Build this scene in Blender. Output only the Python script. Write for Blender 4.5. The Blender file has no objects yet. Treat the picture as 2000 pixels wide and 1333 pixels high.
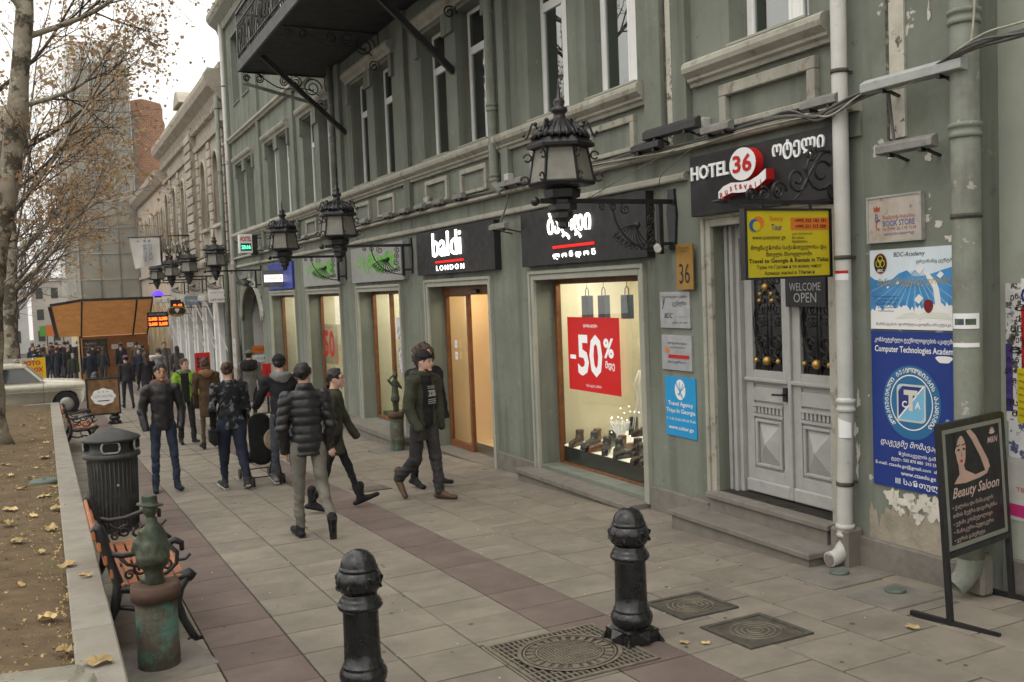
import bpy, bmesh, math, random
import numpy as np
from mathutils import Vector, Matrix
sc = bpy.context.scene
COL = sc.collection
R = math.radians
PI = math.pi
rnd = random.Random(11)

# ------------------------------------------------------------------ camera
cam_data = bpy.data.cameras.new('camera')
cam = bpy.data.objects.new('camera', cam_data)
COL.objects.link(cam)
YAW, PITCH, ROLL = 0.456348, -0.055731, -0.0393456
fw = Vector((math.sin(YAW)*math.cos(PITCH), math.cos(YAW)*math.cos(PITCH), math.sin(PITCH)))
r0 = Vector((math.cos(YAW), -math.sin(YAW), 0))
u0 = r0.cross(fw)
rx = math.cos(ROLL)*r0 + math.sin(ROLL)*u0
ux = -math.sin(ROLL)*r0 + math.cos(ROLL)*u0
M = Matrix((rx, ux, -fw)).transposed().to_4x4()
M.translation = (0, 0, 2.0)
cam.matrix_world = M
cam_data.lens = 33.48
cam_data.sensor_width = 36
cam_data.clip_start = 0.05
cam_data.clip_end = 2000
sc.camera = cam

# ------------------------------------------------------------------ sky, sun, exposure
SUN_EL, SUN_AZ = R(52), R(-118)          # azimuth measured from +Y towards +X
world = bpy.data.worlds.new('World')
sc.world = world
world.use_nodes = True
wn = world.node_tree
wn.nodes.clear()
w_out = wn.nodes.new('ShaderNodeOutputWorld')
w_bg = wn.nodes.new('ShaderNodeBackground')
w_sky = wn.nodes.new('ShaderNodeTexSky')
w_sky.sky_type = 'NISHITA'
w_sky.sun_disc = False
w_sky.sun_elevation = SUN_EL
w_sky.sun_rotation = SUN_AZ
w_sky.air_density = 1.0
w_sky.dust_density = 6.0
w_sky.ozone_density = 1.0
w_hs = wn.nodes.new('ShaderNodeHueSaturation')
w_hs.inputs['Saturation'].default_value = 0.12
w_mix = wn.nodes.new('ShaderNodeMix')
w_mix.data_type = 'RGBA'
w_mix.inputs[0].default_value = 0.78
CLOUD = (12.7, 12.35, 11.6)               # cloud layer in front of the clear sky
w_tc = wn.nodes.new('ShaderNodeTexCoord'); w_sx = wn.nodes.new('ShaderNodeSeparateXYZ')   # overcast sky: zenith about twice the horizon
w_mr = wn.nodes.new('ShaderNodeMapRange')
w_mr.inputs[3].default_value = 0.86; w_mr.inputs[4].default_value = 1.75
w_sc = wn.nodes.new('ShaderNodeVectorMath'); w_sc.operation = 'SCALE'; w_sc.inputs[0].default_value = CLOUD
wn.links.new(w_tc.outputs['Generated'], w_sx.inputs[0]); wn.links.new(w_sx.outputs['Z'], w_mr.inputs[0])
wn.links.new(w_mr.outputs[0], w_sc.inputs['Scale']); wn.links.new(w_sc.outputs[0], w_mix.inputs[7])
wn.links.new(w_sky.outputs[0], w_hs.inputs['Color'])
wn.links.new(w_hs.outputs[0], w_mix.inputs[6])
wn.links.new(w_mix.outputs[2], w_bg.inputs[0])
w_bg.inputs[1].default_value = 0.12
wn.links.new(w_bg.outputs[0], w_out.inputs[0])
sun_data = bpy.data.lights.new('sun', 'SUN')
sun_data.energy = 0.7
sun_data.angle = R(25)
sun_data.color = (1.0, 0.96, 0.9)
sun = bpy.data.objects.new('sun', sun_data)
COL.objects.link(sun)
sd = Vector((math.cos(SUN_EL)*math.sin(SUN_AZ), math.cos(SUN_EL)*math.cos(SUN_AZ), math.sin(SUN_EL)))
sun.rotation_euler = (-sd).to_track_quat('-Z', 'Y').to_euler()
sun.location = (-8, -6, 14)
sc.view_settings.view_transform = 'Standard'
sc.view_settings.look = 'None'
sc.view_settings.gamma = 1
sc.view_settings.exposure = 0.0
sc.cycles.use_denoising = True
sc.cycles.max_bounces = 5
sc.cycles.use_adaptive_sampling = True
sc.cycles.adaptive_threshold = 0.03
sc.cycles.transparent_max_bounces = 12
sc.cycles.sample_clamp_indirect = 6

# ------------------------------------------------------------------ helpers
XF = 5.5                                   # street face of the green building
def gz(y):                                 # the pavement falls away from the camera
    return -0.03952*y if y < 20 else -0.7904-0.028*(y-20)

class MB:
    """collects geometry for one mesh object"""
    def __init__(s):
        s.v, s.f, s.m, s.s = [], [], [], []
    def add(s, vs, fs, m=0, sm=False):
        b = len(s.v)
        s.v.extend([tuple(p) for p in vs])
        for f in fs:
            s.f.append([b+i for i in f]); s.m.append(m); s.s.append(sm)
        return s
    def box(s, x0, x1, y0, y1, z0, z1, m=0):
        return s.add([(x0,y0,z0),(x1,y0,z0),(x1,y1,z0),(x0,y1,z0),(x0,y0,z1),(x1,y0,z1),(x1,y1,z1),(x0,y1,z1)],
                     [(0,3,2,1),(4,5,6,7),(0,1,5,4),(1,2,6,5),(2,3,7,6),(3,0,4,7)], m)
    def bar(s, p, q, w, h, m=0, up=(0,0,1)):
        p, q = Vector(p), Vector(q)
        d = (q-p).normalized(); u = Vector(up)
        if abs(d.dot(u)) > .98: u = Vector((0,1,0))
        a = d.cross(u).normalized()*w/2; b = a.cross(d).normalized()*h/2
        vs = [p-a-b,p+a-b,p+a+b,p-a+b,q-a-b,q+a-b,q+a+b,q-a+b]
        return s.add(vs, [(0,3,2,1),(4,5,6,7),(0,1,5,4),(1,2,6,5),(2,3,7,6),(3,0,4,7)], m)
    def tube(s, pts, r, n=8, m=0, cap=True, sm=True):
        pts = [Vector(p) for p in pts]
        if not hasattr(r, '__len__'): r = [r]*len(pts)
        b = len(s.v); prev = None
        for i, p in enumerate(pts):
            t = (pts[min(i+1,len(pts)-1)]-pts[max(i-1,0)])
            t = t.normalized() if t.length > 1e-9 else Vector((0,0,1))
            if prev is None:
                prev = t.orthogonal().normalized()
            a = prev - t*prev.dot(t)
            a = a.normalized() if a.length > 1e-6 else t.orthogonal().normalized()
            prev = a; c = t.cross(a)
            for k in range(n):
                g = 2*PI*k/n
                s.v.append(tuple(p + (a*math.cos(g)+c*math.sin(g))*r[i]))
        for i in range(len(pts)-1):
            for k in range(n):
                s.f.append([b+i*n+k, b+i*n+(k+1)%n, b+(i+1)*n+(k+1)%n, b+(i+1)*n+k]); s.m.append(m); s.s.append(sm)
        if cap:
            s.f.append([b+k for k in range(n)][::-1]); s.m.append(m); s.s.append(False)
            e = b+(len(pts)-1)*n
            s.f.append([e+k for k in range(n)]); s.m.append(m); s.s.append(False)
        return s
    def lathe(s, prof, n=24, c=(0,0,0), m=0, sm=True, ph=0.0, sx=1, sy=1):
        b = len(s.v)
        for r, z in prof:
            for k in range(n):
                g = 2*PI*k/n+ph
                s.v.append((c[0]+r*math.cos(g)*sx, c[1]+r*math.sin(g)*sy, c[2]+z))
        for i in range(len(prof)-1):
            for k in range(n):
                s.f.append([b+i*n+k, b+i*n+(k+1)%n, b+(i+1)*n+(k+1)%n, b+(i+1)*n+k]); s.m.append(m); s.s.append(sm)
        s.f.append([b+k for k in range(n)][::-1]); s.m.append(m); s.s.append(False)
        e = b+(len(prof)-1)*n
        s.f.append([e+k for k in range(n)]); s.m.append(m); s.s.append(False)
        return s
    def prism(s, poly, ax, a, b, m=0, sm=False):
        def P(u, v, w):
            return {'x': (w,u,v), 'y': (u,w,v), 'z': (u,v,w)}[ax]
        n = len(poly)
        vs = [P(u,v,a) for u,v in poly]+[P(u,v,b) for u,v in poly]
        fs = [list(range(n))[::-1], list(range(n,2*n))]+[[i,(i+1)%n,n+(i+1)%n,n+i] for i in range(n)]
        bb = len(s.v); s.v.extend(vs)
        for k, f in enumerate(fs):
            s.f.append([bb+i for i in f]); s.m.append(m); s.s.append(sm and k > 1)
        return s
    def ball(s, c, r, n=10, m=0, sz=1):
        k = n//2
        return s.lathe([(max(r*math.sin(PI*i/k), r*.02), -r*sz*math.cos(PI*i/k)) for i in range(k+1)], n, c, m)
    def scroll(s, cx, cz, r, y, tr, a0=0, turns=1.6, d=1, n=22, m=0, tn=5):
        """a flat iron spiral in the XZ plane"""
        pts = []
        for i in range(n+1):
            t = i/n; g = a0+d*turns*2*PI*t; rr = r*(1-.82*t)
            pts.append((cx+rr*math.cos(g), y, cz+rr*math.sin(g)))
        return s.tube(pts, tr, tn, m)
    def mesh(s, name, bev=0, seg=1, fix=True):
        me = bpy.data.meshes.new(name)
        me.from_pydata(s.v, [], s.f)
        me.polygons.foreach_set('material_index', s.m)
        me.polygons.foreach_set('use_smooth', s.s)
        if fix or bev:
            bm = bmesh.new(); bm.from_mesh(me)
            if fix: bmesh.ops.recalc_face_normals(bm, faces=bm.faces)
            if bev:
                es = [e for e in bm.edges if len(e.link_faces) == 2 and e.calc_face_angle(0) > .5]
                bmesh.ops.bevel(bm, geom=es, offset=bev, segments=seg, affect='EDGES', clamp_overlap=True)
            bm.to_mesh(me); bm.free()
        me.update()
        return me
    def build(s, name, mats, parent=None, world=True, bev=0, seg=1, fix=True):
        if not s.v: s.v = [(0,0,0)]
        a = np.array(s.v); c = (a.min(0)+a.max(0))/2; c[2] = a[:,2].min()
        s.v = [tuple(p) for p in (a-c)]
        me = s.mesh(name, bev, seg, fix)
        return link(name, me, mats, parent, Vector(c), world)

def link(name, me, mats, parent=None, loc=(0,0,0), world=True, rotz=0):
    if not isinstance(mats, (list, tuple)): mats = [mats]
    if not me.materials:
        for mm in mats: me.materials.append(mm)
    o = bpy.data.objects.new(name, me)
    COL.objects.link(o)
    o.location = loc
    if rotz: o.rotation_euler = (0,0,rotz)
    if parent:
        o.parent = parent
        if world: o.location = Vector(loc)-parent.location
    return o

def tag(o, label=None, cat=None, group=None, kind=None):
    if label: o['label'] = label
    if cat: o['category'] = cat
    if group: o['group'] = group
    if kind: o['kind'] = kind
    return o

def thing(name, label, cat, loc=(0,0,0), rotz=0, group=None):
    o = bpy.data.objects.new(name, None)
    o.empty_display_size = .1
    COL.objects.link(o); o.location = loc; o.rotation_euler = (0,0,rotz)
    return tag(o, label, cat, group)

def copy_tree(o, parent=None, label=None):
    c = o.copy(); COL.objects.link(c)
    c.parent = parent
    for ch in list(o.children): copy_tree(ch, c)
    if label: c['label'] = label
    return c

_tx = {}
def text(body, cx, cz, w, h, mat, parent, y=-.004, ext=.001, bold=0, shear=0, rot=0, name='lettering', lift=0):
    """letters in the parent's local XZ plane, facing local -Y, fitted to w x h about (cx, cz)"""
    key = (body, bold, shear)
    if key not in _tx:
        cu = bpy.data.curves.new('t', 'FONT'); cu.body = body
        cu.resolution_u = 2; cu.offset = bold; cu.shear = shear; cu.align_x = 'CENTER'
        ob = bpy.data.objects.new('t', cu); COL.objects.link(ob)
        bpy.context.view_layer.update()
        me = bpy.data.meshes.new_from_object(ob.evaluated_get(bpy.context.evaluated_depsgraph_get()))
        vs = np.array([v.co[:] for v in me.vertices]); fs = [list(p.vertices) for p in me.polygons]
        bpy.data.objects.remove(ob); bpy.data.curves.remove(cu); bpy.data.meshes.remove(me)
        _tx[key] = (vs, fs)
    vs, fs = _tx[key]
    mn, mx = vs.min(0), vs.max(0)
    sx = w/max(mx[0]-mn[0], 1e-6); sz = (h/max(mx[1]-mn[1], 1e-6)) if h else sx
    if not w: sx = sz
    p = (vs[:, :2]-(mn[:2]+mx[:2])/2)*[sx, sz]
    c, sn = math.cos(rot), math.sin(rot)
    p = p@np.array([[c, sn],[-sn, c]])
    n = len(p)
    V = [(a, 0, b) for a, b in p]
    F = [f for f in fs]
    if ext > .0015:                          # solid letters: back layer and sides along the outline
        V += [(a, ext, b) for a, b in p]
        cnt = {}
        for f in fs:
            for i in range(len(f)):
                e = (f[i], f[(i+1) % len(f)]); cnt[e] = 1
        for a, b in list(cnt):
            if (b, a) not in cnt: F.append([b, a, n+a, n+b])
    me = bpy.data.meshes.new(name); me.from_pydata(V, [], F); me.update()
    return link(name, me, mat, parent, (cx, y, cz), world=False)

# ------------------------------------------------------------------ materials
def mat(name, col, rough=.75, metal=0, var=.12, vs=4, bump=0, bs=40, spec=.35, ov=0, stain=None, emit=None, es=1, coat=0, streak=None):
    m = bpy.data.materials.new(name); m.use_nodes = True
    nt = m.node_tree; N = nt.nodes; L = nt.links
    b = N['Principled BSDF']
    b.inputs['Roughness'].default_value = rough
    b.inputs['Metallic'].default_value = metal
    b.inputs['Specular IOR Level'].default_value = spec
    if coat: b.inputs['Coat Weight'].default_value = coat; b.inputs['Coat Roughness'].default_value = .15
    col = (*col, 1)
    b.inputs['Base Color'].default_value = col
    if emit:
        b.inputs['Emission Color'].default_value = (*emit, 1); b.inputs['Emission Strength'].default_value = es
    if not (var or bump or ov or stain): return m
    tc = N.new('ShaderNodeTexCoord'); oi = N.new('ShaderNodeObjectInfo')
    ad = N.new('ShaderNodeVectorMath'); ad.operation = 'MULTIPLY_ADD'
    cb = N.new('ShaderNodeCombineXYZ')
    for i in range(3): L.new(oi.outputs['Random'], cb.inputs[i])
    L.new(cb.outputs[0], ad.inputs[0]); ad.inputs[1].default_value = (37, 61, 23); L.new(tc.outputs['Object'], ad.inputs[2])
    V = ad.outputs[0]
    out = None
    def noise(scale, detail=4, rgh=.6, vec=V):
        n = N.new('ShaderNodeTexNoise'); n.inputs['Scale'].default_value = scale
        n.inputs['Detail'].default_value = min(detail, 4); n.inputs['Roughness'].default_value = rgh
        L.new(vec, n.inputs['Vector']); return n.outputs['Fac']
    def mixc(f, a, c2, mode='MIX'):
        x = N.new('ShaderNodeMix'); x.data_type = 'RGBA'; x.blend_type = mode
        if hasattr(f, 'links'): L.new(f, x.inputs[0])
        else: x.inputs[0].default_value = f
        for v, i in ((a, 6), (c2, 7)):
            if hasattr(v, 'links'): L.new(v, x.inputs[i])
            else: x.inputs[i].default_value = v
        return x.outputs[2]
    def ramp(f, lo, hi, a=0, c2=1):
        x = N.new('ShaderNodeMapRange'); L.new(f, x.inputs[0])
        x.inputs[1].default_value = lo; x.inputs[2].default_value = hi
        x.inputs[3].default_value = a; x.inputs[4].default_value = c2; return x.outputs[0]
    cur = None
    if var:
        f = noise(vs, 6, .65)
        hs = N.new('ShaderNodeHueSaturation'); hs.inputs['Color'].default_value = col
        L.new(ramp(f, .25, .75, 1-var*1.6, 1+var*1.6), hs.inputs['Value']); cur = hs.outputs[0]
    if ov:
        hs = N.new('ShaderNodeHueSaturation')
        if cur: L.new(cur, hs.inputs['Color'])
        else: hs.inputs['Color'].default_value = col
        L.new(ramp(oi.outputs['Random'], 0, 1, 1-ov, 1+ov), hs.inputs['Value']); cur = hs.outputs[0]
    if stain:
        for (sc_, scale, lo, hi, amt) in (stain if isinstance(stain, list) else [stain]):
            f = noise(scale, 7, .7)
            cur = mixc(ramp(f, lo, hi, 0, amt), cur or col, (*sc_, 1))
    if streak:
        c2, scale, lo, hi, amt = streak
        mp = N.new('ShaderNodeMapping'); mp.inputs['Scale'].default_value = (1, 1, .07); L.new(V, mp.inputs[0])
        f = noise(scale, 5, .6, mp.outputs[0])
        cur = mixc(ramp(f, lo, hi, 0, amt), cur or col, (*c2, 1))
    if cur: L.new(cur, b.inputs['Base Color'])
    if var and not metal:
        L.new(ramp(noise(vs*2.3, 3), .3, .7, max(0, rough-.1), min(1, rough+.1)), b.inputs['Roughness'])
    if bump:
        bp = N.new('ShaderNodeBump'); bp.inputs['Strength'].default_value = bump; bp.inputs['Distance'].default_value = .01
        L.new(noise(bs, 5, .6), bp.inputs['Height']); L.new(bp.outputs[0], b.inputs['Normal'])
    return m

def glass(name, tint=(.95,.97,.95), f0=.05, rough=0.0):
    """thin sheet glass: Schlick reflection over clear transmission"""
    m = bpy.data.materials.new(name); m.use_nodes = True
    nt = m.node_tree; N = nt.nodes; L = nt.links; N.remove(N['Principled BSDF'])
    lw = N.new('ShaderNodeLayerWeight'); lw.inputs[0].default_value = .5
    pw = N.new('ShaderNodeMath'); pw.operation = 'POWER'; pw.inputs[1].default_value = 5
    ma = N.new('ShaderNodeMath'); ma.operation = 'MULTIPLY_ADD'; ma.inputs[1].default_value = 1-f0; ma.inputs[2].default_value = f0
    tr = N.new('ShaderNodeBsdfTransparent'); tr.inputs[0].default_value = (*tint, 1)
    gl = N.new('ShaderNodeBsdfGlossy'); gl.inputs['Roughness'].default_value = rough
    mx = N.new('ShaderNodeMixShader')
    L.new(lw.outputs['Facing'], pw.inputs[0]); L.new(pw.outputs[0], ma.inputs[0]); L.new(ma.outputs[0], mx.inputs[0])
    L.new(tr.outputs[0], mx.inputs[1]); L.new(gl.outputs[0], mx.inputs[2])
    L.new(mx.outputs[0], N['Material Output'].inputs[0])
    return m

def emis(name, col, s):
    return mat(name, (0,0,0), .6, var=0, emit=col, es=s)

WALL = mat('green_plaster', (.180,.197,.164), .9, var=.10, vs=.9, bump=.22, bs=14, spec=.2,
           stain=[((.12,.125,.095), 1.6, .48, .75, .55), ((.30,.28,.225), 6.0, .64, .70, .5), ((.075,.07,.055), 9, .63, .72, .6)], streak=((.075,.073,.055), 3.2, .48, .74, .7))
WALL2 = mat('worn_green_plaster', (.180,.197,.164), .92, var=.12, vs=1.2, bump=.35, bs=18, spec=.2,
           stain=[((.12,.125,.09), 2.6, .5, .75, .6), ((.52,.49,.43), 4.5, .63, .645, .9)], streak=((.10,.10,.075), 5, .5, .85, .6))
TRIM = mat('pale_trim', (.33,.32,.268), .85, var=.12, vs=2, bump=.25, bs=25, spec=.2,
           stain=[((.16,.14,.11), 7, .55, .68, .75)], streak=((.2,.18,.14), 6, .55, .8, .6))
TRIMG = mat('grey_green_trim', (.31,.315,.265), .8, var=.08, vs=3, bump=.1, bs=30, stain=((.22,.22,.18), 5, .58, .75, .5))
STONE = mat('grey_stone', (.175,.16,.14), .9, var=.16, vs=6, bump=.35, bs=60, spec=.2, stain=((.09,.08,.07), 3, .55, .75, .5))
SLAB = mat('granite_slab', (.205,.181,.146), .82, var=.12, vs=2.6, bump=.2, bs=120, spec=.3, ov=.075,
           stain=[((.125,.11,.09), 1.6, .46, .70, .65), ((.32,.30,.26), 22, .64, .74, .5), ((.09,.075,.06), 30, .66, .72, .6)])
SLABP = mat('purple_porphyry_slab', (.140,.106,.092), .8, var=.13, vs=2.4, bump=.15, bs=120, spec=.3, ov=.10,
           stain=[((.105,.075,.065), 1.7, .5, .75, .5), ((.26,.20,.18), 24, .65, .75, .5)])
JOINT = mat('dark_joint', (.045,.034,.024), .95, var=.2, vs=12)
WHITE = mat('white_frame', (.74,.74,.72), .45, var=.04)
WOOD = mat('brown_wood', (.17,.065,.022), .5, var=.25, vs=9, spec=.4)
BLK = mat('black_iron', (.012,.012,.013), .42, var=.25, vs=10, bump=.15, bs=60, spec=.5)
BLKS = mat('black_sign_panel', (.012,.012,.013), .5, var=.1, spec=.4)
DARK = mat('dark_void', (.01,.01,.011), .9, var=0)
GLASS = glass('shop_glass', f0=.09)
WGLASS = glass('window_glass', (.5,.58,.56), .30)
GREYM = mat('grey_painted_metal', (.33,.345,.33), .55, var=.12, vs=6, stain=((.15,.13,.11), 9, .6, .75, .6))
LIGHTW = emis('lit_white_letters', (1,.99,.93), 5.0)
REDL = emis('lit_red_bar', (.9,.012,.01), 1.4)
# ------------------------------------------------------------------ ground, planter bed, pavement
DIRT = mat('planter_soil', (.135,.098,.06), .95, var=.22, vs=5, bump=.8, bs=45, spec=.1,
           stain=[((.075,.06,.035), 2.2, .5, .7, .6), ((.21,.16,.09), 14, .58, .7, .6), ((.10,.11,.035), 1.3, .55, .72, .55)])
ASPH = mat('asphalt', (.05,.05,.05), .9, var=.15, vs=3, bump=.3, bs=80, spec=.3)
GRAN = mat('granite_kerb', (.27,.25,.212), .85, var=.12, vs=5, bump=.2, bs=130, spec=.25, stain=((.15,.14,.11), 2.5, .5, .75, .6), streak=((.16,.145,.12), 4, .5, .8, .5))
def sheet(name, x0, x1, ys, dz, m, parent=None, nx=1):
    mb = MB(); xs = [x0+(x1-x0)*i/nx for i in range(nx+1)]
    vs = [(x, y, gz(y)+dz) for y in ys for x in xs]; w = nx+1
    mb.add(vs, [(j*w+i, j*w+i+1, (j+1)*w+i+1, (j+1)*w+i) for j in range(len(ys)-1) for i in range(nx)])
    return mb.build(name, m, parent)
tag(sheet('ground', -160, 160, [-60,0,10,20,40,80,160,320,700], -.10, ASPH), kind='structure')
tag(sheet('road', -14, -3.2, [-20,0,20,60,200,500], -.085, ASPH), kind='structure')
pav = tag(sheet('pavement', .26, 6.6, [-3,0,5,10,15,20,30,45,62,110], -.016, JOINT), kind='structure')
tag(sheet('pavement_strip', -3.2, .26, [28.6,40,60,110], -.012, SLAB), kind='structure')
tag(sheet('pavement_strip', -3.2, .26, [-6,0,4.0], -.03, SLAB), kind='structure')
cols = [(.262,.836,0),(.836,1.33,1),(1.33,1.815,0),(1.815,2.30,0),(2.30,2.80,0),(2.80,3.27,1),(3.27,3.78,0),(3.78,4.30,0),(4.30,4.79,0),(4.79,5.28,0),(5.28,5.72,0)]
PY_, Y0 = .459, 6.307-8*.459
slab_me = {}
def slab_mesh(w, l):
    key = (round(w, 3), round(l, 3))
    if key not in slab_me:
        mb = MB(); mb.box(-w/2+.0052, w/2-.0052, -l/2+.0052, l/2-.0052, -.05, 0)
        me = mb.mesh('slab', bev=.003); slab_me[key] = [me, None]
    return slab_me[key]
def near_slab(x0, x1, y0, y1, purple):
    k = slab_mesh(x1-x0, y1-y0)
    me = k[0] if not purple else (k[1] or k[0].copy())
    if purple: k[1] = me
    yc = (y0+y1)/2
    o = link('slab', me, SLABP if purple else SLAB, pav, ((x0+x1)/2, yc, gz(yc)+rnd.uniform(-.0018, .0018)))
    o.rotation_euler = (math.atan(-.03952)+rnd.uniform(-.002,.002), rnd.uniform(-.0025,.0025), 0)
far = {0: MB(), 1: MB()}
n_near = 0
for r in range(128):
    for c, (x0, x1, pu) in enumerate(cols):
        off = PY_*.5 if c in (7, 9) else 0
        y0 = Y0+r*PY_+off; y1 = y0+PY_
        if r < 27:
            near_slab(x0, x1, y0, y1, pu); n_near += 1
        else:
            j = rnd.uniform(-.003, .003)
            vs = [(x0+.005,y0+.005,gz(y0)+j),(x1-.005,y0+.005,gz(y0)+j),(x1-.005,y1-.005,gz(y1)+j),(x0+.005,y1-.005,gz(y1)+j)]
            far[pu].add(vs, [(0,1,2,3)])
# joints are the gaps; the rest of the run of slabs further away
for k, m_ in ((0, SLAB), (1, SLABP)):
    tag(far[k].build('slab_field', m_, pav), kind='stuff')

# planter: soil sheet with relief, granite wall in lengths
from mathutils import noise as mn
mb = MB(); nx_, ny_ = 26, 110
vs = []
for j in range(ny_+1):
    y = 4.3+24.2*j/ny_
    for i in range(nx_+1):
        x = .06-3.2*i/nx_
        h = .05*mn.noise((x*1.1, y*1.1, 0))+.02*mn.noise((x*5, y*5, 3))+.10*min(1, -x/1.5 if x < 0 else 0)
        vs.append((x, y, gz(y)+.355+h-(.02 if i == 0 else 0)))
w = nx_+1
mb.add(vs, [(j*w+i, (j+1)*w+i, (j+1)*w+i+1, j*w+i+1) for j in range(ny_) for i in range(nx_)], sm=True)
bed = tag(mb.build('planter_soil', DIRT), kind='structure')
def soil_z(x, y): return gz(y)+.355+.05*mn.noise((x*1.1, y*1.1, 0))+.02*mn.noise((x*5, y*5, 3))+.10*min(1, -x/1.5 if x < 0 else 0)
wl = thing('planter_wall', 'low granite wall edging the soil bed beside the benches', 'wall', (.15, 4.3, gz(4.3)))
y = 4.25
while y < 28.6:
    y1 = min(y+1.6, 28.6)
    mb = MB()
    x0, x1 = .042, .262
    b = [(x0,y+.004,gz(y)-.1),(x1,y+.004,gz(y)-.1),(x1,y1-.004,gz(y1)-.1),(x0,y1-.004,gz(y1)-.1),(x0,y+.004,gz(y)+.4),(x1,y+.004,gz(y)+.4),(x1,y1-.004,gz(y1)+.4),(x0,y1-.004,gz(y1)+.4)]
    mb.add(b, [(0,3,2,1),(4,5,6,7),(0,1,5,4),(1,2,6,5),(2,3,7,6),(3,0,4,7)])
    mb.build('coping_stone', GRAN, wl, bev=.01)
    y = y1
mb = MB(); mb.box(-3.2, .262, 4.1, 4.25, gz(4.2)-.1, gz(4.2)+.4); mb.build('end_stone', GRAN, wl, bev=.01)
mb = MB(); mb.box(-3.2, .262, 28.6, 28.75, gz(28.6)-.1, gz(28.6)+.4); mb.build('end_stone', GRAN, wl, bev=.01)

# manhole covers -------------------------------------------------------
IRON = mat('worn_cast_iron', (.17,.145,.11), .65, metal=.2, var=.25, vs=14, bump=.3, bs=80, stain=((.16,.14,.11), 9, .5, .7, .6))
IROND = mat('dark_cast_iron', (.075,.068,.055), .75, metal=.1, var=.25, vs=14, bump=.4, bs=70, stain=((.12,.10,.07), 7, .52, .7, .6))
def lie(o, y):
    o.rotation_euler = (math.atan(-.03952), 0, o.rotation_euler[2])
t = thing('manhole_cover', 'square cast iron grating with round ribbed cover between the two bollards', 'manhole', (2.70, 4.885, gz(4.885)+.003)); lie(t, 0)
mb = MB(); S_ = .375
mb.box(-S_, S_, -S_, S_, -.01, .001, 1)
for a in (-1, 1):
    mb.box(a*S_-.012, a*S_+.012, -S_-.012, S_+.012, 0, .009); mb.box(-S_, S_, a*S_-.012, a*S_+.012, 0, .0085)
for i in range(1, 22):                       # fine grating bars outside the ring
    u = -S_+i*2*S_/22
    h = math.sqrt(max(0, .315**2-u*u))
    for s_ in (-1, 1):
        if S_-h > .02:
            mb.box(u-.006, u+.006, min(s_*h, s_*S_), max(s_*h, s_*S_), 0, .007)
            if i % 2 == 0: mb.box(min(s_*h, s_*S_), max(s_*h, s_*S_), u-.005, u+.005, 0, .0062)
mb.build('frame_grating', [IRON, DARK], t, world=False)
mb = MB()
for r_a, r_b in ((.29,.315),(.268,.28),(.195,.205)):
    n = 48; vs = []
    for k in range(n):
        g = 2*PI*k/n
        vs += [(r_a*math.cos(g), r_a*math.sin(g), .011), (r_b*math.cos(g), r_b*math.sin(g), .011)]
    mb.add(vs, [(2*k, 2*k+1, (2*k+3) % (2*n), (2*k+2) % (2*n)) for k in range(n)])
mb.build('cover_rings', IRON, t, world=False, fix=False)
mb = MB(); mb.lathe([(.29,.0),(.29,.004),(.01,.004)], 48); mb.build('cover_plate', IROND, t, world=False)
mb = MB()
for k in range(26):                          # raised blocks around the rim where letters stand
    g = 2*PI*k/26
    c_, s_ = math.cos(g), math.sin(g)
    mb.bar((c_*.212, s_*.212, .006), (c_*.262, s_*.262, .006), .026 if k % 3 else .04, .008)
mb.build('rim_letters', IRON, t, world=False)
mb = MB()
for i in range(-9, 10):
    u = i*.021; h = math.sqrt(.192**2-u*u) if abs(u) < .192 else 0
    if h: mb.box(u-.004, u+.004, -h, h, .004, .0085)
    if h and i % 2 == 0: mb.box(-h, h, u-.003, u+.003, .004, .0078)
mb.build('tread_ribs', IRON, t, world=False)
def small_cover(x, y, s, label):
    t = thing('inspection_cover', label, 'manhole', (x, y, gz(y)+.003)); lie(t, 0)
    mb = MB(); h = s/2
    for a in (-1, 1):
        mb.box(a*h-.018, a*h+.018, -h-.018, h+.018, -.004, .009); mb.box(-h, h, a*h-.018, a*h+.018, -.004, .0085)
    mb.build('frame', IROND, t, world=False)
    mb = MB(); mb.box(-h, h, -h, h, -.01, .002); mb.build('plate', IROND, t, world=False)
    mb = MB()
    for r_ in (.05, .085, .12, .155):
        mb.tube([(r_*math.cos(2*PI*k/30), r_*math.sin(2*PI*k/30), .003) for k in range(31)], .005, 5)
    mb.build('ring', IRON, t, world=False)
small_cover(3.83, 5.21, .42, 'square iron cover with concentric rings just behind the right bollard')
small_cover(3.84, 4.56, .45, 'square iron cover with concentric rings, nearest to the viewer of the two')
GRND = mat('green_painted_cap', (.10,.125,.105), .6, var=.2, vs=10)
for x, y, la in ((5.06, 5.10, 'stone hatch with green cap below the white downpipe outlet'), (5.02, 4.55, 'stone hatch with green cap in front of the blue board')):
    t = thing('stone_hatch', la, 'hatch', (x, y, gz(y)+.002)); lie(t, 0)
    mb = MB(); mb.box(-.24, .24, -.2, .2, -.02, .012); mb.build('hatch_slab', STONE, t, world=False, bev=.006)
    mb = MB(); mb.lathe([(.07,.0),(.07,.02),(.062,.024)], 20, (.08,.06,.008)); mb.build('cap', GRND, t, world=False)
t = thing('drain_grate', 'small grey metal drain grate set in the paving by the purple strip', 'drain', (3.56, 11.45, gz(11.45)+.003)); lie(t, 0)
mb = MB(); mb.box(-.22,.22,-.18,.18,-.01,.004); mb.build('frame', IROND, t, world=False)
mb = MB()
for i in range(12): mb.box(-.19+i*.034, -.175+i*.034, -.15, .15, .004, .009)
mb.build('bars', IRON, t, world=False)
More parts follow.
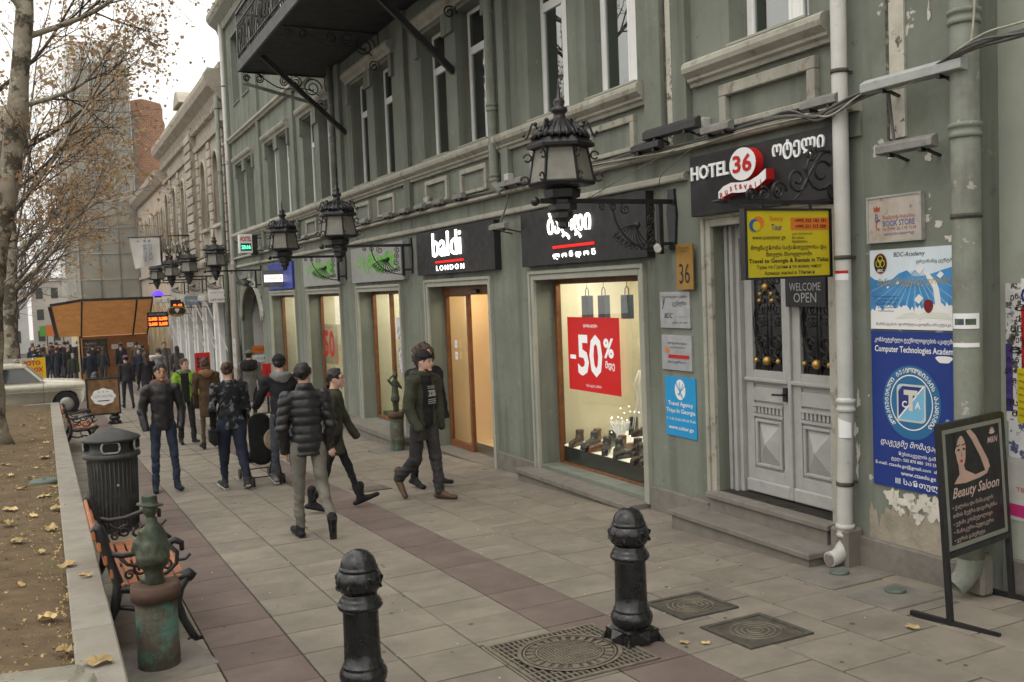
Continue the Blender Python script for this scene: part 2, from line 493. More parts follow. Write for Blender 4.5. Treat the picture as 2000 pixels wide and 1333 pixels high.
# ------------------------------------------------------------------ the green building
GB = thing('green_building', 'long grey green plaster building with shops below and paired windows above', 'building', (XF, 17.6, -1.2))
holesG = {'A': (5.55,6.98,.06,2.48), 'B': (8.17,10.48,-.22,2.08), 'C': (11.84,14.10,-.60,2.06), 'D': (15.46,17.81,-.42,2.03),
          'E': (19.1,21.69,-.45,2.03), 'F': (22.95,25.58,-.55,2.04), 'G': (26.95,29.9,-1.3,2.42)}
bays = [9.29, 12.86, 16.6, 20.35, 24.1, 28.3]
wins = [(5.72, 6.68)]
for yc in bays: wins += [(yc+.2, yc+1.18), (yc-1.18, yc-.2)]
WZ0, WZ1 = 4.02, 5.95
holesU = [(a, b, WZ0, WZ1) for a, b in wins]
holes3 = [(a, b, 7.75, 9.75) for a, b in wins]
DEP = .3
def wall_holes(mb, x, y0, y1, z0, z1, holes, dep=DEP, m=0):
    ys = sorted(set([y0, y1]+[h[0] for h in holes]+[h[1] for h in holes]))
    zs = sorted(set([z0, z1]+[h[2] for h in holes]+[h[3] for h in holes]))
    for i in range(len(ys)-1):
        run = None
        for j in range(len(zs)-1):
            cy, cz = (ys[i]+ys[i+1])/2, (zs[j]+zs[j+1])/2
            if any(h[0] < cy < h[1] and h[2] < cz < h[3] for h in holes): continue
            mb.add([(x,ys[i],zs[j]),(x,ys[i+1],zs[j]),(x,ys[i+1],zs[j+1]),(x,ys[i],zs[j+1])], [(0,3,2,1)], m)
    for a, b, c, d in holes:
        mb.add([(x,a,c),(x,b,c),(x,b,d),(x,a,d),(x+dep,a,c),(x+dep,b,c),(x+dep,b,d),(x+dep,a,d)],
               [(0,1,5,4),(1,2,6,5),(2,3,7,6),(3,0,4,7)], m)
mb = MB()
wall_holes(mb, XF, 5.2, 31.0, -1.6, 11.0, list(holesG.values())+holesU+holes3)
# spandrels that turn the last opening into an arch
a, b, c, d = holesG['G']; yc, ry, zs_ = (a+b)/2, (b-a)/2, 1.35
for s_ in (-1, 1):
    pts = [(yc+s_*ry, d), (yc, d)]+[(yc+s_*ry*math.sin(PI/2*k/10), zs_+(d-.02-zs_)*math.cos(PI/2*k/10)) for k in range(11)]
    mb.prism(pts, 'x', XF-.001, XF+DEP)
mb.build('wall', WALL, GB, fix=False)
mb = MB(); wall_holes(mb, XF, 4.28, 5.2, -1.0, 11.0, []); mb.build('worn_wall', WALL2, GB, fix=False)
for y_ in (30.98, 4.28): mb = MB(); mb.box(XF+.02, XF+9, y_, y_+.02, -1.6, 11); mb.build('end_wall', WALL, GB)
mb = MB(); mb.box(XF-.05, XF+9, 4.28, 31.0, 11.0, 11.15); mb.build('roof', STONE, GB)

# cornices and bands ---------------------------------------------------
def band(name, y0, y1, prof, m, bev=0):
    """prof: list of (out, z) closed outline, extruded along the street"""
    mb = MB(); mb.prism([(XF-o_, z) for o_, z in prof], 'y', y0, y1)
    return mb.build(name, m, GB, bev=bev)
band('string_course', 7.32, 30.9, [(-.02,2.945),(.05,2.945),(.06,2.96),(.06,3.0),(.03,3.02),(-.02,3.02)], TRIM)
band('fascia', 7.2, 30.9, [(-.02,3.02),(.025,3.02),(.025,3.2),(-.02,3.2)], WALL)
band('fascia', 5.2, 7.2, [(-.02,3.02),(.025,3.02),(.025,3.2),(-.02,3.2)], WALL)
band('cornice_band', 5.2, 30.9, [(-.02,3.2),(.10,3.2),(.12,3.215),(.12,3.24),(.05,3.275),(-.02,3.275)], TRIM)
cuts = [5.45, 7.20, 7.92, 11.2, 14.75, 18.48, 22.2, 26.0, 30.3]
for i in range(len(cuts)-1):
    if i == 1: continue
    y0_, y1_ = cuts[i]+(.0 if i else 0), cuts[i+1]-.02
    band('sill_band', y0_, y1_, [(-.02,3.76),(.05,3.76),(.06,3.79),(.09,3.81),(.09,3.835),(.11,3.85),(.145,3.88),(.155,3.92),(.145,3.96),(.11,3.985),(-.02,4.0)], TRIM)
band('storey_band', 5.2, 30.95, [(-.02,6.72),(.07,6.72),(.09,6.76),(.14,6.80),(.14,6.86),(.05,6.90),(-.02,6.90)], TRIM)
band('roof_cornice', 5.2, 30.98, [(-.02,10.2),(.08,10.2),(.14,10.34),(.35,10.5),(.42,10.62),(.42,10.75),(-.02,10.95)], TRIMG)
for k in range(40):
    y = 5.6+k*.645
    mb = MB(); mb.prism([(XF-.02,10.2),(XF-.3,10.48),(XF-.3,10.5),(XF-.02,10.5)], 'y', y, y+.16); mb.build('console', TRIMG, GB)
# pilasters between bays
for y0_, y1_ in ((7.22,7.44),(7.62,7.90),(10.98,11.18),(14.60,14.86),(18.33,18.60),(22.10,22.34),(25.92,26.2),(30.2,30.6)):
    mb = MB(); mb.box(XF-.075, XF+.01, y0_, y1_, 3.28, 10.2); mb.build('pilaster', WALL, GB, bev=.004)
# pale weathered strips in the grooves beside the hotel bay
MOSS = mat('stained_strip', (.46,.44,.37), .9, var=.15, vs=4, bump=.3, bs=30, stain=[((.07,.06,.045), 11, .56, .62, .9)])
STN = mat('black_stain_strip', (.075,.065,.05), .95, var=.4, vs=20, stain=((.25,.23,.18), 13, .55, .65, .8))
for y0_, z0_ in ((7.46, 3.28), (4.80, 2.95)):
    mb = MB(); mb.box(XF-.02, XF+.01, y0_, y0_+.13, z0_, 10.2); mb.build('pale_strip', MOSS, GB)
    mb = MB(); mb.box(XF-.024, XF+.01, y0_+.13, y0_+.155, z0_, 10.2); mb.build('stain_strip', STN, GB)

# upper windows --------------------------------------------------------
def upper_window(y0, y1, z0, z1, ajar=0):
    mb = MB(); xg = XF+.20; f = .055
    mb.box(xg, xg+.06, y0, y0+f, z0, z1); mb.box(xg, xg+.06, y1-f, y1, z0, z1)
    mb.box(xg, xg+.06, y0+f, y1-f, z0, z0+f); mb.box(xg, xg+.06, y0+f, y1-f, z1-f, z1)
    zt = z0+(z1-z0)*.70; ym = y0+(y1-y0)*.36
    mb.box(xg-.004, xg+.056, y0+f, y1-f, zt, zt+.07)
    mb.box(xg-.008, xg+.05, ym-.045, ym+.045, z0+f, zt)
    for a_, b_ in ((y0+f, ym-.045), (ym+.045, y1-f)):
        g = .04
        mb.box(xg-.012, xg+.03, a_, a_+g, z0+f, zt); mb.box(xg-.012, xg+.03, b_-g, b_, z0+f, zt)
        mb.box(xg-.011, xg+.03, a_+g, b_-g, z0+f, z0+f+g); mb.box(xg-.011, xg+.03, a_+g, b_-g, zt-g, zt)
    w_ = mb.build('window', WHITE, GB, bev=.004)
    for a_, b_, c_, d_ in ((y0+f, ym-.045, z0+f, zt), (ym+.045, y1-f, z0+f, zt), (y0+f, y1-f, zt+.07, z1-f)):
        mb = MB(); mb.box(xg+.012, xg+.018, a_+.002, b_-.002, c_, d_)
        p = mb.build('pane', WGLASS, w_, world=False); p.location = Vector(p.location)-GB.location-w_.location
    mb = MB(); mb.box(xg-.24, xg-.002, y0+.004, y1-.004, z0-.002, z0+.018)
    p = mb.build('sill', TRIMG, w_, world=False); p.location = Vector(p.location)-GB.location-w_.location
CURT = mat('office_interior', (.06,.085,.08), .9, var=.4, vs=1.5)
BLIND = mat('pale_curtain', (.5,.52,.48), .9, var=.1, vs=6)
for (a, b, c, d) in holesU+holes3: upper_window(a, b, c, d)
mb = MB(); mb.box(XF+.9, XF+.95, 4.4, 30.9, 3.3, 10.9)
mb.box(XF+.3, XF+.9, 4.4, 30.9, 6.4, 6.5); mb.box(XF+.3, XF+.9, 4.4, 30.9, 3.32, 3.4)
for y in [7.0]+[x+1.9 for x in bays]: mb.box(XF+.31, XF+.9, y, y+.1, 3.3, 10.9)
mb.build('office_rooms', CURT, GB)
for k, (a, b) in enumerate(wins):                       # curtains inside some windows
    if k in (0, 2, 5, 8, 9):
        mb = MB(); pts = [(XF+.36+.02*math.sin(i*1.9), a+.02+(b-a)*.34*i/12) for i in range(13)]
        mb.add([(x, y, 4.05) for x, y in pts]+[(x, y, 5.9) for x, y in pts], [(i, i+1, 14+i, 13+i) for i in range(12)], sm=True)
        mb.build('curtain', BLIND, GB, fix=False)
# window hoods with ears, and the pier between each pair
for yc in bays:
    mb = MB()
    mb.prism([(XF-o_, z) for o_, z in [(-.01,6.0),(.05,6.0),(.07,6.05),(.12,6.09),(.14,6.14),(.14,6.18),(.03,6.22),(-.01,6.22)]], 'y', yc-1.34, yc+1.34)
    mb.build('hood', TRIM, GB)
    for s_ in (-1, 1):
        for e in (1.26, .1):
            mb = MB(); y_ = yc+s_*e; hw = .07 if e > 1 else .09
            mb.box(XF-.06, XF+.01, y_-hw, y_+hw, 5.62 if e > 1 else 5.68, 5.995); mb.build('hood_ear', WALL, GB, bev=.004)
    for s_ in (-1, 1):                                  # recessed framed panel under each window
        y0_, y1_ = sorted((yc+s_*.24, yc+s_*1.14))
        mb = MB(); x0_, x1_ = XF-.045, XF+.005; f = .07
        mb.box(x0_, x1_, y0_, y1_, 3.63, 3.70); mb.box(x0_, x1_, y0_, y0_+f, 3.34, 3.63); mb.box(x0_, x1_, y1_-f, y1_, 3.34, 3.63); mb.box(x0_, x1_, y0_+f, y1_-f, 3.34, 3.385)
        mb.build('panel_frame', TRIM, GB, bev=.006)
mb = MB(); y0_, y1_ = 5.62, 6.78; x0_, x1_ = XF-.06, XF+.005; f = .09
mb.box(x0_, x1_, y0_, y1_, 3.60, 3.70); mb.box(x0_, x1_, y0_, y0_+f, 3.32, 3.60); mb.box(x0_, x1_, y1_-f, y1_, 3.32, 3.60); mb.box(x0_, x1_, y0_+f, y1_-f, 3.32, 3.37)
mb.build('panel_frame', TRIM, GB, bev=.008)

# ground-floor architraves --------------------------------------------
for k, (a, b, c, d) in holesG.items():
    if k == 'G': continue
    mb = MB(); w_ = .115
    for (o_, i0, i1) in ((.055, .07, w_), (.035, .0, .07)):
        mb.box(XF-o_, XF+.01, a-i1, a-i0, c-.05, d+i1); mb.box(XF-o_, XF+.01, b+i0, b+i1, c-.05, d+i1)
        mb.box(XF-o_+.001, XF+.01, a-i0, b+i0, d+i0, d+i1)
    mb.build('architrave', TRIMG if k != 'A' else TRIM, GB, bev=.006)
# arch surround with relief and keystone ball
mb = MB()
for (r_, o_) in ((1.0, .05), (1.13, .035)):
    pts = [(XF-o_, yc_, z_) for yc_, z_ in [(28.425+s*ry*(r_), zz) for s, zz in ((-1, -1.1),)]]
    ring = [(28.425-ry*r_*math.cos(PI*i/20), 1.35+(1.05*r_)*math.sin(PI*i/20)) for i in range(21)]
    mb.tube([(XF-o_*.3, p_[0], p_[1]) for p_ in ring], .05, 6)
mb.build('arch_moulding', TRIMG, GB)
mb = MB(); mb.ball((XF-.08, 28.425, 2.44), .1, 12); mb.build('keystone_ball', BLK, GB)
mb = MB()
for i in range(9):
    g = PI*(i+.5)/9
    for k in range(12):
        pass
    pts = [(XF-.02, 28.425-(1.75+.16*t*math.cos(t*5))*math.cos(g+.06*math.sin(t*6)), 1.35+(1.30+.14*t*math.sin(t*5))*math.sin(g+.06*math.sin(t*6))) for t in [j/10 for j in range(11)]]
    mb.tube(pts, .022, 5)
mb.build('arch_ornament', TRIMG, GB)
# vaulted passage behind the arch
PALE = mat('passage_plaster', (.47,.45,.44), .9, var=.08, vs=2, stain=((.25,.24,.22), 3, .55, .75, .4))
mb = MB(); mb.add([(XF+.3,29.9,-1.3),(XF+3.5,29.9,-1.3),(XF+3.5,29.9,2.4),(XF+.3,29.9,2.4)], [(0,1,2,3)]); mb.build('passage_wall', PALE, GB, fix=False)
mb = MB(); mb.box(XF+3.5, XF+3.55, 26.9, 29.9, -1.3, 2.5); mb.box(XF+.3, XF+3.5, 26.85, 26.95, -1.3, 2.5); mb.box(XF+.3,XF+3.5,26.9,29.95,2.44,2.5); mb.build('passage_dark', DARK, GB)

# plinth stones on the piers -------------------------------------------
pier = [(4.35,5.42,.20),(7.1,8.05,.21),(10.62,11.72,.20),(14.25,15.34,.24),(17.95,18.98,.30),(21.82,22.82,.34),(25.72,26.9,.4),(29.95,31,.5)]
for a, b, h in pier:
    n = max(1, round((b-a)/.75))
    for i in range(n):
        y0_, y1_ = a+(b-a)*i/n, a+(b-a)*(i+1)/n
        mb = MB(); mb.box(XF-.045, XF+.02, y0_+.002, y1_-.002, gz(y1_)-.1, gz(a)+h if a > 5 else .02); mb.build('plinth_stone', STONE, GB, bev=.008)
# steps under the openings
def step(y0, y1, x0, x1, z, name='door_step', th=.05, zb=None):
    mb = MB(); mb.box(x0, x1, y0, y1, z-th, z); s = mb.build(name, STONE, GB, bev=.008)
    mb = MB(); mb.box(x0+.03, x1, y0+.03, y1-.03, (zb if zb is not None else gz(y1)-.1), z-th); r = mb.build('riser', STONE, GB)
step(5.42, 7.24, 5.09, 5.56, -.105); step(5.50, 7.02, 5.36, 5.80, .06, zb=-.12)
step(8.12, 10.7, 5.22, 5.84, -.265, th=.06); step(15.0, 18.2, 5.16, 5.9, -.43, th=.09); step(18.95, 21.9, 5.3, 5.9, -.47, th=.09); step(22.8, 25.7, 5.3, 5.9, -.58, th=.09)
step(11.84, 14.1, 5.46, 6.2, -.475, th=.04)
# shop rooms ------------------------------------------------------------
CREAM = mat('cream_shop_wall', (.74,.70,.56), .8, var=.05, vs=2)
BEIGE = mat('warm_beige_wall', (.80,.62,.40), .8, var=.04, vs=2)
FLOORT = mat('pale_floor', (.62,.5,.32), .4, var=.08)
LAMP = emis('shop_lamp', (1,.91,.72), 20)
LAMPW = emis('shop_lamp_entrance', (1,.82,.54), 12)
def room(y0, y1, z0, z1, depth, m, lamp, mf=FLOORT, lamps=2):
    x0, x1 = XF+DEP, XF+DEP+depth
    mb = MB()
    mb.add([(x1,y0,z0),(x1,y1,z0),(x1,y1,z1),(x1,y0,z1)], [(0,1,2,3)]); mb.add([(x0,y0,z0),(x1,y0,z0),(x1,y0,z1),(x0,y0,z1)], [(0,1,2,3)])
    mb.add([(x0,y1,z0),(x1,y1,z0),(x1,y1,z1),(x0,y1,z1)], [(0,1,2,3)]); mb.add([(x0,y0,z1),(x1,y0,z1),(x1,y1,z1),(x0,y1,z1)], [(0,1,2,3)])
    mb.build('shop_room', m, GB, fix=False)
    mb = MB(); mb.add([(x0,y0,z0),(x1,y0,z0),(x1,y1,z0),(x0,y1,z0)], [(0,1,2,3)]); mb.build('shop_floor', mf, GB, fix=False)
    for i in range(lamps):
        yy = y0+(y1-y0)*(i+.5)/lamps
        mb = MB(); mb.box(x0+.25, min(x1-.1, x0+.65), yy-.3, yy+.3, z1-.05, z1-.02); mb.build('ceiling_lamp', lamp, GB)
room(8.0, 10.72, -.26, 2.25, 1.25, CREAM, LAMP)
room(11.7, 14.2, -.475, 2.12, 2.2, BEIGE, LAMPW)
room(15.3, 18.0, -.42, 2.15, 2.2, CREAM, LAMP)
room(18.9, 21.9, -.46, 2.15, 1.6, CREAM, LAMP)
room(22.8, 25.7, -.56, 2.15, 1.6, CREAM, LAMP)
# shop glazing with brown wooden frames
def shopfront(y0, y1, z0, z1, posts, xg=XF+.25, low=0):
    mb = MB(); f = .06
    mb.box(xg, xg+.07, y0, y0+f, z0, z1); mb.box(xg, xg+.07, y1-f, y1, z0, z1); mb.box(xg, xg+.07, y0+f, y1-f, z1-f, z1); mb.box(xg, xg+.07, y0+f, y1-f, z0, z0+f)
    for p in posts: mb.box(xg-.003, xg+.068, p-.035, p+.035, z0+f, z1-f)
    fr = mb.build('shop_window', WOOD, GB, bev=.004)
    e = [y0+f]+[q for p in posts for q in (p-.035, p+.035)]+[y1-f]
    for i in range(0, len(e), 2):
        mb = MB(); mb.box(xg+.03, xg+.036, e[i], e[i+1], z0+f, z1-f)
        p = mb.build('pane', GLASS, fr, world=False); p.location = Vector(p.location)-GB.location-fr.location
shopfront(8.17, 10.48, -.26, 2.08, []); shopfront(15.46, 17.81, -.42, 2.03, [16.75]); shopfront(19.1, 21.69, -.46, 2.03, []); shopfront(22.95, 25.58, -.57, 2.04, [23.9])
# sliding entrance door: fixed glazed side leaves, one leaf drawn back
for (ya, yb, xg) in ((13.18, 14.10, XF+.25), (11.84, 12.20, XF+.25)):
    mb = MB(); f = .07; z0, z1 = -.475, 2.06
    mb.box(xg, xg+.06, ya, ya+f, z0, z1); mb.box(xg, xg+.06, yb-f, yb, z0, z1); mb.box(xg, xg+.06, ya+f, yb-f, z1-.16, z1); mb.box(xg, xg+.06, ya+f, yb-f, z0, z0+.1)
    fr = mb.build('sliding_door', WOOD, GB, bev=.004)
    mb = MB(); mb.box(xg+.03, xg+.036, ya+f, yb-f, z0+.1, z1-.16); p = mb.build('pane', GLASS, fr, world=False); p.location = Vector(p.location)-GB.location-fr.location
mb = MB(); mb.box(XF+.22, XF+.34, 11.84, 14.10, 1.92, 2.06); mb.build('door_header', WOOD, GB, bev=.004)
mb = MB(); mb.box(XF+.16, XF+.22, 12.65, 12.85, 1.94, 2.0); mb.build('door_sensor', BLK, GB, bev=.01)
mb = MB(); mb.box(XF+2.44, XF+2.5, 11.75, 14.15, -.47, -.32); mb.build('skirting', mat('pale_skirting', (.6,.38,.14), .6), GB)
mb = MB(); mb.box(XF+2.47, XF+2.5, 13.0, 13.14, -.02, .1); mb.build('wall_socket', WHITE, GB, bev=.01)
mb = MB(); mb.box(XF+2.46, XF+2.5, 12.55, 12.95, .62, .75); mb.build('wall_heater', WHITE, GB, bev=.01)

# the hotel's double door ----------------------------------------------
DOORP = mat('grey_door_paint', (.335,.335,.32), .5, var=.07, vs=5, bump=.1, bs=30, stain=((.2,.2,.19), 6, .58, .75, .45))
GOLD = mat('dull_gold', (.50,.31,.09), .4, metal=.8, var=.2)
XD = XF+.2
mb = MB()
mb.box(XD-.05, XD+.12, 6.82, 6.98, .06, 2.48); mb.box(XD-.05, XD+.12, 5.55, 5.63, .06, 2.48); mb.box(XD-.049, XD+.12, 5.63, 6.82, 2.36, 2.48)
mb.box(XD-.09, XD-.05, 6.86, 6.9, .06, 2.48); mb.box(XD-.09, XD-.05, 6.93, 6.97, .06, 2.48)
mb.build('door_frame', DOORP, GB, bev=.006)
def leaf(y0, y1, handle):
    mb = MB(); z0, z1 = .075, 2.35; f = .10; zr = 1.06
    xa, xb = XD, XD+.05
    mb.box(xa, xb, y0, y0+f, z0, z1); mb.box(xa, xb, y1-f, y1, z0, z1)
    mb.box(xa, xb, y0+f, y1-f, z1-.12, z1); mb.box(xa, xb, y0+f, y1-f, zr, zr+.12); mb.box(xa, xb, y0+f, y1-f, z0, z0+.22)
    d = mb.build('door_leaf', DOORP, GB, bev=.005)
    def sub(mb, name, m, **k):
        p = mb.build(name, m, d, world=False, **k); p.location = Vector(p.location)-GB.location-d.location; return p
    ym = (y0+y1)/2
    mb = MB(); mb.box(xa-.035, xa, y0+.01, y1-.01, zr+.02, zr+.055); sub(mb, 'ledge', DOORP, bev=.008)
    mb = MB(); mb.box(xa+.02, xb-.005, y0+f, y1-f, z0+.22, zr); sub(mb, 'back_panel', DOORP)
    mb = MB(); mb.box(xa-.004, xb-.01, y0+f, y1-f, .90, 1.03); sub(mb, 'tablet', DOORP, bev=.01)
    mb = MB()
    nd = 8
    for i in range(nd):
        u = y0+f+(y1-y0-2*f)*(i+.25)/nd; mb.box(xa-.006, xa+.02, u, u+(y1-y0-2*f)/nd*.55, .80, .855)
    mb.box(xa-.015, xa+.02, y0+f, y1-f, .857, .885); mb.box(xa-.012, xa+.02, y0+f, y1-f, .765, .79)
    sub(mb, 'dentils', DOORP)
    # raised pyramid panel
    a, b, c, e = y0+f+.05, y1-f-.05, z0+.27, .715
    mb = MB(); mb.add([(xa+.02,a,c),(xa+.02,b,c),(xa+.02,b,e),(xa+.02,a,e),(xa-.05,(a+b)/2,(c+e)/2)], [(0,1,4),(1,2,4),(2,3,4),(3,0,4)]); sub(mb, 'pyramid_panel', DOORP)
    mb = MB(); g = .028
    mb.box(xa-.012, xa+.02, a-g, a, c-g, e+g); mb.box(xa-.012, xa+.02, b, b+g, c-g, e+g); mb.box(xa-.012, xa+.02, a, b, e, e+g); mb.box(xa-.012, xa+.02, a, b, c-g, c); sub(mb, 'panel_moulding', DOORP, bev=.006)
    mb = MB(); mb.box(xa-.03, xa, y0+.01, y1-.01, z0+.0, z0+.12); sub(mb, 'kick_board', DOORP, bev=.012)
    mb = MB(); mb.box(xa+.035, xa+.04, y0+f, y1-f, zr+.12, z1-.12); sub(mb, 'pane', mat('dark_door_glass', (.012,.012,.013), .15, var=0, spec=.6), fix=True)
    # iron scrollwork in front of the glass
    mb = MB(); gy0, gy1 = y0+f+.01, y1-f-.01; xg = xa+.012
    def T(pts, r=.006): mb.tube([(xg, ym+u, v) for u, v in pts], r, 5)
    hw = (gy1-gy0)/2
    T([(0, zr+.12), (0, z1-.12)], .007)
    for s_ in (-1, 1):
        for zc, rr, dr in ((1.72,.07,1),(1.62,.05,-1),(1.42,.085,1),(1.30,.05,-1),(1.98,.06,1)):
            T([(s_*(.085+rr*(1-.8*t)*math.cos(dr*t*9)), zc+rr*(1-.8*t)*math.sin(dr*t*9)) for t in [i/20 for i in range(21)]])
        T([(s_*(.02+hw*.9*math.sin(PI*t)), 1.22+.75*t) for t in [i/14 for i in range(15)]])
        T([(s_*hw*.9*t, 1.2+.12*math.sin(PI*t)) for t in [i/8 for i in range(9)]])
    sub(mb, 'grille', BLK)
    for u, v, r_ in ((0,1.27,.042),(-.14,1.27,.022),(.14,1.27,.022),(0,1.92,.036),(-.08,1.80,.022),(.08,1.80,.022),(0,2.12,.036),(-.13,2.10,.026),(.13,2.10,.026),(-.07,1.86,.02),(.07,1.86,.02)):
        mb = MB(); mb.ball((xg-.012, ym+u, v), r_, 10); sub(mb, 'rosette', GOLD)
    if handle:
        mb = MB(); mb.box(xa-.025, xa, y0+.03, y0+.075, .93, 1.05); mb.tube([(xa-.03, y0+.05, .99), (xa-.07, y0+.05, .99), (xa-.07, y0+.16, .985)], .01, 6); sub(mb, 'handle', BLK)
leaf(6.235, 6.815, 1); leaf(5.635, 6.215, 0)
mb = MB(); mb.box(XD-.03, XD+.03, 6.205, 6.245, .08, 2.34); mb.build('meeting_stile', DOORP, GB, bev=.006)
mb = MB(); mb.box(XD+.12, XD+.2, 5.5, 7.0, .0, 2.5); mb.build('hall_dark', DARK, GB)
mb = MB(); mb.box(5.32, 5.5, 5.26, 5.44, gz(5.4)-.1, .08); mb.build('pier_foot', STONE, GB, bev=.02)
# peeling plaster patches low on the worn wall
PEEL = mat('bare_white_plaster', (.56,.53,.47), .95, var=.12, vs=8, bump=.4, bs=35, stain=((.26,.25,.19), 9, .55, .62, .8))
RAW = mat('raw_render', (.30,.265,.205), .97, var=.2, vs=4, bump=.6, bs=30, stain=((.19,.18,.13), 5, .5, .7, .6))
def blob(y, z, w, h, seed, m, dx):
    rr = random.Random(seed); n = 26; pts = []
    for k in range(n):
        g = 2*PI*k/n; q = 1+.25*math.sin(g*3+seed)+rr.uniform(-.3, .3)
        pts.append((y+w*q*math.cos(g), z+h*q*math.sin(g)))
    mb = MB(); mb.add([(XF-dx, y, z)]+[(XF-dx, a, b) for a, b in pts], [(0, i+1, (i+1) % n+1) for i in range(n)]); mb.build('plaster_patch', m, GB, fix=False)
mb = MB(); n = 40
top = [(5.2-.9*i/n, .22+.06*math.sin(i*1.1)+.05*math.sin(i*2.7)+(.10 if 8 < i < 30 else 0)) for i in range(n+1)]
mb.add([(XF-.003, y, z) for y, z in top]+[(XF-.003, y, .0) for y, z in top], [(i, i+1, n+2+i, n+1+i) for i in range(n)]); mb.build('raw_render', RAW, GB, fix=False)
for i, (y, z, w_, h_) in enumerate(((4.98,.36,.06,.07),(4.84,.35,.08,.06),(4.70,.37,.07,.07),(4.60,.33,.06,.08),(4.9,.27,.03,.03),(4.75,.25,.04,.04),(4.47,.34,.04,.06))): blob(y, z, w_, h_, i+1, PEEL, .006+.0004*i)
for i, (y, z, w_, h_) in enumerate(((4.55,2.32,.03,.025),(4.42,2.36,.02,.06),(4.46,2.22,.04,.02),(4.62,2.78,.025,.03),(4.60,3.75,.012,.06),(4.95,2.83,.02,.02),(4.40,2.6,.018,.02),(4.41,1.95,.012,.05))): blob(y, z, w_, h_, 30+i, PEEL, .004+.0004*i)
for i, (y, z, w_, h_) in enumerate(((5.29,1.05,.018,.06),(5.32,.82,.02,.05),(5.30,.65,.02,.07),(5.47,.3,.03,.12),(5.31,.5,.012,.06))): blob(y, z, w_, h_, 60+i, PEEL, .003+.0004*i)

# neighbouring building at the right edge -------------------------------
PALEG = mat('pale_green_render', (.34,.36,.30), .9, var=.07, vs=1.2, bump=.15, bs=20, stain=((.22,.24,.19), 1.6, .55, .75, .5), streak=((.2,.21,.16), 6, .55, .8, .5))
RB = thing('pale_building', 'pale green rendered wall at the right edge, covered low down in torn bills', 'building', (5.75, 1.2, -.1))
mb = MB(); mb.box(5.75, 7.5, -6, 4.278, -.6, 12); mb.build('wall', PALEG, RB)
mb = MB(); mb.box(5.705, 5.752, -6, 4.20, -.4, .06); mb.build('plinth', STONE, RB, bev=.01)
